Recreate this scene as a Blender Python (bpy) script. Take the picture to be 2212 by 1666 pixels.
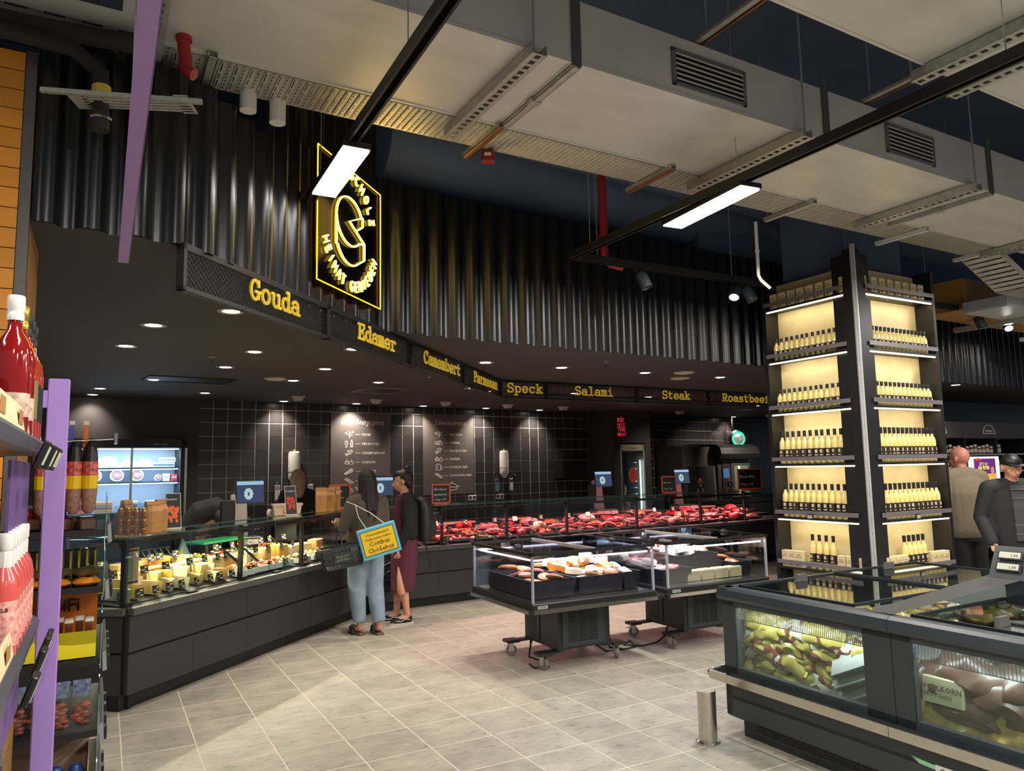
import bpy, bmesh, math, random
from math import sin, cos, pi, radians, sqrt, atan2
from mathutils import Matrix, Vector
random.seed(7)
R_ = random.Random(11)
S = bpy.context.scene
COL = S.collection
for o in list(bpy.data.objects):
    bpy.data.objects.remove(o)

# ------------------------------------------------------------ camera
cam = bpy.data.cameras.new('camera'); co = bpy.data.objects.new('camera', cam); COL.objects.link(co)
cam.sensor_fit = 'HORIZONTAL'; cam.sensor_width = 36.0; cam.lens = 1597.18 / 2212 * 36
cam.clip_start = 0.05; cam.clip_end = 100
PITCH, ROLL = 0.110831, -0.0195087
fwd = Vector((0, cos(PITCH), sin(PITCH))); rt = Vector((1, 0, 0)); up = Vector((0, -sin(PITCH), cos(PITCH)))
r2 = cos(ROLL) * rt + sin(ROLL) * up; u2 = -sin(ROLL) * rt + cos(ROLL) * up
m = Matrix(((r2.x, u2.x, -fwd.x, 0), (r2.y, u2.y, -fwd.y, 0), (r2.z, u2.z, -fwd.z, 1.65), (0, 0, 0, 1)))
co.matrix_world = m
S.camera = co

# ------------------------------------------------------------ world, exposure
w = bpy.data.worlds.new('world'); S.world = w; w.use_nodes = True
bg = w.node_tree.nodes['Background']; bg.inputs[0].default_value = (0.52, 0.56, 0.64, 1); bg.inputs[1].default_value = 0.24
S.view_settings.view_transform = 'Standard'; S.view_settings.look = 'None'
S.view_settings.gamma = 1.0; S.view_settings.use_curve_mapping = False
S.view_settings.exposure = 0.6
cy = S.cycles
cy.max_bounces = 6; cy.diffuse_bounces = 2; cy.glossy_bounces = 3; cy.transmission_bounces = 4; cy.transparent_max_bounces = 14
cy.caustics_reflective = False; cy.caustics_refractive = False
cy.sample_clamp_indirect = 4.0; cy.sample_clamp_direct = 0
cy.use_light_tree = True
cy.use_adaptive_sampling = True; cy.adaptive_threshold = 0.03

# lights of the hall: the luminaires that hang outside the picture, over and behind the camera
def area(name, loc, sx, sy, power, col=(1, .95, .88), rot=(0, 0, 0), spread=180):
    l = bpy.data.lights.new(name, 'AREA'); l.shape = 'RECTANGLE'; l.size = sx; l.size_y = sy
    l.energy = power; l.color = col; l.spread = radians(spread)
    o = bpy.data.objects.new(name, l); COL.objects.link(o); o.location = loc; o.rotation_euler = rot
    return o
G = radians(30)
for i, (x, y) in enumerate([(-2.6, 0.2), (.35, 1.3), (2.9, 1.6), (3.4, -.9), (0.9, -1.2), (4.6, 3.2), (3.6, 4.6), (5.2, 6.4), (6.8, 8.9), (1.7, 5.3)]):
    pw = [52, 56, 54, 34, 44, 44, 44, 40, 40, 46][i]
    area('hall_lamp', (x, y, 3.28), .78, .16, pw, rot=(0, 0, radians(-60)))

# ------------------------------------------------------------ helpers
def lin(c):
    return tuple(((v / 255) / 12.92 if v / 255 <= .04045 else ((v / 255 + .055) / 1.055) ** 2.4) for v in c)
MATS = {}
def mat(name, c, rough=.5, metal=0, noise=None, bump=None, emit=None, es=1.0, coat=0, spec=None, alpha=None, rnd=0, stretch=None, trans=0):
    if name in MATS: return MATS[name]
    mt = bpy.data.materials.new(name); mt.use_nodes = True; MATS[name] = mt
    nt = mt.node_tree; b = nt.nodes['Principled BSDF']
    lc = lin(c)
    b.inputs['Base Color'].default_value = (*lc, 1); b.inputs['Roughness'].default_value = rough; b.inputs['Metallic'].default_value = metal
    if coat: b.inputs['Coat Weight'].default_value = coat; b.inputs['Coat Roughness'].default_value = .08
    if spec is not None: b.inputs['Specular IOR Level'].default_value = spec
    if trans: b.inputs['Transmission Weight'].default_value = trans
    if emit: b.inputs['Emission Color'].default_value = (*lin(emit), 1); b.inputs['Emission Strength'].default_value = es
    last = None
    if noise or bump:
        tc = nt.nodes.new('ShaderNodeTexCoord'); mp = nt.nodes.new('ShaderNodeMapping')
        nt.links.new(tc.outputs['Object'], mp.inputs[0])
        if stretch: mp.inputs['Scale'].default_value = stretch
    if noise:
        sc, amt = noise
        n = nt.nodes.new('ShaderNodeTexNoise'); n.inputs['Scale'].default_value = sc; n.inputs['Detail'].default_value = 5
        nt.links.new(mp.outputs[0], n.inputs['Vector'])
        rp = nt.nodes.new('ShaderNodeMapRange'); rp.inputs['From Min'].default_value = .3; rp.inputs['From Max'].default_value = .7
        rp.inputs['To Min'].default_value = 1 - amt; rp.inputs['To Max'].default_value = 1 + amt
        nt.links.new(n.outputs[0], rp.inputs[0])
        mx = nt.nodes.new('ShaderNodeVectorMath'); mx.operation = 'SCALE'; mx.inputs[0].default_value = lc
        nt.links.new(rp.outputs[0], mx.inputs['Scale']); last = mx
    if rnd:
        oi = nt.nodes.new('ShaderNodeObjectInfo'); rp = nt.nodes.new('ShaderNodeMapRange')
        rp.inputs['To Min'].default_value = 1 - rnd; rp.inputs['To Max'].default_value = 1 + rnd
        nt.links.new(oi.outputs['Random'], rp.inputs[0])
        m2 = nt.nodes.new('ShaderNodeVectorMath'); m2.operation = 'SCALE'
        if last: nt.links.new(last.outputs[0], m2.inputs[0])
        else: m2.inputs[0].default_value = lc
        nt.links.new(rp.outputs[0], m2.inputs['Scale']); last = m2
    if last: nt.links.new(last.outputs[0], b.inputs['Base Color'])
    if bump:
        sc, st = bump
        n = nt.nodes.new('ShaderNodeTexNoise'); n.inputs['Scale'].default_value = sc; n.inputs['Detail'].default_value = 4
        nt.links.new(mp.outputs[0], n.inputs['Vector'])
        bp = nt.nodes.new('ShaderNodeBump'); bp.inputs['Strength'].default_value = st; bp.inputs['Distance'].default_value = .01
        nt.links.new(n.outputs[0], bp.inputs['Height']); nt.links.new(bp.outputs[0], b.inputs['Normal'])
    return mt
def glassmat(name, tint=(235, 245, 242), refl=1.0, rough=.02, haze=0.0):
    if name in MATS: return MATS[name]
    mt = bpy.data.materials.new(name); mt.use_nodes = True; MATS[name] = mt
    nt = mt.node_tree; nt.nodes.clear()
    out = nt.nodes.new('ShaderNodeOutputMaterial'); mix = nt.nodes.new('ShaderNodeMixShader')
    t = nt.nodes.new('ShaderNodeBsdfTransparent'); t.inputs[0].default_value = (*lin(tint), 1)
    g = nt.nodes.new('ShaderNodeBsdfGlossy'); g.inputs['Roughness'].default_value = rough
    lw = nt.nodes.new('ShaderNodeLayerWeight'); lw.inputs[0].default_value = .5; pw = nt.nodes.new('ShaderNodeMath'); pw.operation = 'POWER'; pw.inputs[1].default_value = 4.0; nt.links.new(lw.outputs['Facing'], pw.inputs[0])
    fr = nt.nodes.new('ShaderNodeMath'); fr.operation = 'MULTIPLY_ADD'; fr.inputs[1].default_value = .9; fr.inputs[2].default_value = .045; nt.links.new(pw.outputs[0], fr.inputs[0])
    ml = nt.nodes.new('ShaderNodeMath'); ml.operation = 'MULTIPLY_ADD'; ml.inputs[1].default_value = refl; ml.inputs[2].default_value = haze; ml.use_clamp = True
    nt.links.new(fr.outputs[0], ml.inputs[0]); nt.links.new(ml.outputs[0], mix.inputs[0])
    nt.links.new(t.outputs[0], mix.inputs[1]); nt.links.new(g.outputs[0], mix.inputs[2]); nt.links.new(mix.outputs[0], out.inputs[0])
    return mt
def emis(name, c, s):
    if name in MATS: return MATS[name]
    mt = bpy.data.materials.new(name); mt.use_nodes = True; MATS[name] = mt
    nt = mt.node_tree; nt.nodes.clear()
    out = nt.nodes.new('ShaderNodeOutputMaterial'); e = nt.nodes.new('ShaderNodeEmission')
    e.inputs[0].default_value = (*lin(c), 1); e.inputs[1].default_value = s; nt.links.new(e.outputs[0], out.inputs[0])
    return mt

class B:
    """collects geometry for ONE mesh"""
    def __init__(s): s.v = []; s.f = []; s.mi = []; s.cm = 0; s.T = Matrix.Identity(4)
    def add(s, vs, fs):
        o = len(s.v); T = s.T
        s.v += [tuple(T @ Vector(p)) for p in vs]
        s.f += [tuple(i + o for i in f) for f in fs]; s.mi += [s.cm] * len(fs)
        return s
    def box(s, x0, x1, y0, y1, z0, z1):
        return s.add([(x0, y0, z0), (x1, y0, z0), (x1, y1, z0), (x0, y1, z0), (x0, y0, z1), (x1, y0, z1), (x1, y1, z1), (x0, y1, z1)],
                     [(0, 3, 2, 1), (4, 5, 6, 7), (0, 1, 5, 4), (1, 2, 6, 5), (2, 3, 7, 6), (3, 0, 4, 7)])
    def cb(s, c, d):  # centre, dims
        return s.box(c[0] - d[0] / 2, c[0] + d[0] / 2, c[1] - d[1] / 2, c[1] + d[1] / 2, c[2] - d[2] / 2, c[2] + d[2] / 2)
    def rbox(s, x0, x1, y0, y1, z0, z1, r=.01):  # box with chamfered vertical and top edges
        p = [(x0 + r, y0), (x1 - r, y0), (x1, y0 + r), (x1, y1 - r), (x1 - r, y1), (x0 + r, y1), (x0, y1 - r), (x0, y0 + r)]
        q = [(x0 + 2 * r, y0 + r), (x1 - 2 * r, y0 + r), (x1 - r, y0 + 2 * r), (x1 - r, y1 - 2 * r), (x1 - 2 * r, y1 - r), (x0 + 2 * r, y1 - r), (x0 + r, y1 - 2 * r), (x0 + r, y0 + 2 * r)]
        v = [(a, b, z0) for a, b in p] + [(a, b, z1 - r) for a, b in p] + [(a, b, z1) for a, b in q]
        f = [tuple(range(7, -1, -1)), tuple(range(16, 24))]
        for k in (0, 8):
            f += [(k + i, k + (i + 1) % 8, k + 8 + (i + 1) % 8, k + 8 + i) for i in range(8)]
        return s.add(v, f)
    def prism(s, poly, z0, z1):
        n = len(poly)
        return s.add([(a, b, z0) for a, b in poly] + [(a, b, z1) for a, b in poly],
                     [tuple(range(n - 1, -1, -1)), tuple(range(n, 2 * n))] + [(i, (i + 1) % n, n + (i + 1) % n, n + i) for i in range(n)])
    def xprism(s, poly, x0, x1):  # poly in (y,z)
        n = len(poly)
        return s.add([(x0, a, b) for a, b in poly] + [(x1, a, b) for a, b in poly],
                     [tuple(range(n - 1, -1, -1)), tuple(range(n, 2 * n))] + [(i, (i + 1) % n, n + (i + 1) % n, n + i) for i in range(n)])
    def yprism(s, poly, y0, y1):  # poly in (x,z)
        n = len(poly)
        return s.add([(a, y0, b) for a, b in poly] + [(a, y1, b) for a, b in poly],
                     [tuple(range(n)), tuple(range(2 * n - 1, n - 1, -1))] + [(i, n + i, n + (i + 1) % n, (i + 1) % n) for i in range(n)])
    def lathe(s, prof, n=14, c=(0, 0, 0), sx=1, sy=1):
        v = []; f = []; m = len(prof)
        for r, z in prof:
            for k in range(n):
                a = 2 * pi * k / n; v.append((c[0] + r * cos(a) * sx, c[1] + r * sin(a) * sy, c[2] + z))
        for i in range(m - 1):
            for k in range(n):
                f.append((i * n + k, i * n + (k + 1) % n, (i + 1) * n + (k + 1) % n, (i + 1) * n + k))
        f.append(tuple(range(n - 1, -1, -1))); f.append(tuple((m - 1) * n + k for k in range(n)))
        return s.add(v, f)
    def tube(s, pts, r, n=8, closed=False, flat=1.0):
        pts = [Vector(p) for p in pts]; L = len(pts); v = []; f = []
        rr = r if isinstance(r, (list, tuple)) else [r] * L
        prev = None
        for i, p in enumerate(pts):
            if closed: d = pts[(i + 1) % L] - pts[i - 1]
            else: d = pts[min(i + 1, L - 1)] - pts[max(i - 1, 0)]
            if d.length < 1e-9: d = Vector((0, 0, 1))
            d.normalize()
            if prev is None:
                a = Vector((0, 0, 1)) if abs(d.z) < .9 else Vector((0, 1, 0)) if abs(d.y) < .9 else Vector((1, 0, 0))
                u = d.cross(a).normalized()
            else:
                u = prev - d * prev.dot(d)
                u = u.normalized() if u.length > 1e-6 else d.orthogonal().normalized()
            prev = u; w_ = d.cross(u)
            for k in range(n):
                a = 2 * pi * k / n; v.append(p + (u * cos(a) + w_ * sin(a) * flat) * rr[i])
        for i in range(L if closed else L - 1):
            j = (i + 1) % L
            for k in range(n): f.append((i * n + k, i * n + (k + 1) % n, j * n + (k + 1) % n, j * n + k))
        if not closed: f.append(tuple(range(n - 1, -1, -1))); f.append(tuple((L - 1) * n + k for k in range(n)))
        return s.add(v, f)
    def bar(s, p0, p1, w_, h):  # rectangular bar between points
        p0 = Vector(p0); p1 = Vector(p1); d = (p1 - p0); L = d.length; d.normalize()
        a = Vector((0, 0, 1)) if abs(d.z) < .95 else Vector((0, 1, 0))
        u = d.cross(a).normalized(); q = u.cross(d)
        v = []
        for p in (p0, p1):
            for (i, j) in ((-1, -1), (1, -1), (1, 1), (-1, 1)): v.append(p + u * i * w_ / 2 + q * j * h / 2)
        return s.add(v, [(3, 2, 1, 0), (4, 5, 6, 7), (0, 1, 5, 4), (1, 2, 6, 5), (2, 3, 7, 6), (3, 0, 4, 7)])
    def ell(s, c, r, n=10, m=6, rot=None):
        v = [(0, 0, -1)]; f = []
        for i in range(1, m):
            t = -pi / 2 + pi * i / m
            for k in range(n): v.append((cos(t) * cos(2 * pi * k / n), cos(t) * sin(2 * pi * k / n), sin(t)))
        v.append((0, 0, 1)); N = len(v) - 1
        for k in range(n): f.append((0, 1 + (k + 1) % n, 1 + k)); f.append((N, N - n + k, N - n + (k + 1) % n))
        for i in range(m - 2):
            for k in range(n): f.append((1 + i * n + k, 1 + i * n + (k + 1) % n, 1 + (i + 1) * n + (k + 1) % n, 1 + (i + 1) * n + k))
        M = rot.to_4x4() if rot else Matrix.Identity(4)
        v = [Vector(c) + (M @ Vector((p[0] * r[0], p[1] * r[1], p[2] * r[2]))) for p in v]
        return s.add(v, f)
    def quad(s, a, b, c, d): return s.add([a, b, c, d], [(0, 1, 2, 3)])
    def mesh(s, me):  # append a bpy mesh (text) with current transform
        return s.add([tuple(v.co) for v in me.vertices], [tuple(p.vertices) for p in me.polygons])
    def obj(s, name, mats, parent=None, smooth=False, loc=None, rz=None):
        me = bpy.data.meshes.new(name); me.from_pydata(s.v, [], s.f)
        ms = mats if isinstance(mats, (list, tuple)) else [mats]
        for m_ in ms: me.materials.append(m_)
        if len(ms) > 1: me.polygons.foreach_set('material_index', s.mi)
        me.update()
        if smooth: smoothen(me, smooth)
        o = bpy.data.objects.new(name, me); COL.objects.link(o)
        if parent is not None: o.parent = parent
        if loc is not None: o.location = loc
        if rz is not None: o.rotation_euler = (0, 0, rz)
        return o
def smoothen(me, ang=.6):
    if ang is True: ang = .7
    me.polygons.foreach_set('use_smooth', [True] * len(me.polygons))
    try: me.set_sharp_from_angle(angle=ang)
    except Exception: pass
def thing(name, label, cat, loc=(0, 0, 0), rz=0, group=None):
    o = bpy.data.objects.new(name, None); COL.objects.link(o); o.location = loc; o.rotation_euler = (0, 0, rz)
    o.empty_display_size = .1
    o['label'] = label; o['category'] = cat
    if group: o['group'] = group
    return o
def tag(o, label, cat, group=None):
    o['label'] = label; o['category'] = cat
    if group: o['group'] = group
    return o
def struct(o): o['kind'] = 'structure'; return o
def lab(o, l): o['label'] = l; return o
def dup(root, loc=None, rz=None, label=None, group=None, scale=None):
    r = root.copy(); COL.objects.link(r)
    if loc is not None: r.location = loc
    if rz is not None: r.rotation_euler = (0, 0, rz) if not isinstance(rz, tuple) else rz
    if scale is not None: r.scale = scale
    if label: r['label'] = label
    if group: r['group'] = group
    for c in root.children:
        k = c.copy(); COL.objects.link(k); k.parent = r
        for d in c.children:
            q = d.copy(); COL.objects.link(q); q.parent = k
    return r
ORD = ['first', 'second', 'third', 'fourth', 'fifth', 'sixth', 'seventh', 'eighth', 'ninth', 'tenth', 'eleventh', 'twelfth', 'thirteenth', 'fourteenth', 'fifteenth', 'sixteenth', 'seventeenth', 'eighteenth']
def instances(base, spots, parent=None):
    """copies of one piece sharing its mesh; spots = (loc, rz)"""
    out = []
    for i, (l, rz) in enumerate(spots):
        o = base if i == 0 else base.copy()
        if i: COL.objects.link(o)
        o.location = l; o.rotation_euler = (0, 0, rz) if not isinstance(rz, tuple) else rz
        if parent is not None: o.parent = parent
        out.append(o)
    return out
TXT = {}
def text(sx, size=1, ext=0.0, align='LEFT', shear=0, bold=0):
    k = (sx, ext, align, shear, bold)
    if k not in TXT:
        cu = bpy.data.curves.new('t', 'FONT'); cu.body = sx; cu.extrude = ext; cu.align_x = align; cu.shear = shear; cu.offset = bold
        cu.resolution_u = 1; cu.size = 1
        o = bpy.data.objects.new('t', cu); me = bpy.data.meshes.new_from_object(o)
        bpy.data.objects.remove(o); TXT[k] = me
    return TXT[k]
def put_text(b, sx, T, size, ext=0.0, align='LEFT', shear=0, bold=0, xs=1.0):
    """text in the local x-z plane of T, facing -y"""
    old = b.T.copy()
    b.T = b.T @ T @ Matrix.Rotation(pi / 2, 4, 'X') @ Matrix.Diagonal((size * xs, size, size, 1))
    b.mesh(text(sx, 1, ext, align, shear, bold)); b.T = old
def Tl(x, y, z): return Matrix.Translation((x, y, z))
def RZ(a): return Matrix.Rotation(a, 4, 'Z')
def RX(a): return Matrix.Rotation(a, 4, 'X')
def RY(a): return Matrix.Rotation(a, 4, 'Y')

# ---- stroke letters: slab-serif cell 6 wide, x-height 5, cap 7
def A(cx, cy, rx, ry, a0, a1, n=12):
    k = max(3, int(abs(a1 - a0) / 360 * n * 1.6))
    return [(cx + rx * cos(radians(a0 + (a1 - a0) * i / k)), cy + ry * sin(radians(a0 + (a1 - a0) * i / k))) for i in range(k + 1)]
def L(*a): return [(a[i], a[i + 1]) for i in range(0, len(a), 2)]
SLAB = {
 'G': [A(3, 3.5, 2.4, 3.1, 50, 318), L(3.3, 3, 6, 3), L(5, 3, 5, .9), L(5, 6.6, 5, 4.9)],
 'o': [A(3, 2.5, 2.2, 2.2, 0, 360)], 'u': [L(.2, 4.6, 1.2, 4.6, 1.2, 2), A(2.9, 2, 1.7, 1.7, 180, 320), L(3.6, 4.6, 4.7, 4.6, 4.7, .4, 5.8, .4)],
 'd': [A(2.7, 2.5, 2, 2.1, 0, 360), L(3.5, 6.8, 4.7, 6.8, 4.7, .4, 5.8, .4)],
 'a': [A(2.8, 3.2, 1.9, 1.5, 15, 160), L(4.7, 3.4, 4.7, .4, 5.8, .4), A(2.6, 1.6, 2, 1.2, 0, 360)],
 'E': [L(1.3, .4, 1.3, 6.6), L(.3, .4, 5.4, .4, 5.4, 1.9), L(.3, 6.6, 5.4, 6.6, 5.4, 5.2), L(1.3, 3.6, 4, 3.6), L(4, 2.8, 4, 4.4)],
 'm': [L(0, 4.6, .8, 4.6, .8, .4), L(0, .4, 1.7, .4), A(1.9, 3.4, 1.05, 1.3, 0, 170), L(2.95, 3.4, 2.95, .4), L(2.4, .4, 3.6, .4), A(4, 3.4, 1.05, 1.3, 0, 170), L(5.05, 3.4, 5.05, .4), L(4.5, .4, 6, .4)],
 'e': [A(3, 2.5, 2.2, 2.2, 0, 325), L(.9, 2.5, 5.2, 2.5)], 'r': [L(.4, 4.6, 1.9, 4.6, 1.9, .4), L(.4, .4, 3.7, .4), A(3.8, 2.9, 1.9, 1.8, 40, 165)],
 'C': [A(3.1, 3.5, 2.5, 3.1, 50, 310), L(5.2, 6.6, 5.2, 4.9)], 'b': [A(3.3, 2.5, 2, 2.1, 0, 360), L(.2, 6.8, 1.3, 6.8, 1.3, .4)],
 't': [L(2, 6.4, 2, 1.8), A(3.4, 1.8, 1.4, 1.4, 180, 320), L(.6, 4.6, 4.8, 4.6)],
 'P': [L(1.4, .4, 1.4, 6.6), L(.4, .4, 3, .4), L(.4, 6.6, 3.5, 6.6), A(3.5, 5, 1.8, 1.6, -90, 90), L(3.5, 3.4, 1.4, 3.4)],
 's': [A(2.9, 3.6, 1.9, 1.1, 40, 270), A(2.9, 1.5, 2, 1.1, 90, -150), L(4.7, 4.6, 4.7, 3.7), L(.9, .4, .9, 1.3)],
 'n': [L(.1, 4.6, 1.2, 4.6, 1.2, .4), L(.1, .4, 2.3, .4), A(3, 3.1, 1.7, 1.6, 0, 165), L(4.7, 3.1, 4.7, .4), L(3.7, .4, 5.8, .4)],
 'S': [A(3, 5.1, 2.2, 1.6, 35, 270), A(3, 1.9, 2.3, 1.6, 90, -150), L(5, 6.6, 5, 5.3), L(.8, .3, .8, 1.8)],
 'p': [L(.2, 4.6, 1.3, 4.6, 1.3, -1.8), L(.2, -1.8, 2.6, -1.8), A(3.3, 2.5, 2, 2.1, 0, 360)],
 'c': [A(3, 2.5, 2.2, 2.2, 40, 320), L(4.9, 4.6, 4.9, 3.5)],
 'k': [L(.3, 6.8, 1.4, 6.8, 1.4, .4), L(.3, .4, 2.3, .4), L(4.6, 4.6, 1.6, 2.2), L(2.6, 3, 4.9, .4), L(3.8, .4, 5.9, .4), L(3.4, 4.6, 5.5, 4.6)],
 'l': [L(1, 6.8, 3, 6.8, 3, .4), L(.7, .4, 5.3, .4)], 'i': [L(1.1, 4.6, 3, 4.6, 3, .4), L(.7, .4, 5.3, .4), L(3, 6.2, 3, 6.9)],
 'R': [L(1.3, .4, 1.3, 6.6), L(.3, .4, 2.6, .4), L(.3, 6.6, 3.5, 6.6), A(3.5, 5.1, 1.7, 1.5, -90, 90), L(3.5, 3.6, 1.3, 3.6), L(3.2, 3.6, 4.9, .4, 5.9, .4)],
 'f': [L(2.4, .4, 2.4, 5), A(4, 5.2, 1.6, 1.6, 60, 180), L(.6, 4.6, 4.9, 4.6), L(.8, .4, 4.4, .4)]}
SANS = {  # neon capitals, cell 4 x 6
 'S': [A(2, 4.5, 1.6, 1.4, 40, 270), A(2, 1.6, 1.7, 1.5, 90, -150)], 'C': [A(2.2, 3, 1.9, 2.9, 50, 310)], 'H': [L(.4, 0, .4, 6), L(3.6, 0, 3.6, 6), L(.4, 3, 3.6, 3)],
 'O': [A(2, 3, 1.8, 2.9, 0, 360)], 'L': [L(.6, 6, .6, 0, 3.4, 0)], 'Z': [L(.4, 6, 3.6, 6, .4, 0, 3.6, 0)], 'E': [L(3.4, 6, .6, 6, .6, 0, 3.4, 0), L(.6, 3, 3, 3)],
 'I': [L(2, 0, 2, 6)], 'M': [L(.2, 0, .4, 6, 2, 2.4, 3.6, 6, 3.8, 0)], 'A': [L(.2, 0, 2, 6, 3.8, 0), L(1, 2.2, 3, 2.2)], 'T': [L(.2, 6, 3.8, 6), L(2, 6, 2, 0)],
 'G': [A(2.2, 3, 1.9, 2.9, 50, 330), L(2.4, 2.6, 3.9, 2.6, 3.9, .9)], 'N': [L(.4, 0, .4, 6, 3.6, 0, 3.6, 6)], 'R': [L(.5, 0, .5, 6, 2.4, 6), A(2.3, 4.6, 1.3, 1.4, 90, -90), L(2.3, 3.2, .5, 3.2), L(2, 3.2, 3.6, 0)],
 'ß': [L(.6, 0, .6, 4.6), A(2, 4.6, 1.4, 1.4, 180, -60), A(2.1, 1.8, 1.5, 1.7, 80, -110)]}
def ribbon(b, pts, w_, y0, y1, P):
    """stroke of width w_ between depths y0..y1; P maps (x,z)->3D via y"""
    for i in range(len(pts) - 1):
        (x0, z0), (x1, z1) = pts[i], pts[i + 1]
        dx, dz = x1 - x0, z1 - z0; l = sqrt(dx * dx + dz * dz)
        if l < 1e-6: continue
        dx /= l; dz /= l; h = w_ / 2
        x0 -= dx * h * .8; z0 -= dz * h * .8; x1 += dx * h * .8; z1 += dz * h * .8
        q = [(x0 - dz * h, z0 + dx * h), (x0 + dz * h, z0 - dx * h), (x1 + dz * h, z1 - dx * h), (x1 - dz * h, z1 + dx * h)]
        v = [P(a, y0, c) for a, c in q] + [P(a, y1, c) for a, c in q]
        b.add(v, [(0, 1, 2, 3), (7, 6, 5, 4), (0, 4, 5, 1), (1, 5, 6, 2), (2, 6, 7, 3), (3, 7, 4, 0)])
# ------------------------------------------------------------ materials
M_grout = mat('floor grout', (216, 208, 186), .8)
def floormat():
    mt = mat('floor tile stoneware', (176, 171, 157), .42); nt = mt.node_tree; b = nt.nodes['Principled BSDF']
    tc = nt.nodes.new('ShaderNodeTexCoord'); oi = nt.nodes.new('ShaderNodeObjectInfo')
    ad = nt.nodes.new('ShaderNodeVectorMath'); ad.operation = 'MULTIPLY_ADD'; ad.inputs[1].default_value = (1, 1, 1)
    cm = nt.nodes.new('ShaderNodeCombineXYZ'); ml = nt.nodes.new('ShaderNodeMath'); ml.operation = 'MULTIPLY'; ml.inputs[1].default_value = 37
    nt.links.new(oi.outputs['Random'], ml.inputs[0]); nt.links.new(ml.outputs[0], cm.inputs[0]); nt.links.new(ml.outputs[0], cm.inputs[1])
    nt.links.new(tc.outputs['Object'], ad.inputs[0]); nt.links.new(cm.outputs[0], ad.inputs[2])
    def nz(sc, det, st, a0, a1, b0, b1):
        mp = nt.nodes.new('ShaderNodeMapping'); mp.inputs['Scale'].default_value = st; nt.links.new(ad.outputs[0], mp.inputs[0])
        n = nt.nodes.new('ShaderNodeTexNoise'); n.inputs['Scale'].default_value = sc; n.inputs['Detail'].default_value = det; n.inputs['Roughness'].default_value = .65
        nt.links.new(mp.outputs[0], n.inputs['Vector'])
        r = nt.nodes.new('ShaderNodeMapRange'); r.inputs['From Min'].default_value = a0; r.inputs['From Max'].default_value = a1; r.inputs['To Min'].default_value = b0; r.inputs['To Max'].default_value = b1
        nt.links.new(n.outputs[0], r.inputs[0]); return r
    n1 = nz(4, 7, (1, 1.5, 1), .32, .68, .76, 1.14); n2 = nz(16, 9, (.7, 2.0, 1), .55, .68, 1.0, .55); n3 = nt.nodes.new('ShaderNodeMapRange')
    n3.inputs['To Min'].default_value = .9; n3.inputs['To Max'].default_value = 1.07; nt.links.new(oi.outputs['Random'], n3.inputs[0])
    p = nt.nodes.new('ShaderNodeMath'); p.operation = 'MULTIPLY'; nt.links.new(n1.outputs[0], p.inputs[0]); nt.links.new(n2.outputs[0], p.inputs[1])
    q = nt.nodes.new('ShaderNodeMath'); q.operation = 'MULTIPLY'; nt.links.new(p.outputs[0], q.inputs[0]); nt.links.new(n3.outputs[0], q.inputs[1])
    s = nt.nodes.new('ShaderNodeVectorMath'); s.operation = 'SCALE'; s.inputs[0].default_value = lin((176, 171, 157)); nt.links.new(q.outputs[0], s.inputs['Scale'])
    nt.links.new(s.outputs[0], b.inputs['Base Color'])
    rr = nt.nodes.new('ShaderNodeMapRange'); rr.inputs['To Min'].default_value = .5; rr.inputs['To Max'].default_value = .34; nt.links.new(n1.outputs[0], rr.inputs[0]); 
    return mt
M_tile = floormat()
M_soffit = mat('soffit charcoal paint', (58, 54, 55), .75, noise=(2, .06))
M_dark = mat('hall ceiling dark paint', (78, 92, 122), .9, noise=(1.3, .12))
M_corr = mat('corrugated black sheet', (17, 19, 24), .32, metal=.2, noise=(3, .12))
M_galv = mat('galvanised duct sheet', (206, 205, 203), .4, metal=.3, noise=(2.2, .07), stretch=(1, 3, 1))
M_galvd = mat('galvanised bracket', (176, 176, 172), .36, metal=.5, noise=(30, .15))
M_zinc = mat('zinc cable tray', (196, 192, 184), .36, metal=.4, noise=(14, .12))
M_blk = mat('black powder coat', (22, 22, 24), .45)
M_blk2 = mat('matt black laminate', (33, 32, 34), .5, noise=(5, .06))
M_panel = mat('counter front laminate', (52, 50, 53), .46, noise=(3, .05))
M_anth = mat('anthracite plastic', (52, 59, 65), .42)
M_anthd = mat('dark anthracite plastic', (34, 39, 44), .4)
M_wtile = mat('black wall tile glaze', (50, 48, 49), .3, rnd=.18, noise=(9, .1))
M_wgrout = mat('light wall grout', (205, 200, 190), .8)
M_steel = mat('brushed stainless', (196, 190, 180), .24, metal=.95, noise=(40, .06))
M_chrome = mat('chrome', (214, 214, 214), .12, metal=1)
M_white = mat('white plastic', (222, 220, 214), .4)
M_grey = mat('light grey plastic', (176, 172, 165), .45)
M_yel = mat('sign yellow', (232, 202, 56), .5, emit=(238, 205, 60), es=.12)  # faint glow put into the yellow paint, the letters are no lamps
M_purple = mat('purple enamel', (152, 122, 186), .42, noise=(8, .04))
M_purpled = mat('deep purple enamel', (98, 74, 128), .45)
M_glass = glassmat('counter glass')
M_clear = glassmat('clear film', (244, 246, 246), 1.0, .12, .02)
M_pane = glassmat('freezer pane', (222, 232, 228), 1.0, .03, .02)
M_led = emis('cool led', (232, 226, 255), 9)
M_ledw = emis('warm led', (255, 232, 190), 2.5)
M_lum = emis('luminaire panel', (255, 250, 240), 16)
M_neon = emis('neon core', (255, 236, 160), 7)
M_neony = emis('neon amber', (255, 176, 20), 2.6)
M_red = mat('red paint', (150, 30, 34), .45)
M_orange = mat('orange tile glaze', (205, 134, 42), .35, rnd=.12)
M_wood = mat('tan plank tile', (170, 124, 76), .5, noise=(18, .18), stretch=(1, 1, .15), rnd=.1)
M_amber = mat('amber gloss pipe', (90, 62, 30), .3, metal=.6)
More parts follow.
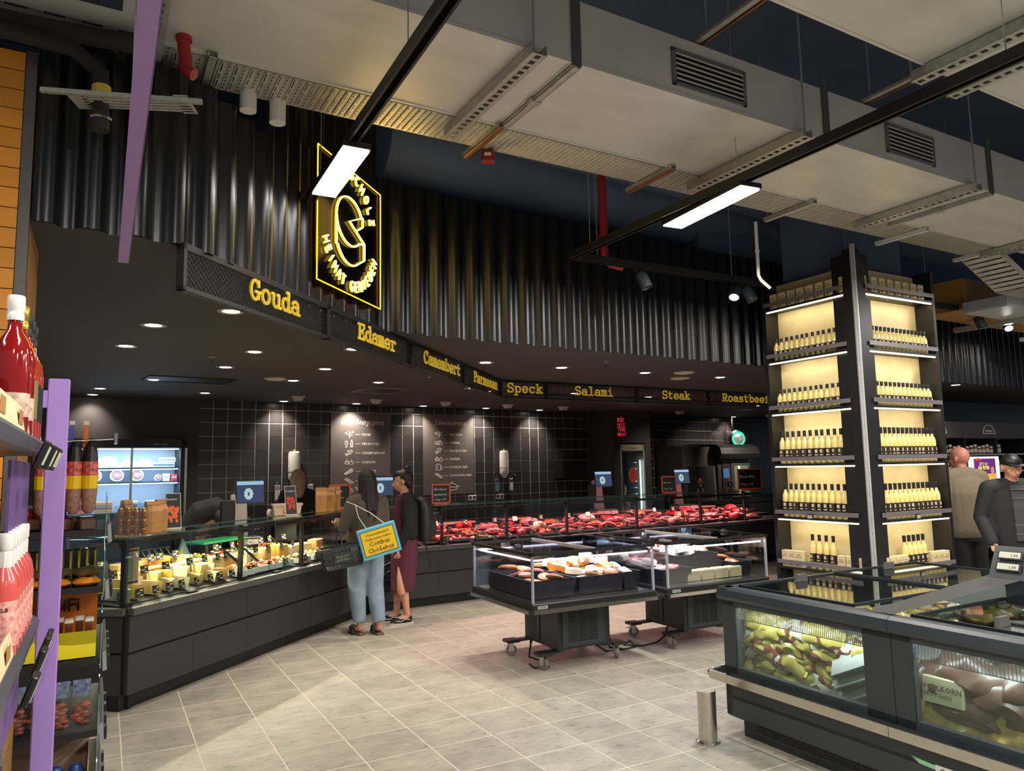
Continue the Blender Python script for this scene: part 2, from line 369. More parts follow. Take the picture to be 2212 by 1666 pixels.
M_chalk = mat('chalk white', (232, 228, 220), .7)
M_ora = mat('orange wood frame', (214, 96, 60), .5)
M_kraft = mat('kraft paper', (190, 138, 86), .65, noise=(9, .12))
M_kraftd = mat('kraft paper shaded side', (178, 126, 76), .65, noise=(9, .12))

# ------------------------------------------------------------ floor
fa = radians(28.93); e1 = Vector((cos(fa), sin(fa), 0)); e2 = Vector((sin(fa), -cos(fa), 0)); FO = Vector((-.0119, 5.3712, 0))
TA, TB = .40473, .41683
fl = struct(B().box(-9, 16, -6, 22, -.06, -.0009).obj('floor', M_grout))
cells = []
for i in range(-40, 50):
    for j in range(-50, 40):
        c = FO + (i + .5) * TA * e1 + (j + .5) * TB * e2
        if not (-6 < c.x < 12 and 2.5 < c.y < 14): continue
        if (c.x + 2.79) * -.956 + (c.y - 5.27) * .292 > .45 and c.y > 4.6: continue
        if (c.x + 1.73) * -.545 + (c.y - 8.73) * .839 > .45: continue
        if abs(c.x) > .74 * c.y + .3: continue
        cells.append((c.y, c, i, j))
cells.sort(key=lambda t: t[0])
near = [c for c in cells if c[0] > 3.75 and c[1].x > -3.3][:298]
nk = set((c[2], c[3]) for c in near)
tb = B().rbox(-TA / 2 + .0034, TA / 2 - .0034, -TB / 2 + .0034, TB / 2 - .0034, -.004, .0, .0012).obj('tile', M_tile)
tb.parent = fl
instances(tb, [((c[1].x, c[1].y, 0), fa - pi * 0) for c in near], fl)
far = B()
for c in cells:
    if (c[2], c[3]) in nk: continue
    far.T = Tl(*c[1]) @ RZ(fa); far.box(-TA / 2 + .0034, TA / 2 - .0034, -TB / 2 + .0034, TB / 2 - .0034, -.004, 0)
fo = far.obj('tile_field', M_tile, fl); fo['kind'] = 'stuff'

# ------------------------------------------------------------ hall ceiling, soffit, corrugated wall
struct(B().box(-9, 16, -6, 22, 5.0, 5.1).obj('ceiling', M_dark))
path = [(-5.2, .7), (-3.4, 1.95), (-1.97, 2.95), (-1.58, 3.23), (-1.48, 3.42), (-1.38, 3.95), (-1.25, 4.75), (-1.13, 5.2), (-1.02, 5.42), (-.8, 5.6), (-.4, 5.9), (2.74, 7.96), (5.6, 9.8), (9, 12), (13, 14.6)]
struct(B().prism(path + [(13, 21), (-8, 21), (-8, .7)], 2.7, 2.78).obj('ceiling_soffit', M_soffit))
def corr(a, b_, z0, z1):
    pts = [Vector((*p, 0)) for p in path[a:b_]]; out = []; s = 0; stp = .17 / 12
    acc = 0
    dense = []
    for p, q in zip(pts[:-1], pts[1:]):
        l = (q - p).length; k = max(1, int(l / stp))
        for i in range(k): dense.append(p.lerp(q, i / k))
    dense.append(pts[-1])
    v = []; n = len(dense)
    for i, p in enumerate(dense):
        d = dense[min(i + 6, n - 1)] - dense[max(i - 6, 0)]; d.normalize(); nn = Vector((d.y, -d.x, 0))
        if i: s += (p - dense[i - 1]).length
        t = sin(2 * pi * s / .17); t = max(-1, min(1, t * 1.35))
        q = p + nn * (.03 + .027 * t)
        v += [(q.x, q.y, z0), (q.x, q.y, z1)]
    return v, [(2 * i, 2 * i + 2, 2 * i + 3, 2 * i + 1) for i in range(n - 1)]
for nm, a, b_, z1 in (('wall_corrugated_left', 2, 6, 3.52), ('wall_corrugated_middle', 5, 9, 4.95), ('wall_corrugated_right', 8, 15, 3.85)):
    v, f = corr(a, b_, 2.69, z1); o = struct(B().add(v, f).obj(nm, M_corr, smooth=.9))
# dark upper wall and big painted ducts behind the corrugated wall
u_ = B(); u_.add([(-1.5, 6.6, 2.78), (14, 16.6, 2.78), (14, 16.6, 5), (-1.5, 6.6, 5)], [(0, 1, 2, 3)])
struct(u_.obj('wall_upper', M_dark))
d = radians(33.2); dv = Vector((cos(d), sin(d), 0)); nv = Vector((-sin(d), cos(d), 0))
for k, (off, z, r, l0, l1, nm) in enumerate([(.34, 4.35, .36, .1, 6, 'lower'), (-.15, 4.62, .3, -.2, 9, 'upper')]):
    P = Vector((-1.0, 5.55, z)) + nv * off
    tag(B().tube([P + dv * t for t in [l0 + (l1 - l0) * i / 10 for i in range(11)]], r, 20).obj('round_air_duct', M_dark, smooth=True),
        'large round dark-painted air duct above the corrugated wall, ' + ('the lower one' if k == 0 else 'the upper one'), 'duct', 'dark painted air ducts')
# ------------------------------------------------------------ back wall with black tiles
WA = radians(34.5); W0 = Vector((-4.47, 10.5, 0)); wd = Vector((cos(WA), sin(WA), 0)); wn = Vector((-sin(WA), cos(WA), 0))
wb = struct(B().box(0, 14.5, .006, .15, 0, 2.7).obj('wall_back', M_wgrout, loc=W0, rz=WA))
struct(B().box(-4.5, -1.65, -.05, .15, 0, 2.7).box(-.18, 0, -.05, .15, 0, 2.7).box(-1.65, -.18, -.05, .15, 2.135, 2.7).box(-1.65, -.18, .32, .4, 0, 2.2).obj('wall_back_left', M_soffit, loc=W0, rz=WA))
spots = []
SZ = .2
for i in range(0, 46):
    for j in range(0, 9):
        z = 1.0 + .2 * j - .02 + .1
        u = i * .2 + .1
        if u > 7.2 and u < 8.75: continue
        if u > 9.3: continue
        if z > 2.75: continue
        if 2.0 < u < 2.95 and 1.3 < z < 2.5: continue
        if 3.62 < u < 4.55 and 1.3 < z < 2.5: continue
        if z < 1.1 and u < 2: continue
        spots.append(((u, 0, z), 0))
t = B().add([(-.0965, .008, -.0965), (.0965, .008, -.0965), (.0965, .008, .0965), (-.0965, .008, .0965), (-.094, 0, -.094), (.094, 0, -.094), (.094, 0, .094), (-.094, 0, .094)],
            [(4, 5, 6, 7), (0, 1, 5, 4), (1, 2, 6, 5), (2, 3, 7, 6), (3, 0, 4, 7)]).obj('tile', M_wtile)
instances(t, spots[:298], wb)
tf = B()
for i in range(0, 72):
    for j in range(-5, 9):
        u = i * .2 + .1; z = 1.08 + .2 * j
        if any(abs(q[0][0] - u) < .01 and abs(q[0][2] - z) < .01 for q in spots[:298]): continue
        tf.T = Tl(u, 0, z); tf.box(-.0965, .0965, .001, .008, -.0965, min(.0965, 2.698 - z))
tf.obj('tile_field', M_wtile, wb)['kind'] = 'stuff'
# projecting pier
cpt = W0 + wd * 7.2 - wn * .74
struct(B().box(.0, .14, 0, .74, 0, 2.7).box(.82, .98, 0, .74, 0, 2.7).box(.14, .82, 0, .74, 2.08, 2.7).box(.14, .82, .62, .74, 0, 2.08).obj('wall_pier', M_soffit, loc=cpt, rz=WA))
# orange tiled column at the far left
ca = radians(29); cc = Vector((-1.97, 2.93, 0)); cr = struct(B().box(-.9, -.004, .004, .55, 0, 3.42).obj('wall_column', M_blk, loc=cc, rz=ca))
B().box(-.034, .006, -.006, .03, 0, 3.42).obj('corner_trim', mat('dull steel trim', (110, 104, 100), .4, metal=.7), cr)
o = B().box(-.118, .118, 0, .008, -.04, .04).obj('tile', M_orange)
sp = []
for k in range(40):
    for q in range(3): sp.append(((-.034 - .121 - q * .242, -.004, 3.37 - k * .084), 0))
instances(o, sp, cr)
o = B().box(-.008, 0, -.17, .33, -.1, .1).obj('side_tile', M_wood)
sp = []
for k in range(17):
    for q in range(1): sp.append(((.004, .21 + q * .345, 3.3 - k * .205), 0))
instances(o, sp, cr)
# far right wall
rA = radians(31); RW = Vector((5.4, 11.0, 0))
struct(B().box(-1.2, 9, .0, .12, 0, 2.7).obj('wall_right', M_blk2, loc=RW + Vector((-.3, .75, 0)), rz=rA))

# ------------------------------------------------------------ recessed lamps in the soffit
M_dl = emis('downlight disc', (255, 236, 214), 14); M_dlp = emis('pink downlight disc', (255, 190, 200), 9)
M_ring = mat('downlight ring', (150, 140, 132), .4, metal=.3)
rg = B().lathe([(.052, .0), (.085, -.004), (.088, 0), (.088, .004)], 20)
dl0 = thing('downlight', '', 'lamp')
ring = B().lathe([(.088, .006), (.088, -.004), (.078, -.008), (.056, -.004), (.054, .004)], 20).obj('ring', M_ring, dl0, smooth=.5)
disc = B().lathe([(.056, -.003), (.05, -.0045)], 16).obj('light_disc', M_dl, dl0)
def spotlamp(loc, e, size, blend=.8, col=(1, .85, .7), rot=(0, 0, 0), r=.04):
    l = bpy.data.lights.new('spot_beam', 'SPOT'); l.energy = e; l.spot_size = radians(size); l.spot_blend = blend; l.color = col; l.shadow_soft_size = r
    o = bpy.data.objects.new('spot_beam', l); COL.objects.link(o); o.location = loc; o.rotation_euler = rot
    return o
DL = [(-2.52, 5.13, 'nearest of the soffit downlights left of the first yellow word panel'), (-3.14, 5.95, 'soffit downlight just left behind the nearest one'),
      (-2.24, 6.37, 'soffit downlight below the first yellow word panel, right of its neighbour'), (-2.84, 7.27, 'soffit downlight in the middle of the left ceiling field'),
      (-1.92, 7.54, 'soffit downlight under the second yellow word panel'), (-2.52, 8.46, 'soffit downlight above the blond employee'),
      (-3.97, 8.13, 'small soffit downlight in the dark left of the tiled wall'), (-4.01, 9.6, 'soffit downlight above the black tiled wall corner'),
      (-1.6, 8.8, 'soffit downlight over the two women customers'), (-1.37, 6.33, 'soffit downlight right beneath the second word panel edge'),
      (-.26, 7.3, 'leftmost downlight in the soffit strip beyond the meat word panels'), (.53, 7.79, 'second downlight in the soffit strip beyond the meat word panels'),
      (1.52, 8.37, 'third downlight in the strip, beside two round ceiling discs'), (2.54, 8.96, 'fourth downlight in the strip, right of the round ceiling discs'),
      (-1.82, 4.73, 'bright tilted lamp under the first yellow word panel'), (6.3, 10.45, 'lone downlight in the soffit right of the bottle pillar'), (3.3, 13.0, 'soffit downlight added far back between slim fridge and oven'), (4.5, 13.6, 'soffit downlight added far back over the combi oven'),  # the two far-back ones are added to brighten the oven bay
      (-4.97, 8.86, 'downlight that throws a cone on the wall over the cheese fridge')]
for i, (x, y, lb) in enumerate(DL):
    q = dl0 if i == 0 else dup(dl0)
    q.location = (x, y, 2.7); q['label'] = 'round recessed ' + lb if len(lb.split()) < 14 else lb; q['group'] = 'round downlights in the dark soffit'
    spotlamp((x, y, 2.67), 26 if i < 10 else (75 if 10 <= i <= 13 else 14), 105 if i < 10 else 92, .5 if 10 <= i <= 13 else .8, r=.025 if i > 9 else .04)
for i, (x, y) in enumerate([(-.55, 9.6), (-.35, 10.1), (.9, 10.6), (2.1, 11.4), (3.2, 12.1)]):
    q = dup(dl0, (x, y, 2.7)); q['label'] = ORD[i] + ' pink-glowing recessed downlight from the left above the meat counter'; q['group'] = 'pink downlights over the meat counter'
    for c in q.children:
        if c.name.startswith('light_disc'):
            c.data = c.data.copy(); c.data.materials[0] = M_dlp
    spotlamp((x, y, 2.67), 7, 110, col=(1, .5, .55))
# wall washers: small white square spots under the soffit at the wall
wsh = thing('wall_washer', '', 'lamp')
B().box(-.085, .085, -.05, .05, -.012, 0).obj('mounting_plate', M_white, wsh)
B().yprism([(-.07, -.012), (.07, -.012), (.045, -.06), (-.045, -.06)], -.045, .045).obj('housing', M_white, wsh)
for i, u in enumerate([1.1, 2.28, 3.46, 4.64, 5.82, 8.75, 11.6]):
    P = W0 + wd * u - wn * 1.0
    q = wsh if i == 0 else dup(wsh)
    q.location = (P.x, P.y, 2.7); q.rotation_euler = (0, 0, WA)
    q['label'] = ORD[i] + ' small white boxy ceiling spot from the left, before the tiled wall'; q['group'] = 'white ceiling spots along the back wall'
for i, u in enumerate([-1.35, 1.13, 2.27, 3.45, 4.68, 5.85, 11.3]):
    P = W0 + wd * u - wn * .26
    q = dup(dl0, (P.x, P.y, 2.7)); q['label'] = ORD[i] + ' wall-side recessed lamp from the left, throwing a cone on the wall'; q['group'] = 'wall-side recessed lamps'
    spotlamp((P.x, P.y, 2.69), 85 if i else 40, 96, .9, rot=(radians(24), 0, WA))
# ceiling loudspeaker discs, sprinklers, air panels
for i, (x, y) in enumerate([(-2.66, 8.25), (1.97, 8.4), (2.05, 8.95), (4.6, 14.5)]):
    P = (x, y, 2.7) 
    s_ = thing('ceiling_loudspeaker', ['flat cream round loudspeaker in the soffit above the blond employee', 'larger cream round loudspeaker beside the third strip downlight', 'smaller cream disc just behind the larger ceiling loudspeaker', 'round loudspeaker over the oven at the back'][i], 'loudspeaker', P, 0, 'round ceiling loudspeakers')
    B().lathe([(.12, 0), (.12, -.008), (.105, -.014)], 24).obj('rim', mat('cream disc', (190, 180, 168), .5), s_)
    B().lathe([(.1, -.014), (.09, -.018)], 24).obj('grille', mat('cream grille', (205, 196, 182), .7), s_)
for i, (x, y) in enumerate([(-2.7, 6.6), (.95, 7.35), (-.9, 8.0), (-1.9, 9.9)]):
    s_ = thing('sprinkler', ORD[i] + ' small sprinkler head hanging from the dark soffit, from the left', 'sprinkler', (x, y, 2.7), 0, 'sprinkler heads in the soffit')
    B().lathe([(.035, 0), (.035, -.006), (.01, -.012), (.01, -.03)], 10).obj('rosette', M_ring, s_)
    B().lathe([(.006, -.03), (.006, -.045), (.022, -.048), (.022, -.052)], 8).obj('deflector', M_chrome, s_)
for i, (x, y, sx, sy) in enumerate([(-3.6, 8.2, .9, .5), (-1.75, 9.7, .6, .6), (-.25, 9.6, .6, .6)]):
    s_ = thing('ceiling_vent', ['wide dark recessed air panel in the soffit over the cheese fridge', 'dark square air panel with a light edge above the recipe board', 'dark square air panel under the bend of the word panels'][i], 'vent', (x, y, 2.7), WA, 'dark air panels in the soffit')
    f = B(); f.box(-sx / 2, sx / 2, -sy / 2, -sy / 2 + .02, -.012, 0).box(-sx / 2, sx / 2, sy / 2 - .02, sy / 2, -.012, 0).box(-sx / 2, -sx / 2 + .02, -sy / 2, sy / 2, -.012, 0).box(sx / 2 - .02, sx / 2, -sy / 2, sy / 2, -.012, 0)
    f.obj('frame', M_ring if i else M_blk, s_); B().box(-sx / 2 + .02, sx / 2 - .02, -sy / 2 + .02, sy / 2 - .02, -.004, 0).obj('plate', M_blk, s_)

# ------------------------------------------------------------ yellow word panels (wire mesh band)
def wordpanels(P0, ang, cuts, words, z0=2.48, z1=2.7):
    for i, (wd_, x0, x1, name, zt) in enumerate(words):
        a, b_ = cuts[i], cuts[i + 1]
        t = thing('word_panel', 'black mesh panel with the yellow word ' + name, 'sign', P0, ang, 'yellow word panels under the soffit')
        f = B(); f.box(a, b_, -.02, .02, z1 - .03, z1).box(a, b_, -.02, .02, z0, z0 + .02).box(a, a + .022, -.02, .02, z0, z1).box(b_ - .022, b_, -.02, .02, z0, z1)
        f.obj('frame', M_blk, t)
        g = B(); L_ = b_ - a - .03; H = z1 - z0 - .04; p = .036; n = int((L_ + H) / p) + 1
        for k in range(n):
            for sgn in (1, -1):
                s0 = k * p - H * .8; xs, zs, xe, ze = s0, 0, s0 + H * 1.25, H
                if xs < 0: zs = -xs / 1.25; xs = 0
                if xe > L_: ze = zs + (L_ - xs) / 1.25; xe = L_
                if xs >= L_ or zs >= H: continue
                if sgn < 0: xs, xe = L_ - xs, L_ - xe
                g.bar((a + .015 + xs, .004 * sgn, z0 + .02 + zs), (a + .015 + xe, .004 * sgn, z0 + .02 + min(ze, H)), .0035, .003)
        w_ = g.obj('wire_mesh', M_anthd, t); w_['kind'] = 'stuff'
        adv = (x1 - x0) / (len(wd_) - .05); sx = adv / 6.6; h = zt - 2.545; sz = h / 7.4
        for k, ch in enumerate(wd_):
            lb_ = B()
            for st in SLAB[ch]:
                ribbon(lb_, [((p_[0] * sx + x0 + k * adv) / 1, p_[1] * sz) for p_ in st], .78 * (sx + sz) / 2 * 1.2, -.024, -.034, lambda x, y, z: (x, y, z + 2.548))
            lb_.obj('letter', M_yel, t)
aL = atan2(8.7606 - 3.303, -.1422 + 1.4894)
wordpanels((-1.4894, 3.303, 0), aL, [-.03, 1.34, 2.76, 4.18, 5.62], [('Gouda', .47, .97, 'starting with G, nearest', 2.665), ('Edamer', 1.74, 2.4, 'starting with E', 2.665), ('Camembert', 3.0, 4.0, 'starting with C', 2.665), ('Parmesan', 4.46, 5.38, 'starting with P', 2.665)])
aR = atan2(11.1989 - 8.7606, 3.8626 + .1422)
wordpanels((-.1422, 8.7606, 0), aR, [0.0, .66, 2.12, 3.46, 4.9], [('Speck', .08, .59, 'just right of the bend', 2.665), ('Salami', 1.08, 1.7, 'of six letters', 2.665), ('Steak', 2.55, 3.07, 'of five letters, second from right', 2.665), ('Roastbeef', 3.71, 4.72, 'nearest the bottle pillar', 2.665)])
tag(B().box(0, 14, -.0, .12, 2.44, 2.48).obj('light_trough', M_soffit, loc=(-.1422 + .3, 8.7606 + .55, .12), rz=aR), 'dark flat soffit edge strip behind the meat word panels', 'trim')
# ------------------------------------------------------------ ducts
DA = radians(30); DO = (.34, 3.4, 3.6)
def duct(name, lb, n0, n1, u0, u1, z0, z1, cuts):
    t = thing(name, lb, 'duct', DO, DA)
    us = [u0] + cuts + [u1]
    for a, b_ in zip(us[:-1], us[1:]):
        o = B(); o.box(a + .002, b_ - .002, n0, n1, z0, z1)
        for u in (a, b_ - .012): o.box(u, u + .014, n0 - .006, n1 + .006, z0 - .006, z1 + .006)
        o.obj('duct_section', M_galv, t)
    f = B()
    f.box(u0, u1, n0 - .004, n0 + .012, z0 - .005, z0 + .014).box(u0, u1, n1 - .012, n1 + .004, z0 - .005, z0 + .014)
    f.obj('edge_flange', M_galv, t)
    return t
d1 = duct('rectangular_air_duct', 'long grey sheet-metal air duct with two grilles crossing the picture above the counter', 0, .75, -1.82, 9, 0, .33, [-.02, 1.86, 3.7, 5.5, 7.3])
def bracket(t, u, n0, n1, z):
    f = B(); f.box(u - .04, u - .036, n0, n1, z - .052, z).box(u + .036, u + .04, n0, n1, z - .052, z)
    # perforated web: strips and cross pieces leave real round-ish holes
    n = int((n1 - n0) / .05); f.box(u - .04, u - .016, n0, n1, z - .054, z - .05).box(u + .016, u + .04, n0, n1, z - .054, z - .05)
    for k in range(n + 1):
        a = n0 + (n1 - n0) * k / n; f.box(u - .016, u + .016, max(n0, a - .01), min(n1, a + .01), z - .054, z - .05)
    return f.obj('bracket', M_galvd, t)
for u in (-.25, 1.6, 3.41, 5.29, 7.1): bracket(d1, u, -.07, .9, -.008)
for u in (-.0, 1.86, 3.7, 5.5):
    f = B(); f.box(u - .02, u + .02, -.01, .8, -.03, -.026).box(u - .02, u - .017, -.01, .8, -.03, -.01).box(u + .017, u + .02, -.01, .8, -.03, -.01).box(u - .03, u + .03, .36, .41, -.036, -.012)
    f.obj('support_rail', M_galvd, d1)
    B().box(u - .028, u + .028, -.012, -.007, -.02, .4).obj('strap', mat('dull grey strap', (96, 98, 104), .5, metal=.5), d1)
for u in (-.27, 1.6, 3.41, 5.29, 7.1):
    B().tube([(u, -.05, -.05), (u, -.05, 1.39)], .006, 6).obj('hanger_rod', M_galvd, d1)
for u0, u1 in ((.62, 1.17), (2.46, 3.0), (4.6, 5.15)):
    g = B(); g.box(u0, u1, -.012, 0, .05, .07).box(u0, u1, -.012, 0, .235, .255).box(u0, u0 + .025, -.012, 0, .05, .255).box(u1 - .025, u1, -.012, 0, .05, .255)
    gr = g.obj('grille_frame', mat('grey grille', (118, 122, 132), .4, metal=.4), d1)
    B().box(u0 + .02, u1 - .02, -.002, 0, .06, .245).obj('grille_opening', M_blk, gr)
    for k in range(6): B().box(u0 + .025, u1 - .025, -.014, -.009, .083 + k * .028, .09 + k * .028).obj('louvre_slat', M_galv, gr)
# duct piece further left, stops short
d1b = thing('rectangular_air_duct', 'end piece of grey duct at the upper left corner with a dark blue grille', 'duct', DO, DA)
B().box(-5, -1.86, -.3, .72, 0, .33).obj('duct_section', M_galv, d1b)
B().box(-2.5, -1.93, .25, .55, -.012, 0).obj('grille_opening', mat('navy grille', (44, 50, 74), .5), d1b)
bracket(d1b, -1.8, -.2, .9, .012)
d2 = duct('rectangular_air_duct', 'second wide grey duct in the upper right corner, nearer to the camera', -1.75, -.8, -1.6, 9, 0, .33, [-.1, 1.72, 3.6, 5.4])
bracket(d2, 1.57, -1.8, -.74, -.008); bracket(d2, 1.88, -1.8, -.74, -.008); bracket(d2, 3.6, -1.8, -.74, -.008)
for u in (1.57, 1.88): B().tube([(u, -.72, -.05), (u, -.72, 1.39)], .006, 6).obj('hanger_rod', M_galvd, d2)
# duct behind the pillar, its yellow light put into the colour, and dark air box
d3 = thing('rectangular_air_duct', 'duct coloured as lit yellow just right behind the bottle pillar top', 'duct', (5.2, 8.15, 3.3), radians(31))
B().box(-.2, 6, 0, .5, 0, .35).obj('duct_section', mat('yellow-lit duct sheet', (176, 128, 62), .45, metal=.2), d3)
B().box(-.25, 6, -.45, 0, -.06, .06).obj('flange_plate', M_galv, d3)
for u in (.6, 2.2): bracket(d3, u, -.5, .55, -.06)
tag(B().box(0, 2.2, 0, .5, 0, .5).obj('air_unit', M_dark, loc=(2.0, 7.6, 3.9), rz=DA), 'dark painted box-shaped air unit hanging left of the bottle pillar', 'air unit')
for i, (y, z) in enumerate([(6.9, 4.3), (7.4, 4.5)]):
    pass
# red sprinkler pipes
rp = thing('sprinkler_pipe', 'red vertical sprinkler pipe bending into a horizontal stub above the track corner', 'pipe', (.83, 6.3, 0))
B().tube([(0, 0, 4.99), (0, 0, 3.52), (.01, 0, 3.44), (.05, 0, 3.4), (.16, .03, 3.38)], .035, 12).obj('pipe', M_red, rp, smooth=True)
B().tube([(0, 0, 3.6), (0, 0, 3.66)], .045, 12).obj('coupling', M_red, rp, smooth=.5)
for i, (x, y, z, dx, dy, lb) in enumerate([(-1.44, 3.12, 3.46, .05, .0, 'short red pipe elbow behind the cable tray at the upper left'), (5.7, 5.6, 4.05, .6, -.35, 'red pipe with elbow at the upper right edge')]):
    t = thing('sprinkler_pipe', lb, 'pipe', (x, y, z))
    B().tube([(0, 0, .9), (0, 0, .1), (dx * .3, dy * .3, -.02), (dx, dy, -.04)], .06 if i else .028, 12).obj('pipe', M_red, t, smooth=True)
    B().tube([(0, 0, .12), (0, 0, .2)], .075 if i else .035, 12).obj('coupling', M_red, t, smooth=.5)
for i, (x, y, z) in enumerate([(-.12, 4.36, 3.59), (1.38, 5.1, 3.59)]):
    t = thing('alarm_box', ['small red box hanging under the cable tray near the short amber bar', 'small red box under the cable tray above the white conduit'][i], 'alarm', (x, y, z))
    B().rbox(-.04, .04, -.035, .035, -.07, 0, .008).obj('body', M_red, t); B().box(-.02, .02, -.038, -.035, -.045, -.025).obj('label_plate', M_white, t)

# ------------------------------------------------------------ cable tray
ct = thing('cable_tray', 'perforated zinc cable tray running under the ceiling along the duct', 'cable tray', DO, DA)
p = B()
for a0, a1 in ((.0, .028), (.04, .058)):
    pass
p.box(.004, .026, 0, .28, 0, .003).box(.038, .058, 0, .28, 0, .003)
for k in range(8): p.box(.026, .038, .012 + k * .036, .026 + k * .036, 0, .003)
p.box(.026, .03, .0, .28, -.005, .003).box(.058, .064, .01, .27, -.008, 0)
p.box(-.004, .004, .0, .02, 0, .003).box(-.004, .004, .26, .28, 0, .003).box(-.004, .004, .1, .12, 0, .003).box(-.004, .004, .17, .19, 0, .003)
p0 = p.obj('tray_plate', M_zinc)
instances(p0, [((u * .068 - 3.4, .78, .0), 0) for u in range(131)], ct)
for n in (.775, 1.06):
    r = B(); r.box(-3.45, 5.5, n, n + .004, .035, .075).box(-3.45, 5.5, n, n + .004, 0, .02)
    for k in range(64): r.box(-3.4 + k * .14, -3.34 + k * .14, n, n + .004, .02, .035)
    r.obj('side_rail', M_zinc, ct)
# lower sloping end of the tray
c2 = thing('cable_tray', 'lower sloping end of the cable tray right of the bottle pillar top', 'cable tray', (4.55, 6.8, 3.6), DA)
pl = B()
for k in range(9):
    a = k * .07; pl.add([(a, -.02, -a * .45), (a + .05, -.02, -(a + .05) * .45), (a + .05, .3, -(a + .05) * .45), (a, .3, -a * .45)], [(0, 1, 2, 3)])
for k in range(40):
    a = .63 + k * .07; pl.box(a, a + .05, -.02, .3, -.283, -.28)
pl.obj('perforated_floor', M_zinc, c2)['kind'] = 'stuff'
for n in (-.03, .3):
    B().bar((0, n, .03), (.63, n, -.25), .005, .07).bar((.63, n, -.25), (3.4, n, -.25), .005, .07).obj('side_rail', M_zinc, c2)
# second, lower tray piece at upper left
c3 = thing('cable_tray', 'short ladder-like cable tray piece in the upper left behind the bent black pipe', 'cable tray', (-1.76, 2.8, 3.17), radians(8)); c3.scale = (.46, .46, .46)
for k in range(6): B().box(.1, 1.0, -.02 + k * .05, .0 + k * .05, 0, .01).obj('rung', M_zinc, c3)
B().box(0, .14, -.05, .28, 0, .01).obj('end_plate', M_zinc, c3); B().box(.9, 1.02, -.05, .28, 0, .01).obj('end_plate', M_zinc, c3)
B().bar((-.15, -.1, -.03), (1.15, -.06, -.05), .04, .04).obj('support_rail', M_galvd, c3)
# tray supports
for i, (u, c) in enumerate([(-1.55, 0), (-.02, 1), (1.26, 1), (2.65, 0), (4.08, 2), (5.3, 2)]):
    t = thing('tray_support', ORD[i] + ' support profile from the left, crossing under the cable tray', 'bracket', DO, DA, 'support profiles under the cable tray')
    mt_ = [M_galvd, M_amber, M_white][c]
    f = B(); f.box(u - .022, u + .022, .7, 1.17, -.035, -.031).box(u - .022, u - .018, .7, 1.17, -.035, -.004).box(u + .018, u + .022, .7, 1.17, -.035, -.004)
    f.obj('channel', [M_galvd, M_galvd, M_white][c], t)
    if c == 1: f = B(); f.box(u - .01, u + .01, .7, 1.16, -.044, -.036).obj('copper_strip', mat('copper strip', (170, 112, 50), .35, metal=.8), t)
    B().tube([(u, 1.14, -.03), (u, 1.14, 1.39)], .004, 5).obj('hanger_rod', M_galvd, t)
# black insulated pipes upper left
for i, (pts, r, lb) in enumerate([([(-3.2, 2.35, 3.52), (-1.6, 3.05, 3.52)], .04, 'straight black insulated pipe under the left end of the cable tray'),
                                   ([(-2.6, 2.6, 3.45), (-2.0, 2.8, 3.44), (-1.78, 2.87, 3.4), (-1.68, 2.9, 3.31), (-1.67, 2.9, 3.06)], .033, 'bent black insulated pipe with a small yellow tag, upper left')]):
    t = thing('insulated_pipe', lb, 'pipe')
    B().tube(pts, r, 12).obj('pipe', mat('black insulation', (30, 31, 33), .8), t, smooth=.8)
    if i: B().tube([(-1.672, 2.9, 3.19), (-1.674, 2.9, 3.25)], r + .003, 12).obj('yellow_tag', mat('yellow tag', (220, 190, 70), .6), t, smooth=.5)
    if i: B().tube([(-1.67, 2.9, 3.1), (-1.67, 2.9, 3.11)], r + .012, 12).obj('pipe_clamp', M_chrome, t)
for i, (x, y, z) in enumerate([(-1.33, 3.62, 3.5), (-1.21, 3.72, 3.48)]):
    t = thing('white_pipe_stub', ['left one of two short white pipe stubs behind the cable tray', 'right one of two short white pipe stubs behind the cable tray'][i], 'pipe', (x, y, z), 0, 'white pipe stubs')
    B().tube([(0, 0, .5), (0, 0, .0)], .042, 14).obj('pipe', M_white, t, smooth=.5)
    B().tube([(0, 0, .2), (0, 0, .24)], .047, 14).obj('collar', M_white, t, smooth=.5)
t = thing('flexible_duct', 'amber-lit ribbed flexible duct piece above the neon sign', 'duct', (-1.06, 4.15, 3.87))
b = B(); pts = [(0, 0, .5), (0, 0, .2), (.02, .02, .02), (.06, .1, -.1), (.16, .2, -.15)]
for i in range(17):
    pass
b.tube([Vector(pts[0]).lerp(Vector(pts[-1]), 0) if 0 else (0, 0, .5 - k * .0125) for k in range(40)], [.1 + (.012 if k % 2 else 0) for k in range(40)], 16)
b.obj('ribbed_hose', mat('foil hose', (190, 170, 120), .28, metal=.9), t)
B().tube([(0, 0, .5), (0, 0, .56)], .115, 16).obj('clamp_ring', M_galvd, t)

# ------------------------------------------------------------ lighting track with luminaires and spots
def rail(lb, p0, p1, h=.055):
    t = thing('lighting_track', lb, 'track'); f = B(); a = Vector((*p0, 3.33)); b_ = Vector((*p1, 3.33)); d = (b_ - a).normalized(); n = Vector((-d.y, d.x, 0))
    for s in (-1, 1): f.bar(a + n * .022 * s, b_ + n * .022 * s, .012, h)
    f.bar(a + Vector((0, 0, .02)), b_ + Vector((0, 0, .02)), .05, .01)
    f.obj('profile', M_blk, t)
    L_ = (b_ - a).length
    for k in range(int(L_ / 1.5) + 1):
        q = a + d * min(L_ - .05, .25 + 1.5 * k); B().tube([q, q + Vector((0, 0, 1.67))], .003, 5).obj('hanger_wire', M_galvd, t)
    return t
rail('black lighting track crossing the picture top, left of centre', (-1.22, 4.41), (1.6, -.9))
rail('black lighting track on the right, running to the track corner', (.5, 5.78), (4.0, -.3))
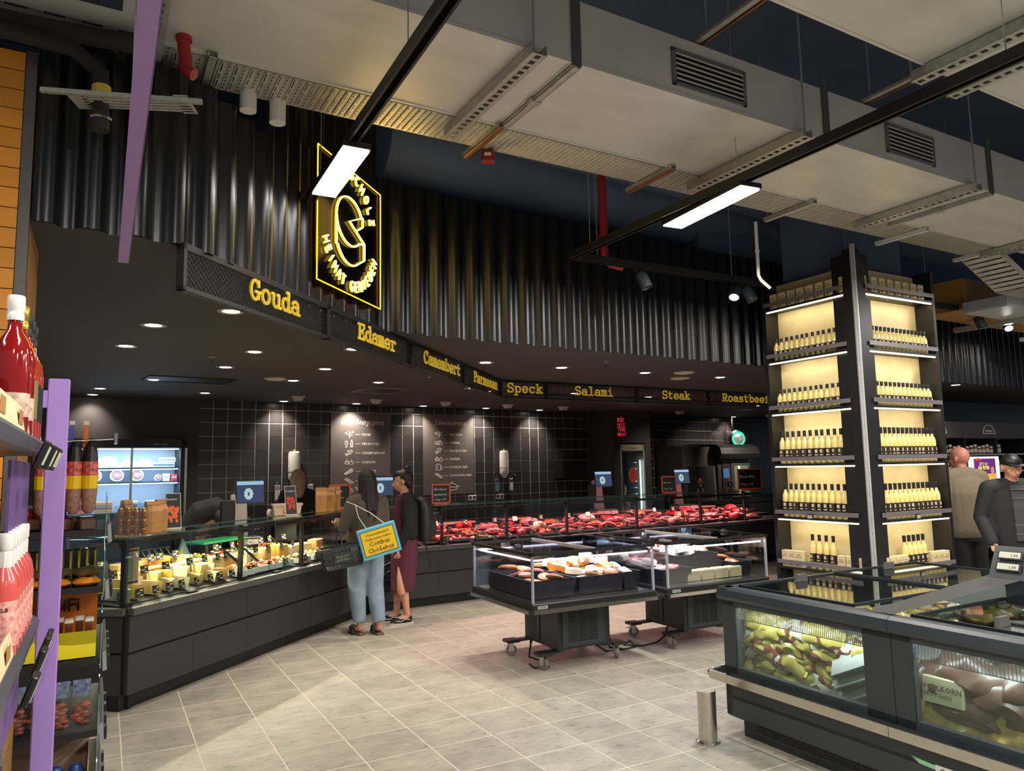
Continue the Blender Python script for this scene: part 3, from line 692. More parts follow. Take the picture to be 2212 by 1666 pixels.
rail('black lighting track from the track corner to the bottle pillar', (.5, 5.78), (2.42, 6.84))
rail('black lighting track behind the pillar at the right edge', (4.3, 7.75), (8.2, 9.9))
def luminaire(lb, c, ln, wd_, az):
    t = thing('led_luminaire', lb, 'lamp', (*c, 3.29), az, 'linear led luminaires on the tracks')
    B().rbox(-ln / 2 - .02, ln / 2 + .02, -wd_ / 2 - .006, wd_ / 2 + .006, -.012, .02, .004).obj('housing', M_blk, t)
    B().box(-ln / 2, ln / 2, -wd_ / 2, wd_ / 2, -.018, -.0125).obj('diffuser', M_lum, t)
    for s in (-1, 1): B().box(s * ln * .35 - .02, s * ln * .35 + .02, -.01, .01, .02, .05).obj('clip', M_blk, t)
    return t
luminaire('bright white led panel in front of the neon sign', (-.93, 3.915), .7, .135, radians(-62.5))
luminaire('bright white led panel right of the picture centre', (1.28, 4.59), .76, .15, radians(-66))
def spot(lb, c, rx, rz, lit, col=M_anthd):
    t = thing('track_spot', lb, 'lamp', (*c, 3.3), rz, 'cylindrical track spots')
    B().box(-.02, .02, -.07, .07, -.01, .02).obj('adapter', M_blk, t)
    B().tube([(0, 0, -.01), (0, 0, -.06)], .01, 8).obj('joint', M_blk, t)
    h = B(); h.T = Tl(0, 0, -.07) @ RX(rx); h.lathe([(.046, .04), (.05, .03), (.05, -.1), (.042, -.1), (.04, -.09)], 18)
    hd = h.obj('head', col, t, smooth=.5)
    l = B(); l.T = Tl(0, 0, -.07) @ RX(rx); l.lathe([(.041, -.088), (.04, -.096)], 16); l.obj('lens', M_lum if lit else M_anthd, hd)
    return t
spot('dark cylindrical spot left on the track between corner and pillar', (1.12, 6.12), radians(-22), radians(70), False, M_anth)
spot('lit round spot on the track just left of the bottle pillar', (2.06, 6.64), radians(-35), radians(-30), True)
spot('unlit cylindrical spot right beside the lit one near the pillar', (2.2, 6.72), radians(-25), radians(60), False, M_anth)
spot('unlit spot on the far right track behind the pillar', (5.35, 8.33), radians(-20), radians(60), False, M_anth)
spot('lit spot at the right edge of the picture on the far track', (5.85, 8.6), radians(-42), radians(-20), True)
t = thing('conduit', 'white cable conduit dropping beside the pillar to the lighting track', 'conduit', (2.07, 6.02, 0))
B().tube([(0, 0, 3.66), (0, 0, 3.2), (.02, 0, 3.16), (.1, .03, 3.1)], .014, 10).obj('tube', M_white, t, smooth=True)
B().tube([(0, 0, 3.4), (0, 0, 3.42)], .019, 10).obj('clamp', M_white, t)

# ------------------------------------------------------------ neon sign
na = atan2(.9, .23); nt_ = thing('neon_sign', 'tall glowing neon sign with cheese wheel outline and curved lettering on the corrugated wall', 'sign', (-1.195, 4.45, 0), na)
B().box(0, .93, .006, .01, 2.83, 3.7).obj('backing_panel', glassmat('smoked acrylic', (150, 140, 120), .35, .2), nt_)
def neon(strokes, name, r=.0042, halo=True, parent=nt_):
    c = B(); h = B()
    for s in strokes:
        pts = [(x, -.012, z) for x, z in s]
        closed = len(pts) > 3 and abs(pts[0][0] - pts[-1][0]) + abs(pts[0][2] - pts[-1][2]) < 1e-4
        if closed: pts = pts[:-1]
        c.tube(pts, r, 6, closed); h.tube([(x, -.003, z) for x, _, z in pts], r * 1.7, 6, closed)
    o = c.obj(name, M_neon, parent); h.obj('amber_halo', M_neony, o); return o  # wider amber tube stands in for the glow around the core
fr = B(); hz = .004
for a, b_ in (((0, 2.83), (0, 3.7)), ((.93, 2.83), (.93, 3.7)), ((0, 2.83), (.93, 2.83)), ((0, 3.7), (.93, 3.7))): fr.tube([(a[0], -.006, a[1]), (b_[0], -.006, b_[1])], .004, 6)
fr.obj('border_tube', M_neony, nt_)
ring_ = [(.44 + .195 * cos(radians(a)), 3.335 + .165 * sin(radians(a))) for a in range(28, 318, 8)]
neon([ring_ + [(.655, 3.235)], [(.625, 3.42), (.43, 3.335), (.65, 3.24)], [(.612, 3.412), (.63, 3.415), (.63, 3.355), (.545, 3.305)]], 'wheel_outline')
low = [(.245, 3.31), (.245, 3.13)] + [(.44 + .195 * cos(radians(a)), 3.2 + .165 * sin(radians(a))) for a in range(205, 312, 8)] + [(.655, 3.12), (.655, 3.235)]
neon([low], 'wheel_side')
def arc_text(s, cx, cz, R, a0, a1, size, inward):
    for k, ch in enumerate(s):
        if ch == ' ': continue
        a = radians(a0 + (a1 - a0) * k / (len(s) - 1)); px, pz = cx + R * cos(a), cz + R * sin(a)
        th = a - pi / 2 if not inward else a + pi / 2
        st = []
        for q in SANS[ch]:
            st.append([(px + ((x - 2) * cos(th) - (z - 3) * sin(th)) * size, pz + ((x - 2) * sin(th) + (z - 3) * cos(th)) * size) for x, z in q])
        neon(st, 'letter', .004)
arc_text('RSCHOLZ', .43, 3.31, .37, 98, 20, .0118, False)
arc_text('HEIMAT GENIEßEN', .46, 3.28, .385, 205, 339, .0112, True)
nl = bpy.data.lights.new('neon_glow', 'POINT'); nl.shadow_soft_size = .25; nl.energy = 6; nl.color = (1, .62, .12)
no = bpy.data.objects.new('neon_glow', nl); COL.objects.link(no); no.parent = nt_; no.location = (.46, -.32, 3.35); no.rotation_euler = (radians(90), 0, 0)
for i, (a, b_) in enumerate((((1.02, 3.9), (1.5, 3.06)), ((2.26, 4.64), (2.75, 3.8)))):
    t = thing('amber_rod', ['left thin amber support rod bridging the two ducts', 'right thin amber support rod bridging the two ducts, beyond the grille'][i], 'rod', (0, 0, 0), 0, 'amber rods between the ducts')
    B().bar((*a, 3.965), (*b_, 3.965), .035, .02).obj('rod', M_galvd, t); B().bar((a[0] + .03, a[1] + .015, 3.955), (b_[0] + .03, b_[1] + .015, 3.955), .012, .012).obj('copper_edge', mat('copper strip', (170, 112, 50), .35, metal=.8), t)
    for q in (.15, .85):
        x, y = a[0] + (b_[0] - a[0]) * q, a[1] + (b_[1] - a[1]) * q; B().tube([(x, y, 3.975), (x, y, 4.99)], .004, 5).obj('hanger_rod', M_galvd, t)
# purple beam over the left aisle
t = thing('purple_beam', 'purple enamelled beam hanging over the left aisle, seen from below', 'beam', (-1.555, 2.9, 2.5), radians(-61))
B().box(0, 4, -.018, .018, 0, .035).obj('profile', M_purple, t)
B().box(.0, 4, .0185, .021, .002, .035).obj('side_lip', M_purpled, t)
B().tube([(.6, 0, .03), (.6, 0, 2.49)], .004, 6).obj('hanger_rod', M_galvd, t)
# ------------------------------------------------------------ service counters
M_stone = mat('speckled dark stone', (58, 58, 56), .35)
nt = M_stone.node_tree; vz = nt.nodes.new('ShaderNodeTexNoise'); vz.inputs['Scale'].default_value = 260; vz.inputs['Detail'].default_value = 2
cr_ = nt.nodes.new('ShaderNodeValToRGB'); cr_.color_ramp.elements[0].position = .48; cr_.color_ramp.elements[0].color = (.025, .026, .026, 1); cr_.color_ramp.elements[1].position = .66; cr_.color_ramp.elements[1].color = (.3, .3, .27, 1)
tc = nt.nodes.new('ShaderNodeTexCoord'); nt.links.new(tc.outputs['Object'], vz.inputs['Vector']); nt.links.new(vz.outputs[0], cr_.inputs[0]); nt.links.new(cr_.outputs[0], nt.nodes['Principled BSDF'].inputs['Base Color'])
M_deck = mat('counter deck dark steel', (30, 30, 32), .5)
def counter(name, lb, O, ang, L_, posts, joints, upper, lower, x0=0.0):
    t = thing(name, lb, 'counter', (O[0], O[1], 0), ang)
    B().box(x0, L_, .07, .95, 0, .13).obj('plinth', M_blk, t)
    B().box(x0, L_, .02, 1.0, .13, .70).obj('carcass', M_blk2, t)
    for a, b_ in zip(upper[:-1], upper[1:]): B().box(a + .0015, b_ - .0015, -.002, .02, .405, .655).obj('upper_panel', M_panel, t)
    for a, b_ in zip(lower[:-1], lower[1:]): B().box(a + .0015, b_ - .0015, -.002, .02, .115, .39).obj('lower_panel', M_panel, t)
    B().box(x0, L_, -.035, .12, .662, .712).obj('stone_ledge', M_stone, t)
    b = B(); b.xprism([(.1, .705), (.1, .72), (.34, .74), (.34, .775), (.56, .79), (.56, .825), (.78, .84), (.78, .7)], x0, L_); b.obj('display_deck', M_deck, t)
    B().box(x0, L_, .78, 1.06, .86, .9).obj('worktop', M_blk, t)
    B().box(x0, L_, 1.0, 1.06, .1, .86).obj('back_panel', M_blk2, t)
    js = sorted(set([x0] + posts + joints + [L_]))
    for a, b_ in zip(js[:-1], js[1:]):
        gl = B().add([(a + .003, .045, .712), (b_ - .003, .045, .712), (b_ - .003, .06, 1.192), (a + .003, .06, 1.192)], [(0, 1, 2, 3)]).obj('front_pane', M_glass, t)
        e = B().tube([(b_, .05, .712), (b_, .06, 1.192)], .0022, 4).obj('pane_edge', mat('glass edge green', (70, 104, 96), .2), gl)
    B().add([(x0, .03, 1.2), (L_, .03, 1.2), (L_, .4, 1.2), (x0, .4, 1.2)], [(0, 1, 2, 3)]).obj('top_pane', M_glass, t)
    B().box(x0, L_, .028, .032, 1.196, 1.205).box(x0, L_, .398, .402, 1.196, 1.205).obj('top_pane_edge', mat('glass edge green', (70, 104, 96), .2), t)
    for pz in posts:
        p = B(); p.box(pz - .016, pz + .016, .06, .095, .7, 1.19).box(pz - .035, pz + .05, .03, .1, 1.13, 1.165).box(pz - .03, pz + .04, .03, .08, .715, .745)
        p.box(pz - .01, pz + .01, .09, .4, 1.165, 1.185); p.obj('glass_post', M_blk, t)
    for j in joints: B().box(j - .04, j + .05, .02, .06, .71, .726).obj('pane_clamp', M_blk, t)
    B().tube([(x0, .5, 1.12), (L_, .5, 1.12)], .012, 6).obj('light_rail', M_blk, t)
    return t
CA = radians(73); CO = Vector((-2.74, 5.38, 0)); K = Vector((-1.70, 8.76, 0)); MA = radians(33)
CL = (K - CO).length; CA = atan2(K.y - CO.y, K.x - CO.x)
cc_ = counter('cheese_counter', 'dark cheese counter with glass front running away from the camera on the left', CO, CA, CL - .02, [.016, 1.31, 2.26, 3.2], [.66, 1.79, 2.75], [.0, 1.31, 2.3, 3.4], [0, .65, 1.31, 1.8, 2.3, 3.4])
mc_ = counter('meat_counter', 'long dark meat counter with glass front and pink light, across the back', K, MA, 7.6, [.99, 1.95, 2.94, 4.24, 5.59, 6.63], [.5, 1.5, 2.45, 3.6, 4.9, 6.1], [.03, .9, 1.9, 2.9, 3.9, 4.9, 5.9, 6.9, 7.6], [.03, .9, 1.9, 2.9, 3.9, 4.9, 5.9, 6.9, 7.6])
lc_ = counter('side_counter', 'short dark counter section left of the cheese counter, behind the snack shelf', CO + Vector((-.93, .05, 0)), radians(-3), .9, [], [], [0, .88], [0, .88])
for c in list(lc_.children_recursive):
    if not c.name.startswith(('upper_panel', 'lower_panel', 'stone_ledge')): bpy.data.objects.remove(c)
B().box(0, .9, .02, .22, 0.1, .66).obj('carcass', M_blk2, lc_); B().box(0, .9, .07, .2, 0, .1).obj('plinth', M_blk, lc_); B().box(0, .9, .06, .075, .71, 1.19).obj('end_glass', M_glass, lc_)
k_ = thing('corner_filler', 'dark wedge cabinet filling the bend between cheese and meat counter', 'cabinet', K)
nC = Vector((-sin(CA), cos(CA))); nM = Vector((-sin(MA), cos(MA)))
b = B(); b.prism([(0, 0), tuple(nM * 1.0), tuple(nC * 1.0)], .0, .7); b.prism([(0, 0), tuple(nM * 1.04), tuple(nC * 1.04)], .84, .88)
b.obj('body', M_blk2, k_)
B().box(-.03, .03, -.005, .03, .1, 1.19).obj('corner_post', M_blk, k_)
def led(t, x0, x1, y, z, m_, e, col):
    B().tube([(x0, y, z), (x1, y, z)], .006, 6).obj('led_tube', m_, t); B().box(x0, x1, y - .022, y - .014, z - .016, z + .02).obj('led_shade', M_blk, t)
    l = bpy.data.lights.new('display_light', 'AREA'); l.shape = 'RECTANGLE'; l.size = x1 - x0; l.size_y = .02; l.energy = e; l.color = col
    o = bpy.data.objects.new('display_light', l); COL.objects.link(o); o.parent = t; o.location = ((x0 + x1) / 2, y, z - .012)
    o.rotation_euler = (radians(-14), 0, 0)
led(cc_, .05, 3.4, .47, 1.115, emis('warm display led', (255, 224, 170), 5), 30, (1, .84, .6))
led(mc_, .1, 7.4, .47, 1.115, emis('pink display led', (255, 150, 170), 3), 60, (1, .36, .4))
def T_(t): return Matrix.Translation(t.location) @ Matrix.Rotation(t.rotation_euler.z, 4, 'Z')
TC, TM = T_(cc_), T_(mc_)
def W(T, x, y, z): return tuple(T @ Vector((x, y, z)))

# cheese of the front half
CH = [mat('butter yellow cheese', (236, 205, 130), .5, noise=(14, .05)), mat('deep yellow cheese', (240, 196, 84), .5, noise=(14, .05)), mat('pale cheese', (234, 220, 176), .55, noise=(14, .05)), mat('tan cheese rind', (206, 156, 92), .6, noise=(10, .12)), mat('grey rind', (150, 136, 110), .8, noise=(20, .2)), mat('orange cheese', (232, 160, 70), .5)]
def wedge(b, r, h, a, n=5):
    p = [(0, 0)] + [(r * cos(a * (k / n - .5)), r * sin(a * (k / n - .5))) for k in range(n + 1)]
    return b.prism(p, 0, h)
def cheese_wedge(col, rind, r, h, a):
    t = thing('cheese_wedge', '', 'cheese')
    wedge(B(), r, h, a).obj('paste', CH[col], t)
    b = B(); n = 5
    for k in range(n):
        a0, a1 = a * (k / n - .5), a * ((k + 1) / n - .5); q = r + .004
        b.add([(r * cos(a0), r * sin(a0), 0), (r * cos(a1), r * sin(a1), 0), (r * cos(a1), r * sin(a1), h), (r * cos(a0), r * sin(a0), h),
               (q * cos(a0), q * sin(a0), 0), (q * cos(a1), q * sin(a1), 0), (q * cos(a1), q * sin(a1), h), (q * cos(a0), q * sin(a0), h)], [(4, 5, 6, 7), (3, 7, 6, 2)])
    b.obj('rind', CH[rind], t)
    return t
def place(o, T, x, y, z, rz=0, tilt=0, lb='', g=None):
    o.location = W(T, x, y, z); o.rotation_euler = (tilt, 0, T.to_euler().z + rz)
    o['label'] = lb
    if g: o['group'] = g
    return o
front = [(.1, .2, 2, 4, .17, .085, .9, 'pale wedge with a grey rind at the left end of the front row'), (.24, .24, 1, 3, .2, .1, .8, 'yellow wedge second in the front row'), (.4, .2, 0, 3, .2, .1, .7, 'butter yellow wedge third in the front row'),
         (.55, .24, 2, 3, .2, .09, .8, 'pale wedge fourth in the front row, wrapped'), (.72, .22, 2, 5, .22, .09, .9, 'holed pale wedge fifth in the front row with orange rind'), (.88, .26, 0, 5, .22, .08, .8, 'flat holed wedge sixth in the front row'),
         (1.03, .22, 2, 4, .18, .08, .8, 'pale wedge seventh in the front row'), (1.22, .24, 3, 4, .15, .09, 1.1, 'small crumbly wedge with grey rind, eighth in the front row')]
front += [(x, .33, c, r_, .19, .1, .8, lb + ' of the second front layer, leaning') for x, c, r_, lb in ((.16, 1, 3, 'yellow wedge at the left'), (.34, 2, 3, 'pale wedge behind the third card'), (.5, 0, 3, 'butter wedge in the middle left'), (.66, 1, 3, 'deep yellow wedge in the middle'), (.82, 2, 3, 'ivory wedge right of the middle'), (.98, 0, 5, 'holed wedge near the pane joint'), (1.14, 2, 4, 'grey-rinded wedge by the post'))]
for x, y, c, r_, rad, h, a, lb in front:
    rad *= 1.18
    place(cheese_wedge(c, r_, rad, h, a), TC, x, y - .1, .735 if y < .3 else .78, radians(80 + R_.uniform(-35, 35)), radians(R_.uniform(4, 12)), 'cheese ' + lb, 'cheese wedges in the front row')
def block(name, cat, dims, m_, T, x, y, z, rz, lb, g, rind=None):
    t = thing(name, lb, cat)
    B().rbox(-dims[0] / 2, dims[0] / 2, -dims[1] / 2, dims[1] / 2, 0, dims[2], .006).obj('paste', m_, t)
    B().rbox(-dims[0] / 2 - .001, dims[0] / 2 + .001, dims[1] / 2 - .006, dims[1] / 2 + .005, 0, dims[2] + .002, .002).obj('rind', rind or CH[3], t)
    return place(t, T, x, y, z, rz, 0, lb, g)
mid = [(.12, .42, .16, .11, .1, 3), (.32, .44, .06, .1, .13, 3), (.43, .44, .05, .1, .12, 5), (.62, .42, .3, .08, .13, 3), (.92, .44, .26, .08, .12, 2), (1.12, .42, .24, .09, .13, 0), (1.4, .42, .2, .09, .13, 0), (1.56, .44, .12, .09, .11, 5), (1.24, .66, .22, .1, .1, 0), (.66, .66, .32, .09, .11, 3), (.95, .66, .24, .09, .12, 5)]
for i, (x, y, a, b_, h, c) in enumerate(mid):
    lb = ('cut rectangular cheese slab standing in the ' + ('middle' if y < .5 else 'rear') + ' row, ' + ORD[sum(1 for m_ in mid[:i] if (m_[1] < .5) == (y < .5))] + (' listed from the left' if y < .5 else ' behind it'))
    block('cheese_block', 'cheese', (a, b_, h), CH[c], TC, x, y, .775 if y < .5 else .825, R_.uniform(-.1, .1), lb, 'cheese slabs in the counter')
# the right half: bowls of salad, small cheeses and antipasti
def bowl(x, y, z, cols, lb, n=26, w_=.2, d_=.2):
    t = thing('salad_tray', lb, 'tray'); b = B()
    b.box(-w_ / 2, w_ / 2, -d_ / 2, d_ / 2, 0, .01)
    for s in (-1, 1): b.box(s * w_ / 2 - .004, s * w_ / 2 + .004, -d_ / 2, d_ / 2, 0, .05).box(-w_ / 2, w_ / 2, s * d_ / 2 - .004, s * d_ / 2 + .004, 0, .05)
    b.obj('dish', M_white, t)
    for ci, c in enumerate(cols):
        q = B()
        for k in range(n // len(cols)):
            q.ell((R_.uniform(-.42, .42) * w_, R_.uniform(-.42, .42) * d_, .045 + R_.uniform(0, .035)), (R_.uniform(.012, .022), R_.uniform(.012, .022), R_.uniform(.008, .016)), 6, 4)
        f = q.obj('food', c, t); f['kind'] = 'stuff'
    place(t, TC, x, y, z, 0, 0, lb, 'salad trays in the cheese counter')
F_ = {'red': mat('pepper red', (206, 52, 30), .35), 'green': mat('leaf green', (110, 130, 52), .5), 'cream': mat('cream cubes', (236, 222, 180), .5), 'oran': mat('orange spread', (232, 150, 60), .4), 'olive': mat('olive green', (98, 96, 44), .35), 'dred': mat('cranberry', (150, 30, 44), .4)}
for i, (x, y, cs, lb) in enumerate([(1.45, .2, 'oran cream', 'orange cream cheese tray at the second glass section, front'), (1.68, .22, 'cream olive red', 'tray of stuffed olives and peppers in the middle of the front'), (1.9, .22, 'cream red', 'tray of white cubes topped with red pepper'), (2.12, .24, 'cream green', 'tray of pale cubes and herbs left of the third post'),
                                   (1.5, .66, 'oran green', 'rear tray with yellow and green spread'), (1.76, .64, 'dred cream', 'rear tray with cranberry topped cheese'), (2.05, .62, 'cream green', 'rear tray with herbs beside the third post'), (2.4, .22, 'cream olive', 'tray of pale pieces right of the third post'),
                                   (2.66, .22, 'cream', 'tray of white cheese behind the shopping basket'), (2.95, .24, 'oran cream', 'tray behind the woman in jeans, front row'), (2.5, .62, 'oran', 'rear tray of orange cheese right of the third post')]):
    bowl(x, y, .735 if y < .5 else .825, [F_[c] for c in cs.split()], lb)
for i, (x, y, a, h, c, rz) in enumerate([(1.42, .44, .2, .1, 0, .3), (1.65, .46, .16, .09, 3, -.2), (1.84, .44, .15, .12, 2, .4), (2.02, .44, .18, .1, 0, .9), (2.18, .46, .12, .12, 3, .1), (2.42, .44, .16, .13, 5, 0), (2.6, .44, .2, .1, 2, .3), (2.85, .46, .2, .1, 0, -.4), (3.1, .44, .2, .12, 3, .2)]):
    block('cheese_block', 'cheese', (a, .1, h), CH[c], TC, x, y, .775, rz, ORD[i] + ' small cheese piece of the right half of the counter, middle row', 'small cheeses in the right half')
# price cards
M_card = mat('black price card', (24, 24, 26), .5)
cd = thing('price_card', '', 'price card')
B().box(-.035, .035, -.0015, .0015, .03, .09).obj('card', M_card, cd)
B().box(-.036, .036, -.001, .001, 0, .03).obj('clear_stand', M_clear, cd)
b = B(); b.box(.002, .026, -.003, -.0016, .07, .08); b.obj('yellow_mark', M_yel, cd)
b = B(); b.box(-.026, .01, -.003, -.0016, .058, .061).box(-.026, .0, -.003, -.0016, .05, .053).box(.0, .026, -.003, -.0016, .036, .044); b.obj('white_print', M_chalk, cd)
rows = [('front', .105, .722, [.06, .22, .38, .53, .66, .82, .98, 1.1, 1.24, 1.5, 1.6, 1.82, 2.05, 2.4, 2.62]), ('middle', .34, .79, [.2, .34, .5, .74, 1.0, 1.2, 1.36, 1.5, 1.7, 1.9, 2.1, 2.34, 2.55]), ('rear', .56, .84, [.16, .3, .55, .8, .9, 1.1, 1.6, 1.84, 1.95, 2.1, 2.3, 2.45, 2.7])]
first = True
for nm, y, z, xs in rows:
    for i, x in enumerate(xs):
        q = cd if first else dup(cd); first = False
        place(q, TC, x, y + R_.uniform(-.01, .02), z + (0 if nm == 'front' else .06), R_.uniform(-.2, .2), radians(-12), ORD[i] + ' black price card from the left in the ' + nm + ' row of the cheese counter', 'price cards in the cheese counter')
# tongs / servers
for i, (x, y) in enumerate([(1.5, .32), (1.78, .34), (2.5, .5)]):
    t = thing('serving_tongs', ORD[i] + ' pair of black serving tongs from the left, stuck in the salad trays', 'tongs', W(TC, x, y, .84), CA, 'black serving tongs')
    for s in (-1, 1): B().tube([(.08, -.05 + s * .004, -.04), (.02, 0 + s * .012, .04), (-.08, .05, .14)], [.009, .007, .006], 6).obj('arm', M_blk, t)
    B().ell((-.085, .055, .145), (.01, .01, .012)).obj('yellow_tip', M_yel, t)
t = thing('notice_sheet', 'beige notice with dark heading hung inside the left end of the cheese glass', 'notice', W(TC, .1, .085, .0), CA)
b = B(); b.box(-.055, .055, -.001, .001, .86, 1.12); b.obj('sheet', mat('beige paper', (186, 160, 130), .7), t)
b = B(); b.box(-.048, .048, -.0025, -.001, 1.095, 1.113).box(-.048, .048, -.0025, -.001, .868, .884); b.obj('dark_heading', mat('maroon print', (90, 40, 44), .6), t)
b = B()
for k in range(16): b.box(-.04 + .004 * (k % 3), .04 - .006 * (k % 4), -.0025, -.001, .9 + k * .0118, .9035 + k * .0118)
b.obj('print_lines', mat('grey print', (110, 96, 84), .6), t)
# things on top of the cheese counter
def paper_bag(T, x, y, z, h, w_, rz, lb, g, T0=None):
    t = thing('paper_bag', lb, 'paper bag'); d_ = w_ * .6
    v = [(-w_ / 2, -d_ / 2, 0), (w_ / 2, -d_ / 2, 0), (w_ / 2, d_ / 2, 0), (-w_ / 2, d_ / 2, 0), (-w_ / 2, -d_ / 2, h * .68), (w_ / 2, -d_ / 2, h * .68), (w_ / 2, d_ / 2, h * .68), (-w_ / 2, d_ / 2, h * .68),
         (-w_ / 2, -.012, h * .9), (w_ / 2, -.012, h * .9), (w_ / 2, .012, h * .9), (-w_ / 2, .012, h * .9), (-w_ / 2 + .02, 0, h * .8), (w_ / 2 - .02, 0, h * .8), (-w_ / 2 - .006, 0, h * .34), (w_ / 2 + .006, 0, h * .34)]
    f = [(0, 3, 2, 1), (0, 1, 5, 4), (2, 3, 7, 6), (1, 2, 15), (2, 6, 15), (6, 5, 15), (5, 1, 15), (3, 0, 14), (0, 4, 14), (4, 7, 14), (7, 3, 14), (4, 5, 9, 8), (6, 7, 11, 10), (5, 13, 9), (9, 13, 10), (10, 13, 6), (5, 6, 13), (4, 8, 12), (8, 11, 12), (11, 7, 12), (7, 4, 12)]
    v = [(a + R_.uniform(-.004, .004), b_ + R_.uniform(-.004, .004), c) for a, b_, c in v]
    B().add(v, f).obj('body', M_kraft, t)
    B().add([(-w_ / 2, -.02, h * .88), (w_ / 2, -.02, h * .88), (w_ / 2, -.012, h), (-w_ / 2, -.012, h), (-w_ / 2, .012, h), (w_ / 2, .012, h), (w_ / 2, .02, h * .88), (-w_ / 2, .02, h * .88)], [(0, 1, 2, 3), (3, 2, 5, 4), (4, 5, 6, 7), (0, 3, 4, 7), (1, 6, 5, 2)]).obj('rolled_top', M_kraftd, t)
    B().box(-.025, .025, -d_ / 2 - .001, -d_ / 2, h * .18, h * .45).obj('window', mat('bag contents window', (196, 150, 60), .4), t)
    return place(t, T, x, y, z, rz, 0, lb, g)
for i, (x, y, rz) in enumerate([(.24, .3, .3), (.44, .24, -.25), (.56, .28, .2)]):
    paper_bag(TC, x, y, 1.203, [.26, .24, .25][i], .12, rz, ['tall kraft bag behind the honey jar rack, its top folded', 'kraft bag right of the honey jar rack', 'kraft bag beside the small recipe leaflet'][i], 'kraft bags on the near end of the counter')
for i in range(3):
    paper_bag(TC, 2.98 + i * .15, .3 - .03 * (i % 2), 1.203, .27 - .012 * (i % 2), .115, [-.9, -1.5, -1.1][i], ORD[i] + ' kraft bag of the upright group left of the woman in jeans', 'kraft bags beside the woman in jeans')
jr = thing('jar_rack', 'transparent rack holding rows of small amber honey jars on the counter corner', 'rack'); place(jr, TC, .12, .12, 1.203, radians(-70), 0, jr['label'])
for s in (-1, 1): B().yprism([(-.12, 0), (.12, 0), (.12, .22), (0, .25), (-.12, .22)], s * .045 - .001, s * .045 + .001).obj('clear_side', M_clear, jr)
B().box(-.12, .12, -.045, .045, 0, .008).obj('base', mat('light wood', (214, 180, 130), .6), jr)
hj = thing('honey_jar', '', 'jar'); B().lathe([(.024, 0), (.026, .01), (.026, .038), (.02, .046)], 12).obj('glass_body', mat('honey', (176, 106, 20), .15, coat=.6), hj, smooth=.6)
B().lathe([(.022, .046), (.023, .048), (.023, .058), (.02, .06)], 12).obj('lid', mat('gold lid', (204, 160, 70), .25, metal=.8), hj, smooth=.5)
k = 0
for r_ in range(3):
    for c in range(4):
        q = hj if k == 0 else dup(hj); k += 1
        M_ = T_(jr); q.location = M_ @ Vector((-.085 + c * .057, 0, .012 + r_ * .066)); q.rotation_euler = (0, 0, 0)
        q['label'] = 'amber honey jar with gold lid, ' + ['bottom', 'middle', 'top'][r_] + ' row, ' + ORD[c] + ' from the counter end'; q['group'] = 'honey jars in the rack'
def leaflet(x, y, w_, h, lb, pic, ttl):
    t = thing('display_leaflet', lb, 'leaflet'); place(t, TC, x, y, 1.203, radians(-38), 0, lb)
    A_ = RX(radians(-14)); b = B(); b.T = A_; b.box(-w_ / 2, w_ / 2, -.002, .002, 0, h); b.obj('board', mat('leaflet cream edge', (214, 196, 170), .5), t)
    b = B(); b.T = A_; b.box(-w_ / 2 + .005, w_ / 2 - .005, -.004, -.002, .012, h - .005); b.obj('dark_print', M_card, t)
    b = B(); b.T = A_
    for k in range(26): b.ell((R_.uniform(-.3, .3) * w_, -.004, h * R_.uniform(.2, .6)), (.012, .0022, .016), 6, 4)
    b.obj('food_picture', pic, t)
    b = B(); put_text(b, ttl, A_ @ Tl(-w_ * .42, -.005, h * .8), w_ * .2); b.obj('title', M_chalk, t)
    B().box(-w_ / 2, w_ / 2, -.02, .05, 0, .008).obj('foot', M_white, t)
leaflet(.74, .3, .12, .3, 'black leaflet with an orange food picture beside the kraft bags', mat('leaflet orange', (214, 96, 44), .5), 'Raclette')
leaflet(2.42, .3, .12, .31, 'tilted black leaflet with a red food picture on the glass before the blond employee', mat('leaflet red', (196, 54, 34), .5), 'Roastbeef')
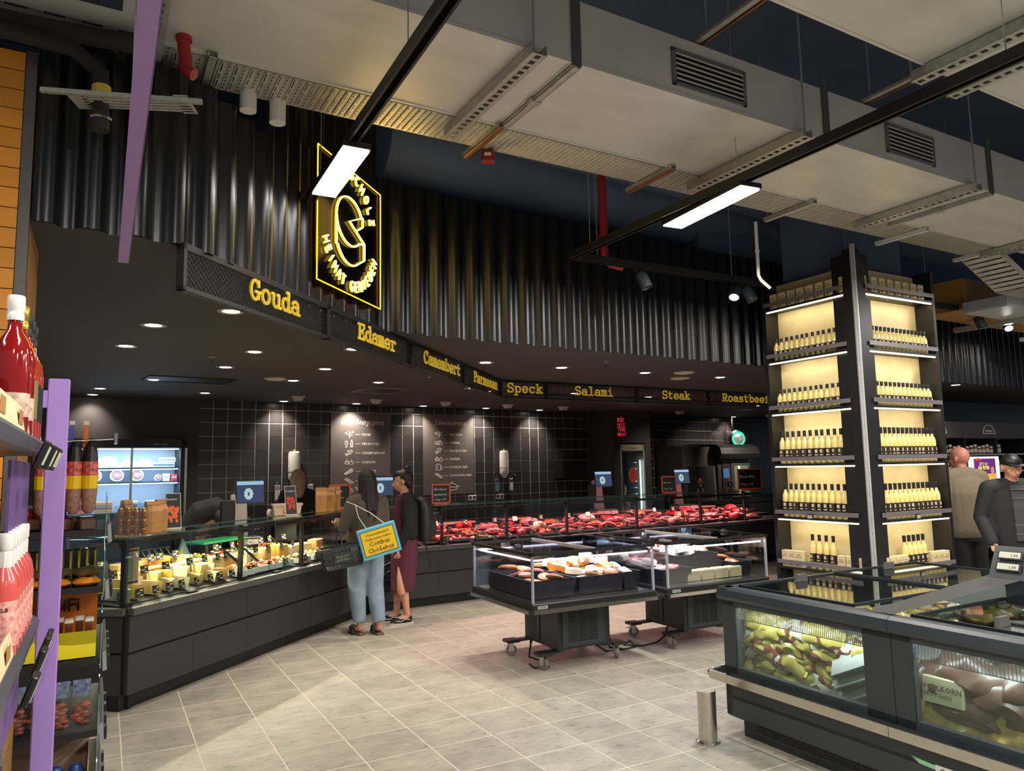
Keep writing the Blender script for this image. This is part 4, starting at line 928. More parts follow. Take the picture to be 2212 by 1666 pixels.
# worktop things behind the cheese glass
t = thing('cutting_board', 'flat bright green cutting board behind the cheese glass', 'cutting board', W(TC, 1.95, .85, .98), CA)
B().rbox(-.34, .3, -.14, .14, -.0, .02, .005).obj('board', mat('green board', (30, 150, 100), .5), t); B().box(-.3, -.26, -.12, .12, -.08, 0).box(.24, .28, -.12, .12, -.08, 0).obj('riser', M_blk, t)
t = thing('price_wedge', 'small triangular blue and yellow knife guard on the worktop near the green board', 'card holder', W(TC, 1.45, .82, .91), CA)
B().yprism([(-.07, 0), (.08, 0), (-.0, .14)], -.01, .01).obj('triangle', mat('dusty blue', (90, 128, 150), .5), t); B().yprism([(-.07, 0), (-.02, 0), (-.0, .09)], -.014, -.01).obj('yellow_face', mat('ochre', (170, 140, 60), .5), t)
def scale(T, x, y, z, rz, lb, body, pic):
    t = thing('shop_scale', lb, 'scale'); place(t, T, x, y, z, rz, 0, lb, 'counter scales with screens')
    B().rbox(-.2, .17, -.16, .16, .0, .05, .01).obj('base', body, t)
    B().rbox(-.19, .16, -.15, .15, .06, .075, .005).obj('weighing_plate', M_steel, t)
    b = B(); b.xprism([(.16, .0), (.22, .0), (.33, .5), (.27, .52)], -.07, .09); b.obj('column', body, t)
    b = B(); b.T = Tl(.16, .27, .43) @ RX(radians(-8)); b.rbox(-.19, .13, -.02, .02, -.03, .24, .006); s_ = b.obj('customer_screen', M_blk, t)
    b = B(); b.T = Tl(.16, .27, .43) @ RX(radians(-8)); b.box(-.175, .115, -.024, -.021, -.012, .225); sc = b.obj('screen_image', emis('screen blue', (72, 84, 112), .5), s_)
    b = B(); b.T = Tl(.16, .27, .43) @ RX(radians(-8)); b.box(-.175, .115, -.0255, -.024, .185, .225); b.obj('screen_header', emis('screen pale blue', (150, 186, 214), .7), s_)
    b = B(); b.T = Tl(.16, .27, .43) @ RX(radians(-8)); 
    for k in range(9): b.ell((-.05 + .03 * cos(k * .7), -.0255, .085 + .045 * sin(k * .7)), (.022, .0012, .022), 8, 4)
    b.obj('screen_picture', emis('screen pic', pic, .9), s_)
    b = B(); b.rbox(-.2, -.05, .16, .2, .18, .46, .01); b.obj('operator_screen', M_blk, t)
    return t
scale(TC, 2.5, .95, .9, radians(-40), 'cream counter scale with blue screen on the cheese counter', M_grey, (150, 176, 180))
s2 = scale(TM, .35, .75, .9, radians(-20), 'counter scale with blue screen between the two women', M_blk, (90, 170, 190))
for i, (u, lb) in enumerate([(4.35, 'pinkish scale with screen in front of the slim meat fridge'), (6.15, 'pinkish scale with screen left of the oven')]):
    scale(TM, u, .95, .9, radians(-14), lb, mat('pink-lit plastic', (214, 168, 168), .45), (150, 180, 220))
t = thing('wipe_tub', 'cream rectangular tub with a red oval emblem beside the cheese scale', 'tub', W(TC, 2.95, .72, .98), CA + radians(-50))
t.location.z = 1.14
b = B(); b.add([(-.13, -.08, 0), (.13, -.08, 0), (.13, .08, 0), (-.13, .08, 0), (-.155, -.1, .15), (.155, -.1, .15), (.155, .1, .15), (-.155, .1, .15)], [(0, 3, 2, 1), (0, 1, 5, 4), (1, 2, 6, 5), (2, 3, 7, 6), (3, 0, 4, 7)]); b.obj('tub', mat('cream plastic', (214, 204, 182), .45), t)
b = B(); b.box(-.165, .165, -.11, -.1, .14, .16).box(-.165, .165, .1, .11, .14, .16).box(-.165, -.155, -.11, .11, .14, .16).box(.155, .165, -.11, .11, .14, .16); b.obj('rim', mat('cream plastic', (214, 204, 182), .45), t)
b = B(); b.T = Tl(0, -.093, .08) @ RX(radians(97)); b.lathe([(.048, 0), (.048, .003)], 20, sy=.6); e_ = b.obj('oval_emblem', mat('emblem red', (176, 30, 36), .5), t)
b = B(); b.T = Tl(0, -.0965, .08) @ RX(radians(97)); b.lathe([(.042, .0), (.042, .003)], 20, sy=.5); b.obj('emblem_field', M_white, e_)
b = B(); put_text(b, 'AVO', Tl(-.032, -.101, .068), .034, bold=.01); b.obj('emblem_text', mat('emblem red', (176, 30, 36), .5), e_)
B().box(-.12, .1, -.08, .08, -.24, -.001).obj('riser', M_blk, t)
t = thing('tape_roll', 'white roll of tape standing behind the cream tub', 'tape roll', W(TC, 2.85, .86, 1.2), CA)
b = B(); b.T = RX(radians(90)); b.lathe([(.045, -.02), (.045, .02), (.02, .02), (.02, -.02)], 18); b.obj('roll', M_white, t); B().box(-.03, .03, -.03, .03, -.3, -.045).obj('stand', M_blk, t)
# hanging tools behind the near glass
t = thing('tool_rack', 'row of black tongs hooks behind the second cheese pane', 'rack', W(TC, .92, .72, .84), CA)
B().tube([(-.25, 0, .17), (.25, 0, .17)], .006, 6).obj('bar', M_blk, t)
for k in range(7): B().tube([(-.22 + k * .07, 0, .17), (-.2 + k * .07, -.02, .12), (-.15 + k * .07, -.06, .05), (-.12 + k * .07, -.07, .0)], .007, 5).obj('tongs', M_blk, t)
for k in (-.24, .24): B().tube([(k, 0, 0), (k, 0, .17)], .005, 5).obj('upright', M_blk, t)

# ------------------------------------------------------------ meat counter content
MT = [mat('red beef', (196, 44, 50), .35, noise=(18, .2), coat=.3), mat('pink pork', (226, 120, 116), .38, noise=(16, .14), coat=.3), mat('salmon marinated meat', (226, 96, 52), .35, noise=(18, .2), coat=.4), mat('dark sausage', (150, 48, 46), .35, noise=(14, .15)), mat('pale poultry', (236, 176, 158), .4, noise=(14, .1))]
def meat_piece(kind, c):
    if kind == 'steak':
        b = B(); n = 9; ph = R_.uniform(0, 6); p = [(.075 * (1 + .18 * sin(k * 2 * pi / n * 2 + ph)) * cos(k * 2 * pi / n), .045 * (1 + .2 * cos(k * 2 * pi / n * 3 + ph)) * sin(k * 2 * pi / n)) for k in range(n)]
        q = [(x * .86, y * .84) for x, y in p]
        b.add([(x, y, 0) for x, y in p] + [(x, y, .016) for x, y in p] + [(x, y, .024) for x, y in q], [tuple(range(n - 1, -1, -1)), tuple(range(2 * n, 3 * n))] + [(i, (i + 1) % n, n + (i + 1) % n, n + i) for i in range(n)] + [(n + i, n + (i + 1) % n, 2 * n + (i + 1) % n, 2 * n + i) for i in range(n)])
        return b.obj('steak', MT[c], smooth=.5)
    if kind == 'sausage':
        return B().tube([(-.08, 0, .018), (-.06, .008, .018), (0, .016, .018), (.06, .008, .018), (.08, 0, .018)], [.006, .017, .018, .017, .006], 8).obj('sausage', MT[c], smooth=True)
    if kind == 'roast':
        return B().ell((0, 0, .04), (.1, .055, .045), 12, 8).obj('roast', MT[c], smooth=True)
    b = B(); b.T = RZ(0); b.lathe([(.0, 0), (.05, .002), (.055, .014), (.045, .024), (0, .027)], 10); return b.obj('patty', MT[c], smooth=.6)
protos = {}
def meatobj(kind, c, i):
    k = (kind, c, i % 2)
    if k not in protos: protos[k] = meat_piece(kind, c); return protos[k]
    o = protos[k].copy(); COL.objects.link(o); return o
kinds = ['steak', 'sausage', 'roast', 'patty']
words = {'steak': 'slice of meat', 'sausage': 'fat sausage', 'roast': 'rounded joint of meat', 'patty': 'flat round patty'}
cw = ['deep red', 'pink', 'orange-red marinated', 'dark red', 'pale pink']
tr0 = B(); tr0.box(-.16, .16, -.1, .1, 0, .006).box(-.16, .16, -.1, -.094, 0, .025).box(-.16, .16, .094, .1, 0, .025).box(-.16, -.154, -.1, .1, 0, .025).box(.154, .16, -.1, .1, 0, .025)
trp = None; ti = 0
for ri, (y, z, nm) in enumerate([(.22, .733, 'front'), (.45, .783, 'middle'), (.67, .833, 'rear')]):
    for k in range(20):
        x = .22 + k * .355
        if trp is None: trp = tr0.obj('meat_tray', M_steel); o = trp
        else: o = trp.copy(); COL.objects.link(o)
        o.location = W(TM, x, y, z); o.rotation_euler = (0, 0, MA); o['kind'] = 'thing'
        tag(o, 'shallow steel meat tray, ' + (ORD[k] if k < 18 else ['nineteenth', 'twentieth'][k - 18]) + ' from the left in the ' + nm + ' row of the meat counter', 'tray', 'steel trays in the meat counter')
        c = [0, 1, 2, 1, 4, 0, 3, 2, 1, 0, 0, 2, 1, 0, 4, 1, 0, 2, 0, 1][(k + ri * 7) % 20]; kd = kinds[(k * 3 + ri) % 4] if ri < 2 else kinds[(k + 1) % 3]
        n = 5 if kd != 'roast' else 3
        if ri == 2: n = min(n, 4)
        for q in range(n):
            m_ = meatobj(kd, c, q)
            px = x - .11 + .22 * (q + .5) / n + R_.uniform(-.01, .01); py = y + R_.uniform(-.03, .03)
            m_.location = W(TM, px, py, z + .008 + (.02 if q % 2 else 0)); m_.rotation_euler = (R_.uniform(-.1, .1), R_.uniform(-.2, .2), MA + R_.uniform(.8, 2.2))
            tag(m_, cw[c] + ' ' + words[kd] + ', ' + ORD[q] + ' in the ' + (ORD[k] if k < 18 else ['nineteenth', 'twentieth'][k - 18]) + ' ' + nm + ' tray of the meat counter', 'meat', 'meat in the ' + nm + ' tray ' + (ORD[k] if k < 18 else ['nineteenth', 'twentieth'][k - 18]))
for nm, y, z, n, off in (('front', .11, .722, 16, .2), ('middle', .34, .79, 16, .35), ('rear', .56, .85, 14, .3)):
    for i in range(n):
        q = dup(cd); place(q, TM, off + i * .43 + R_.uniform(-.05, .05), y, z + (.03 if nm != 'front' else 0), R_.uniform(-.2, .2), radians(-12), ORD[i] + ' small price card from the left in the ' + nm + ' row of the meat counter', 'price cards in the meat counter')
        if (i + len(nm)) % 3 == 0:
            for c in q.children:
                if c.name.startswith('card'): c.data = c.data.copy(); c.data.materials[0] = mat('pale price card', (226, 190, 190), .5)
# rear shelf boards and cutting boards
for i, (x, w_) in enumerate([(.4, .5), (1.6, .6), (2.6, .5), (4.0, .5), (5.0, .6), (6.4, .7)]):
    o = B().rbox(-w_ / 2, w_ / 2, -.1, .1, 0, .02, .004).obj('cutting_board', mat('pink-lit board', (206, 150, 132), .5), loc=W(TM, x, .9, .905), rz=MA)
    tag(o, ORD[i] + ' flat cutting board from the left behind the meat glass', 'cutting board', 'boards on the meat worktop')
# chalk price signs on the counters
def chalk(T, x, y, z, rz, lb, w_, h, lines):
    t = thing('chalk_sign', lb, 'sign'); place(t, T, x, y, z, rz, 0, lb, 'orange framed chalk signs')
    f = B(); e = .02
    f.box(-w_ / 2, w_ / 2, -.008, .008, 0, e).box(-w_ / 2, w_ / 2, -.008, .008, h - e, h).box(-w_ / 2, -w_ / 2 + e, -.008, .008, 0, h).box(w_ / 2 - e, w_ / 2, -.008, .008, 0, h)
    f.obj('frame', M_ora, t); B().box(-w_ / 2 + e, w_ / 2 - e, -.003, .003, e, h - e).obj('chalkboard', M_card, t)
    B().rbox(-w_ / 2 + .03, w_ / 2 - .03, -.03, .03, -.012, 0, .003).obj('foot', M_ora, t)
    b = B()
    for k, (s_, sz) in enumerate(lines): put_text(b, s_, Tl(-w_ / 2 + e + .008, -.0045, h - e - (k + 1) * (h - 2 * e) / (len(lines) + .3)), sz * .78, shear=.35)
    b.obj('chalk_writing', M_chalk, t)
chalk(TM, 1.05, .2, 1.215, radians(-24), 'orange framed chalk sign with three written lines on the meat counter, right of the women', .24, .25, [('Berliner', .062), ('Jagdwurst', .052), ('100g 0.79', .05)])
chalk(TC, 3.45, .34, 1.215, radians(-50), 'orange framed chalk sign partly hidden behind the woman in jeans', .26, .28, [('Gouda', .06), ('mittelalter', .045), ('100g', .05)])
chalk(TM, 5.05, .2, 1.215, radians(-22), 'small orange framed chalk sign right of the slim fridge', .25, .26, [('Kassler', .055), ('1kg 5.55', .055)])
chalk(TM, 6.95, .2, 1.215, radians(-22), 'large orange framed chalk sign left of the bottle pillar', .44, .34, [('Rinderfilet', .085), ('100g 2.99', .08)])
for i, u in enumerate([5.75, 6.45]):
    t = thing('table_tent', ['left small orange and black A-shaped stand on the meat counter', 'right small orange and black A-shaped stand on the meat counter'][i], 'stand'); place(t, TM, u, .2, 1.205, 0, 0, t['label'], 'A-shaped stands on the meat counter')
    for s in (-1, 1): B().bar((s * .07, 0, 0), (s * .012, 0, .22), .016, .012).obj('leg', M_ora, t)
    B().yprism([(-.07, .06), (.07, .06), (.05, .14), (-.05, .14)], -.01, .006).obj('dark_plate', M_card, t)
    b = B(); b.box(-.04, .04, -.012, -.01, .11, .118).box(-.035, .035, -.012, -.01, .08, .088); b.obj('print', M_chalk, t)
# ------------------------------------------------------------ things on the back wall
TW = Matrix.Translation(W0) @ Matrix.Rotation(WA, 4, 'Z')
def wall(name, lb, cat, u, z, off=0, g=None):
    return thing(name, lb, cat, tuple(TW @ Vector((u, -off, z))), WA, g)
M_board = mat('poster dark grey', (92, 86, 85), .6)
def icon(kind):
    if kind == 'herb': return [L(0, -1, .2, 1), L(.1, -.3, -.7, .3), L(.1, 0, .8, .6), L(.15, .4, -.4, 1), L(0, -.6, .7, -.1), A(-.7, .4, .2, .2, 0, 360, 6), A(.8, .7, .2, .2, 0, 360, 6)]
    if kind == 'wine': return [A(-.6, .2, .35, .45, 180, 360, 8) + [(-.95, .7)], L(-.95, .7, -.25, .7), L(-.6, -.3, -.6, -.9), L(-.9, -.9, -.3, -.9), L(.3, -.9, .3, .3, .45, .6, .45, 1.1, .65, 1.1, .65, .6, .8, .3, .8, -.9, .3, -.9), L(.3, 0, .8, 0), L(.3, -.5, .8, -.5)]
    if kind == 'mush': return [A(.2, .4, .6, .5, 0, 180, 8), L(-.4, .4, .8, .4), L(0, .4, 0, -.3, .4, -.3, .4, .4), A(-.5, -.4, .4, .3, 0, 180, 8), L(-.9, -.4, -.1, -.4), L(-.65, -.4, -.65, -.8, -.35, -.8, -.35, -.4)]
    if kind == 'onion': return [A(-.45, -.1, .5, .5, 0, 360, 8), A(.5, -.2, .45, .45, 0, 360, 8), L(-.45, .4, -.6, .9), L(.5, .25, .6, .7), A(-.45, -.1, .25, .45, 0, 360, 8)]
    if kind == 'carrot': return [L(-1, -.8, .3, .1, .6, .5, 0, .3, -1, -.8), L(-.8, -.9, .6, -.1, .9, .2), L(.3, .2, .6, 1), L(.5, .2, 1, .8), L(.1, .3, .2, .9), L(-1, -.5, .1, .5)]
    if kind == 'bacon': return [L(-1, .5, .5, -.8, 1, -.4, -.5, .8, -1, .5), L(-.8, .65, .7, -.65), L(-.2, .3, .2, .5)]
    if kind == 'ball': return [A(-.5, 0, .45, .35, 0, 360, 8), A(.3, .25, .5, .35, 0, 360, 8), A(.5, -.35, .45, .3, 0, 360, 8), A(-.2, -.45, .4, .28, 0, 360, 8), L(.1, .3, .5, .4)]
    if kind == 'mug': return [L(-.7, .6, -.7, -.9, .4, -.9, .4, .6, -.7, .6), A(.4, -.1, .45, .5, -90, 90, 8), A(-.4, .8, .3, .25, 0, 360, 6), A(.1, .85, .3, .25, 0, 360, 6), L(-.4, .2, -.2, -.5)]
    if kind == 'pot': return [A(0, .0, 1, .45, 180, 360, 10), L(-1, 0, 1, 0), A(0, .05, .9, .45, 0, 180, 10), L(-1.3, .1, -1, .1), L(1, .1, 1.3, .1), A(0, .6, .14, .12, 0, 360, 6)]
def board(u, lb, title, rows, w_=1.02, z0=1.25, z1=2.575):
    t = wall('recipe_board', lb, 'poster', u, z0, .012, 'dark recipe boards on the tiled wall'); H = z1 - z0
    B().box(0, w_, 0, .012, 0, H).obj('board', M_board, t)
    b = B(); n = len(title); put_text(b, title, Tl(w_ * .52, -.002, H - .19), .135, align='CENTER', shear=.5, xs=.72); b.obj('title_script', M_chalk, t)
    for k, (ic, tx) in enumerate(rows):
        z = H - .35 - k * (.147 if len(rows) > 6 else .14)
        b = B()
        for s_ in icon(ic): ribbon(b, [(x * .075 + w_ * .3, q * .055 + z) for x, q in s_], .009, -.003, -.001, lambda x, y, zz: (x, y, zz))
        b.obj('ingredient_icon', M_chalk, t)
        b = B(); b.box(w_ * .4, w_ * .49, -.002, -.001, z - .003, z + .003); put_text(b, tx, Tl(w_ * .51, -.002, z - .018), .055, bold=.012); b.obj('ingredient_text', M_chalk, t)
    b = B()
    for s_ in icon('pot'): ribbon(b, [(x * .12 + w_ * .55, q * .12 + .12) for x, q in s_], .012, -.003, -.001, lambda x, y, zz: (x, y, zz))
    b.obj('pot_icon', M_chalk, t)
board(1.95, 'left dark recipe board with the French stew title, above the women', 'Bœuf Bourguignon', [('herb', 'THYM'), ('wine', 'VIN ROUGE'), ('mush', 'CHAMPIGNONS'), ('onion', 'OIGNON'), ('carrot', 'CAROTTE'), ('bacon', 'LARDONS'), ('ball', 'BOUILLON')])
board(3.57, 'right dark recipe board with the German roast title', 'Schweinebraten', [('herb', 'MAJORAN'), ('ball', 'KÜMMEL'), ('mush', 'KNOBLAUCH'), ('onion', 'ZWIEBEL'), ('mug', 'DUNKLES BIER'), ('bacon', 'SCHWEINEKAMM')], 1.0, 1.22, 2.59)
for i, u in enumerate([1.36, 5.17]):
    t = wall('towel_dispenser', ['white rounded towel dispenser above the blond employee', 'white rounded towel dispenser right of the second recipe board'][i], 'dispenser', u, 1.52, 0, 'white towel dispensers')
    B().lathe([(.06, 0), (.085, .03), (.09, .12), (.092, .36), (.085, .42), (.06, .44)], 20, (0, -.07, 0), 1, .75).obj('shell', M_white, t, smooth=.6)
    B().lathe([(.093, .13), (.094, .135), (.094, .14), (.093, .145)], 20, (0, -.07, 0), 1, .75).obj('seam', M_grey, t)
    B().tube([(0, -.07, .44), (0, -.07, .47)], .012, 8).obj('pin', M_yel if not i else M_grey, t)
    if i: B().lathe([(.01, -.05), (.05, -.02), (.05, .0)], 12, (0, -.07, 0)).obj('outlet', M_white, t)
for i, u in enumerate([1.12, 1.62, 5.03, 5.33]):
    t = wall('soap_dispenser', ['steel soap dispenser left of the blond employee', 'steel soap dispenser right of the blond employee', 'steel soap dispenser with blue soap on the tiled wall', 'steel soap dispenser with clear bottle on the tiled wall'][i], 'dispenser', u, 1.22, 0, 'soap dispensers on the tiled wall')
    B().rbox(-.045, .045, -.06, 0, 0, .24, .006).obj('holder', M_steel, t)
    B().box(-.034, .034, -.064, -.058, .03, .17).obj('bottle_front', mat('blue soap', (80, 140, 170), .3) if i == 2 else M_white, t)
    B().tube([(0, -.03, .25), (0, -.03, .3), (.0, -.15, .31), (0, -.2, .29)], .006, 6).obj('lever', M_chrome, t)
for i, u in enumerate([4.53, 5.1, 9.1]):
    t = wall('power_socket', ['white double socket under the right recipe board', 'white framed socket under the soap dispensers', 'double socket right of the slim fridge'][i], 'socket', u, 1.1, 0, 'wall sockets')
    B().rbox(-.08, .08, -.012, 0, 0, .09, .004).obj('frame', M_white, t)
    for s in (-1, 1): B().box(s * .04 - .026, s * .04 + .026, -.014, -.011, .018, .07).obj('insert', mat('dark insert', (60, 58, 56), .5), t)
t = wall('wall_cabinet', 'square black wall cabinet right of the towel dispenser', 'cabinet', 6.35, 1.44)
B().rbox(0, .55, -.28, 0, 0, .32, .006).obj('body', M_blk, t); B().box(.0, .18, -.285, -.28, .02, .3).obj('door', M_blk2, t)
t = wall('lamp_speaker', 'round black wall unit with glowing green ring and pale cone, above the oven', 'wall lamp', 11.35, 2.2, .3)
b = B(); b.T = RX(radians(90)) @ RY(radians(-20)); b.lathe([(.04, -.25), (.12, -.2), (.19, -.06), (.2, 0), (.17, .03)], 22); b.obj('dish', M_blk, t, smooth=.6)
b = B(); b.T = RX(radians(90)) @ RY(radians(-20)); b.lathe([(.155, .03), (.165, .04), (.15, .045), (.14, .035)], 22); b.obj('green_ring', emis('green glow', (40, 200, 150), 1.6), t)
b = B(); b.T = RX(radians(90)) @ RY(radians(-20)); b.lathe([(.13, .03), (.05, .14), (.04, .15)], 18); b.obj('cone', M_white, t, smooth=.5)
B().tube([(0, .1, .05), (-.05, .1, .28), (-.05, .1, .5)], .015, 8).obj('arm', M_blk, t)
# slim meat fridge in front of the pier
t = thing('slim_fridge', 'slim upright fridge with pale frame, hanging hams and a light tube', 'fridge', tuple(Vector(cpt) + Matrix.Rotation(WA, 3, 'Z') @ Vector((.16, -.01, 0))), WA)
M_fr = mat('champagne metal', (196, 188, 160), .35, metal=.4)
f = B(); f.box(0, .04, 0, .55, .1, 2.05).box(.6, .64, 0, .55, .1, 2.05).box(0, .64, 0, .55, 1.93, 2.05).box(0, .64, .5, .55, .1, 2.05).box(0, .64, 0, .55, 0, .12); f.obj('cabinet', M_fr, t)
B().box(.04, .6, .02, .5, 1.9, 1.93).obj('inner_roof', M_blk, t); B().box(.04, .6, .47, .5, .12, 1.9).obj('inner_back', mat('fridge inside', (34, 40, 52), .4), t)
B().add([(.04, .005, .12), (.6, .005, .12), (.6, .005, 1.9), (.04, .005, 1.9)], [(0, 1, 2, 3)]).obj('glass_door', M_glass, t)
B().box(.535, .55, .03, .045, .2, 1.75).obj('light_tube', emis('cool tube', (190, 220, 255), 7), t)
for k in range(11): B().box(.33, .53, .1, .46, .5 + k * .12, .508 + k * .12).obj('rack_shelf', M_steel, t)
B().box(.02, .05, -.03, 0, .9, 1.5).obj('door_handle', M_steel, t)
b = B(); b.T = RX(radians(90)); b.lathe([(.12, 0), (.12, .006)], 24, (.3, 1.47, .008), .95, 1.2); s_ = b.obj('red_oval_sign', mat('oval red', (206, 70, 62), .5), t)
b = B()
for k in range(7): b.box(.3 - .06, .3 + .06, -.017, -.0145, 1.4 + k * .022, 1.406 + k * .022)
b.box(.27, .33, -.017, -.0145, 1.56, 1.575); b.obj('sign_print', mat('dark red print', (120, 30, 30), .6), s_)
b = B(); put_text(b, 'DRY AGER', Tl(.32, -.003, 1.96), .05, align='CENTER'); b.obj('brand_text', M_blk, t)
for i, (x, z, s) in enumerate([(.2, 1.15, 1), (.28, .85, .9), (.16, .62, .7)]):
    h = thing('cured_ham', ['upper wrapped ham hanging in the slim fridge', 'second wrapped ham in the slim fridge', 'lowest wrapped ham in the slim fridge'][i], 'ham', tuple(t.matrix_basis @ Vector((0, 0, 0)) if 0 else Vector(t.location) + Matrix.Rotation(WA, 3, 'Z') @ Vector((x, .2, z))), WA, 'hams in the slim fridge')
    B().ell((0, 0, 0), (.09 * s, .08, .17 * s), 12, 8, Matrix.Rotation(.3, 3, 'Y')).obj('meat', mat('ham brown', (150, 112, 92), .4, noise=(14, .3)), h, smooth=True)
    B().box(-.03, .03, -.09, -.082, .05, .09).obj('green_tag', mat('green tag', (110, 190, 90), .5), h); B().tube([(0, 0, .15 * s), (0, 0, .3 * s)], .005, 5).obj('hook', M_chrome, h)
# red vertical neon words over the slim fridge
t = thing('red_letter_sign', 'small red block-letter sign on the pier above the slim fridge', 'sign', tuple(Vector(cpt) + Matrix.Rotation(WA, 3, 'Z') @ Vector((.1, -.01, 2.1))), WA)
M_rl = emis('red letters', (190, 40, 52), .7)
B().box(0, .18, -.002, .008, 0, .47).box(.18, .26, -.002, .008, .06, .2).obj('backing', mat('maroon board', (110, 26, 34), .5), t)
b = B()
for k, s_ in enumerate(['RES', 'PECT', 'THE', 'MEAT']): put_text(b, s_, Tl(.01, -.004, .38 - k * .09), .11 if len(s_) < 4 else .085, bold=.02)
b.obj('letters', M_rl, t)
# combi oven with hood
t = wall('combi_oven', 'black combi oven with a rounded hood on the rear counter at the right', 'oven', 9.98, .9, 0)
b = B(); b.rbox(0, 1.05, -.85, -.05, 0, .85, .01); b.obj('body', M_blk2, t)
b = B(); b.xprism([(-.05, .86), (-1.0, .86), (-1.05, .95), (-1.02, 1.08), (-.9, 1.15), (-.05, 1.17)], -.1, 1.15); b.obj('hood', M_blk, t)
B().box(.12, 1.0, -.9, -.85, .78, .85).obj('steel_strip', M_steel, t)
for k in range(8): B().box(.16 + k * .1, .2 + k * .1, -.91, -.9, .8, .84).obj('vent_slot', M_blk, t)
B().box(.12, .36, -.87, -.85, .05, .76).obj('control_panel', M_blk, t); B().box(.15, .33, -.876, -.87, .45, .65).obj('display', emis('oven display', (66, 96, 130), .8), t)
B().rbox(.4, 1.0, -.88, -.85, .04, .76, .006).obj('door', M_steel, t); B().box(.48, .92, -.885, -.88, .1, .7).obj('door_window', mat('oven window', (92, 104, 92), .12), t)
B().box(.6, .66, -.89, -.885, .1, .7).obj('inner_light', emis('oven light', (214, 226, 180), .9), t)
t = wall('rear_counter', 'dark rear worktop with shelves of packed goods under the oven', 'counter', 8.9, 0, 0)
B().box(0, 4.2, -.9, -.02, .82, .9).obj('worktop', M_blk, t); B().box(0, 4.2, -.9, -.02, 0, .8).obj('base', M_blk2, t)
# large dark machine left of the oven
t = wall('bakery_cabinet', 'large dark steel machine with slanted side left of the oven', 'machine', 8.98, .9, .0)
B().xprism([(-.1, 0), (-.85, 0), (-.8, 1.1), (-.1, 1.15)], 0, .95).obj('body', mat('dark steel', (92, 88, 86), .35, metal=.4), t); B().box(.1, .85, -.87, -.84, .1, .7).obj('door', M_blk2, t)

# ------------------------------------------------------------ wall fridge with cheese at the left
FA = atan2(10.5 - 9.51, 5.73 - 4.47); 
t = thing('cheese_fridge', 'black framed wall fridge with sliding glass doors and lit cheese shelves', 'fridge', (-5.71, 9.4, 0), WA)
FT = Matrix.Translation(t.location) @ Matrix.Rotation(WA, 4, 'Z')
FW, FZ = 1.46, 2.13
f = B(); f.box(0, .07, 0, .5, .1, FZ).box(FW - .07, FW, 0, .5, .1, FZ).box(0, FW, 0, .5, FZ - .12, FZ).box(0, FW, 0, .5, 0, .5).box(0, FW, .46, .5, .1, FZ); f.obj('cabinet', M_blk, t)
B().box(.07, FW - .07, .44, .46, .5, FZ - .12).obj('inner_back', mat('fridge pale back', (150, 168, 190), .5), t)
for z in (1.15, 1.545, 1.735): B().box(.07, FW - .07, .05, .44, z, z + .015).obj('shelf', mat('blue glass shelf', (120, 150, 180), .2), t)
for z in (1.54, 1.73):  # strips and area lights added under the shelves to brighten the cheeses
    B().box(.09, FW - .09, .06, .075, z - .01, z).obj('light_strip', emis('fridge strip', (190, 214, 255), 9), t)
    l = bpy.data.lights.new('fridge_light', 'AREA'); l.shape = 'RECTANGLE'; l.size = 1.3; l.size_y = .03; l.energy = 5; l.color = (.75, .87, 1)
    o = bpy.data.objects.new('fridge_light', l); COL.objects.link(o); o.parent = t; o.location = (.75, .07, z - .015); o.rotation_euler = (radians(25), 0, 0)
for k in range(3): B().box(.09 + k * .68 - .01 * (k == 2), .12 + k * .68 - .01 * (k == 2), -.01, .0, .5, FZ - .12).obj('door_stile', M_steel, t)
for k in range(2): B().add([(.1 + k * .68, .0, .5), (.78 + k * .66, .0, .5), (.78 + k * .66, .0, FZ - .13), (.1 + k * .68, .0, FZ - .13)], [(0, 1, 2, 3)]).obj('glass_door', M_glass, t)
B().box(.09, FW - .09, .04, .06, FZ - .14, FZ - .13).obj('light_strip', emis('fridge strip', (190, 214, 255), 9), t)
b = B(); put_text(b, 'eurocryor', Tl(FW - .42, -.002, FZ - .08), .045); b.obj('brand_text', M_grey, t)
l = bpy.data.lights.new('fridge_light', 'AREA'); l.shape = 'RECTANGLE'; l.size = 1.3; l.size_y = .05; l.energy = 9; l.color = (.75, .87, 1)
o = bpy.data.objects.new('fridge_light', l); COL.objects.link(o); o.parent = t; o.location = (.75, .1, FZ - .16); o.rotation_euler = (radians(20), 0, 0)
M_wax = mat('cheese wheel label', (206, 206, 196), .5, noise=(40, .3)); M_wh = mat('pale wheel', (230, 226, 200), .5)
k = 0
for i, (x, z, r, lb) in enumerate([(.16, 1.64, .075, 'labelled round cheese standing on the fridge shelf, first'), (.38, 1.645, .083, 'labelled round cheese standing on the fridge shelf, second'), (.64, 1.645, .083, 'labelled round cheese standing on the fridge shelf, third, behind the door stile'), (.88, 1.645, .083, 'labelled round cheese standing on the fridge shelf, fourth'), (1.14, 1.605, .045, 'small round cheese box right of the four labelled wheels')]):
    o = thing('round_cheese', lb, 'cheese', tuple(FT @ Vector((x, .2, z + (0 if r > .05 else -.0)))), WA, 'round cheeses in the wall fridge')
    b = B(); b.T = RX(radians(78)); b.lathe([(r - .006, -.03), (r, -.024), (r, .024), (r - .006, .03)], 22); b.obj('wheel', M_wax, o, smooth=.5)
    b = B(); b.T = RX(radians(78)); b.lathe([(r * .82, .03), (r * .8, .032)], 22); lb_ = b.obj('printed_disc', mat('disc print', (92, 88, 120) if i % 2 else (110, 70, 74), .5, noise=(60, .5)), o)
    b = B(); b.T = RX(radians(78)); b.lathe([(r * .25, .033), (r * .22, .035)], 14); b.obj('centre_dot', M_white, lb_)
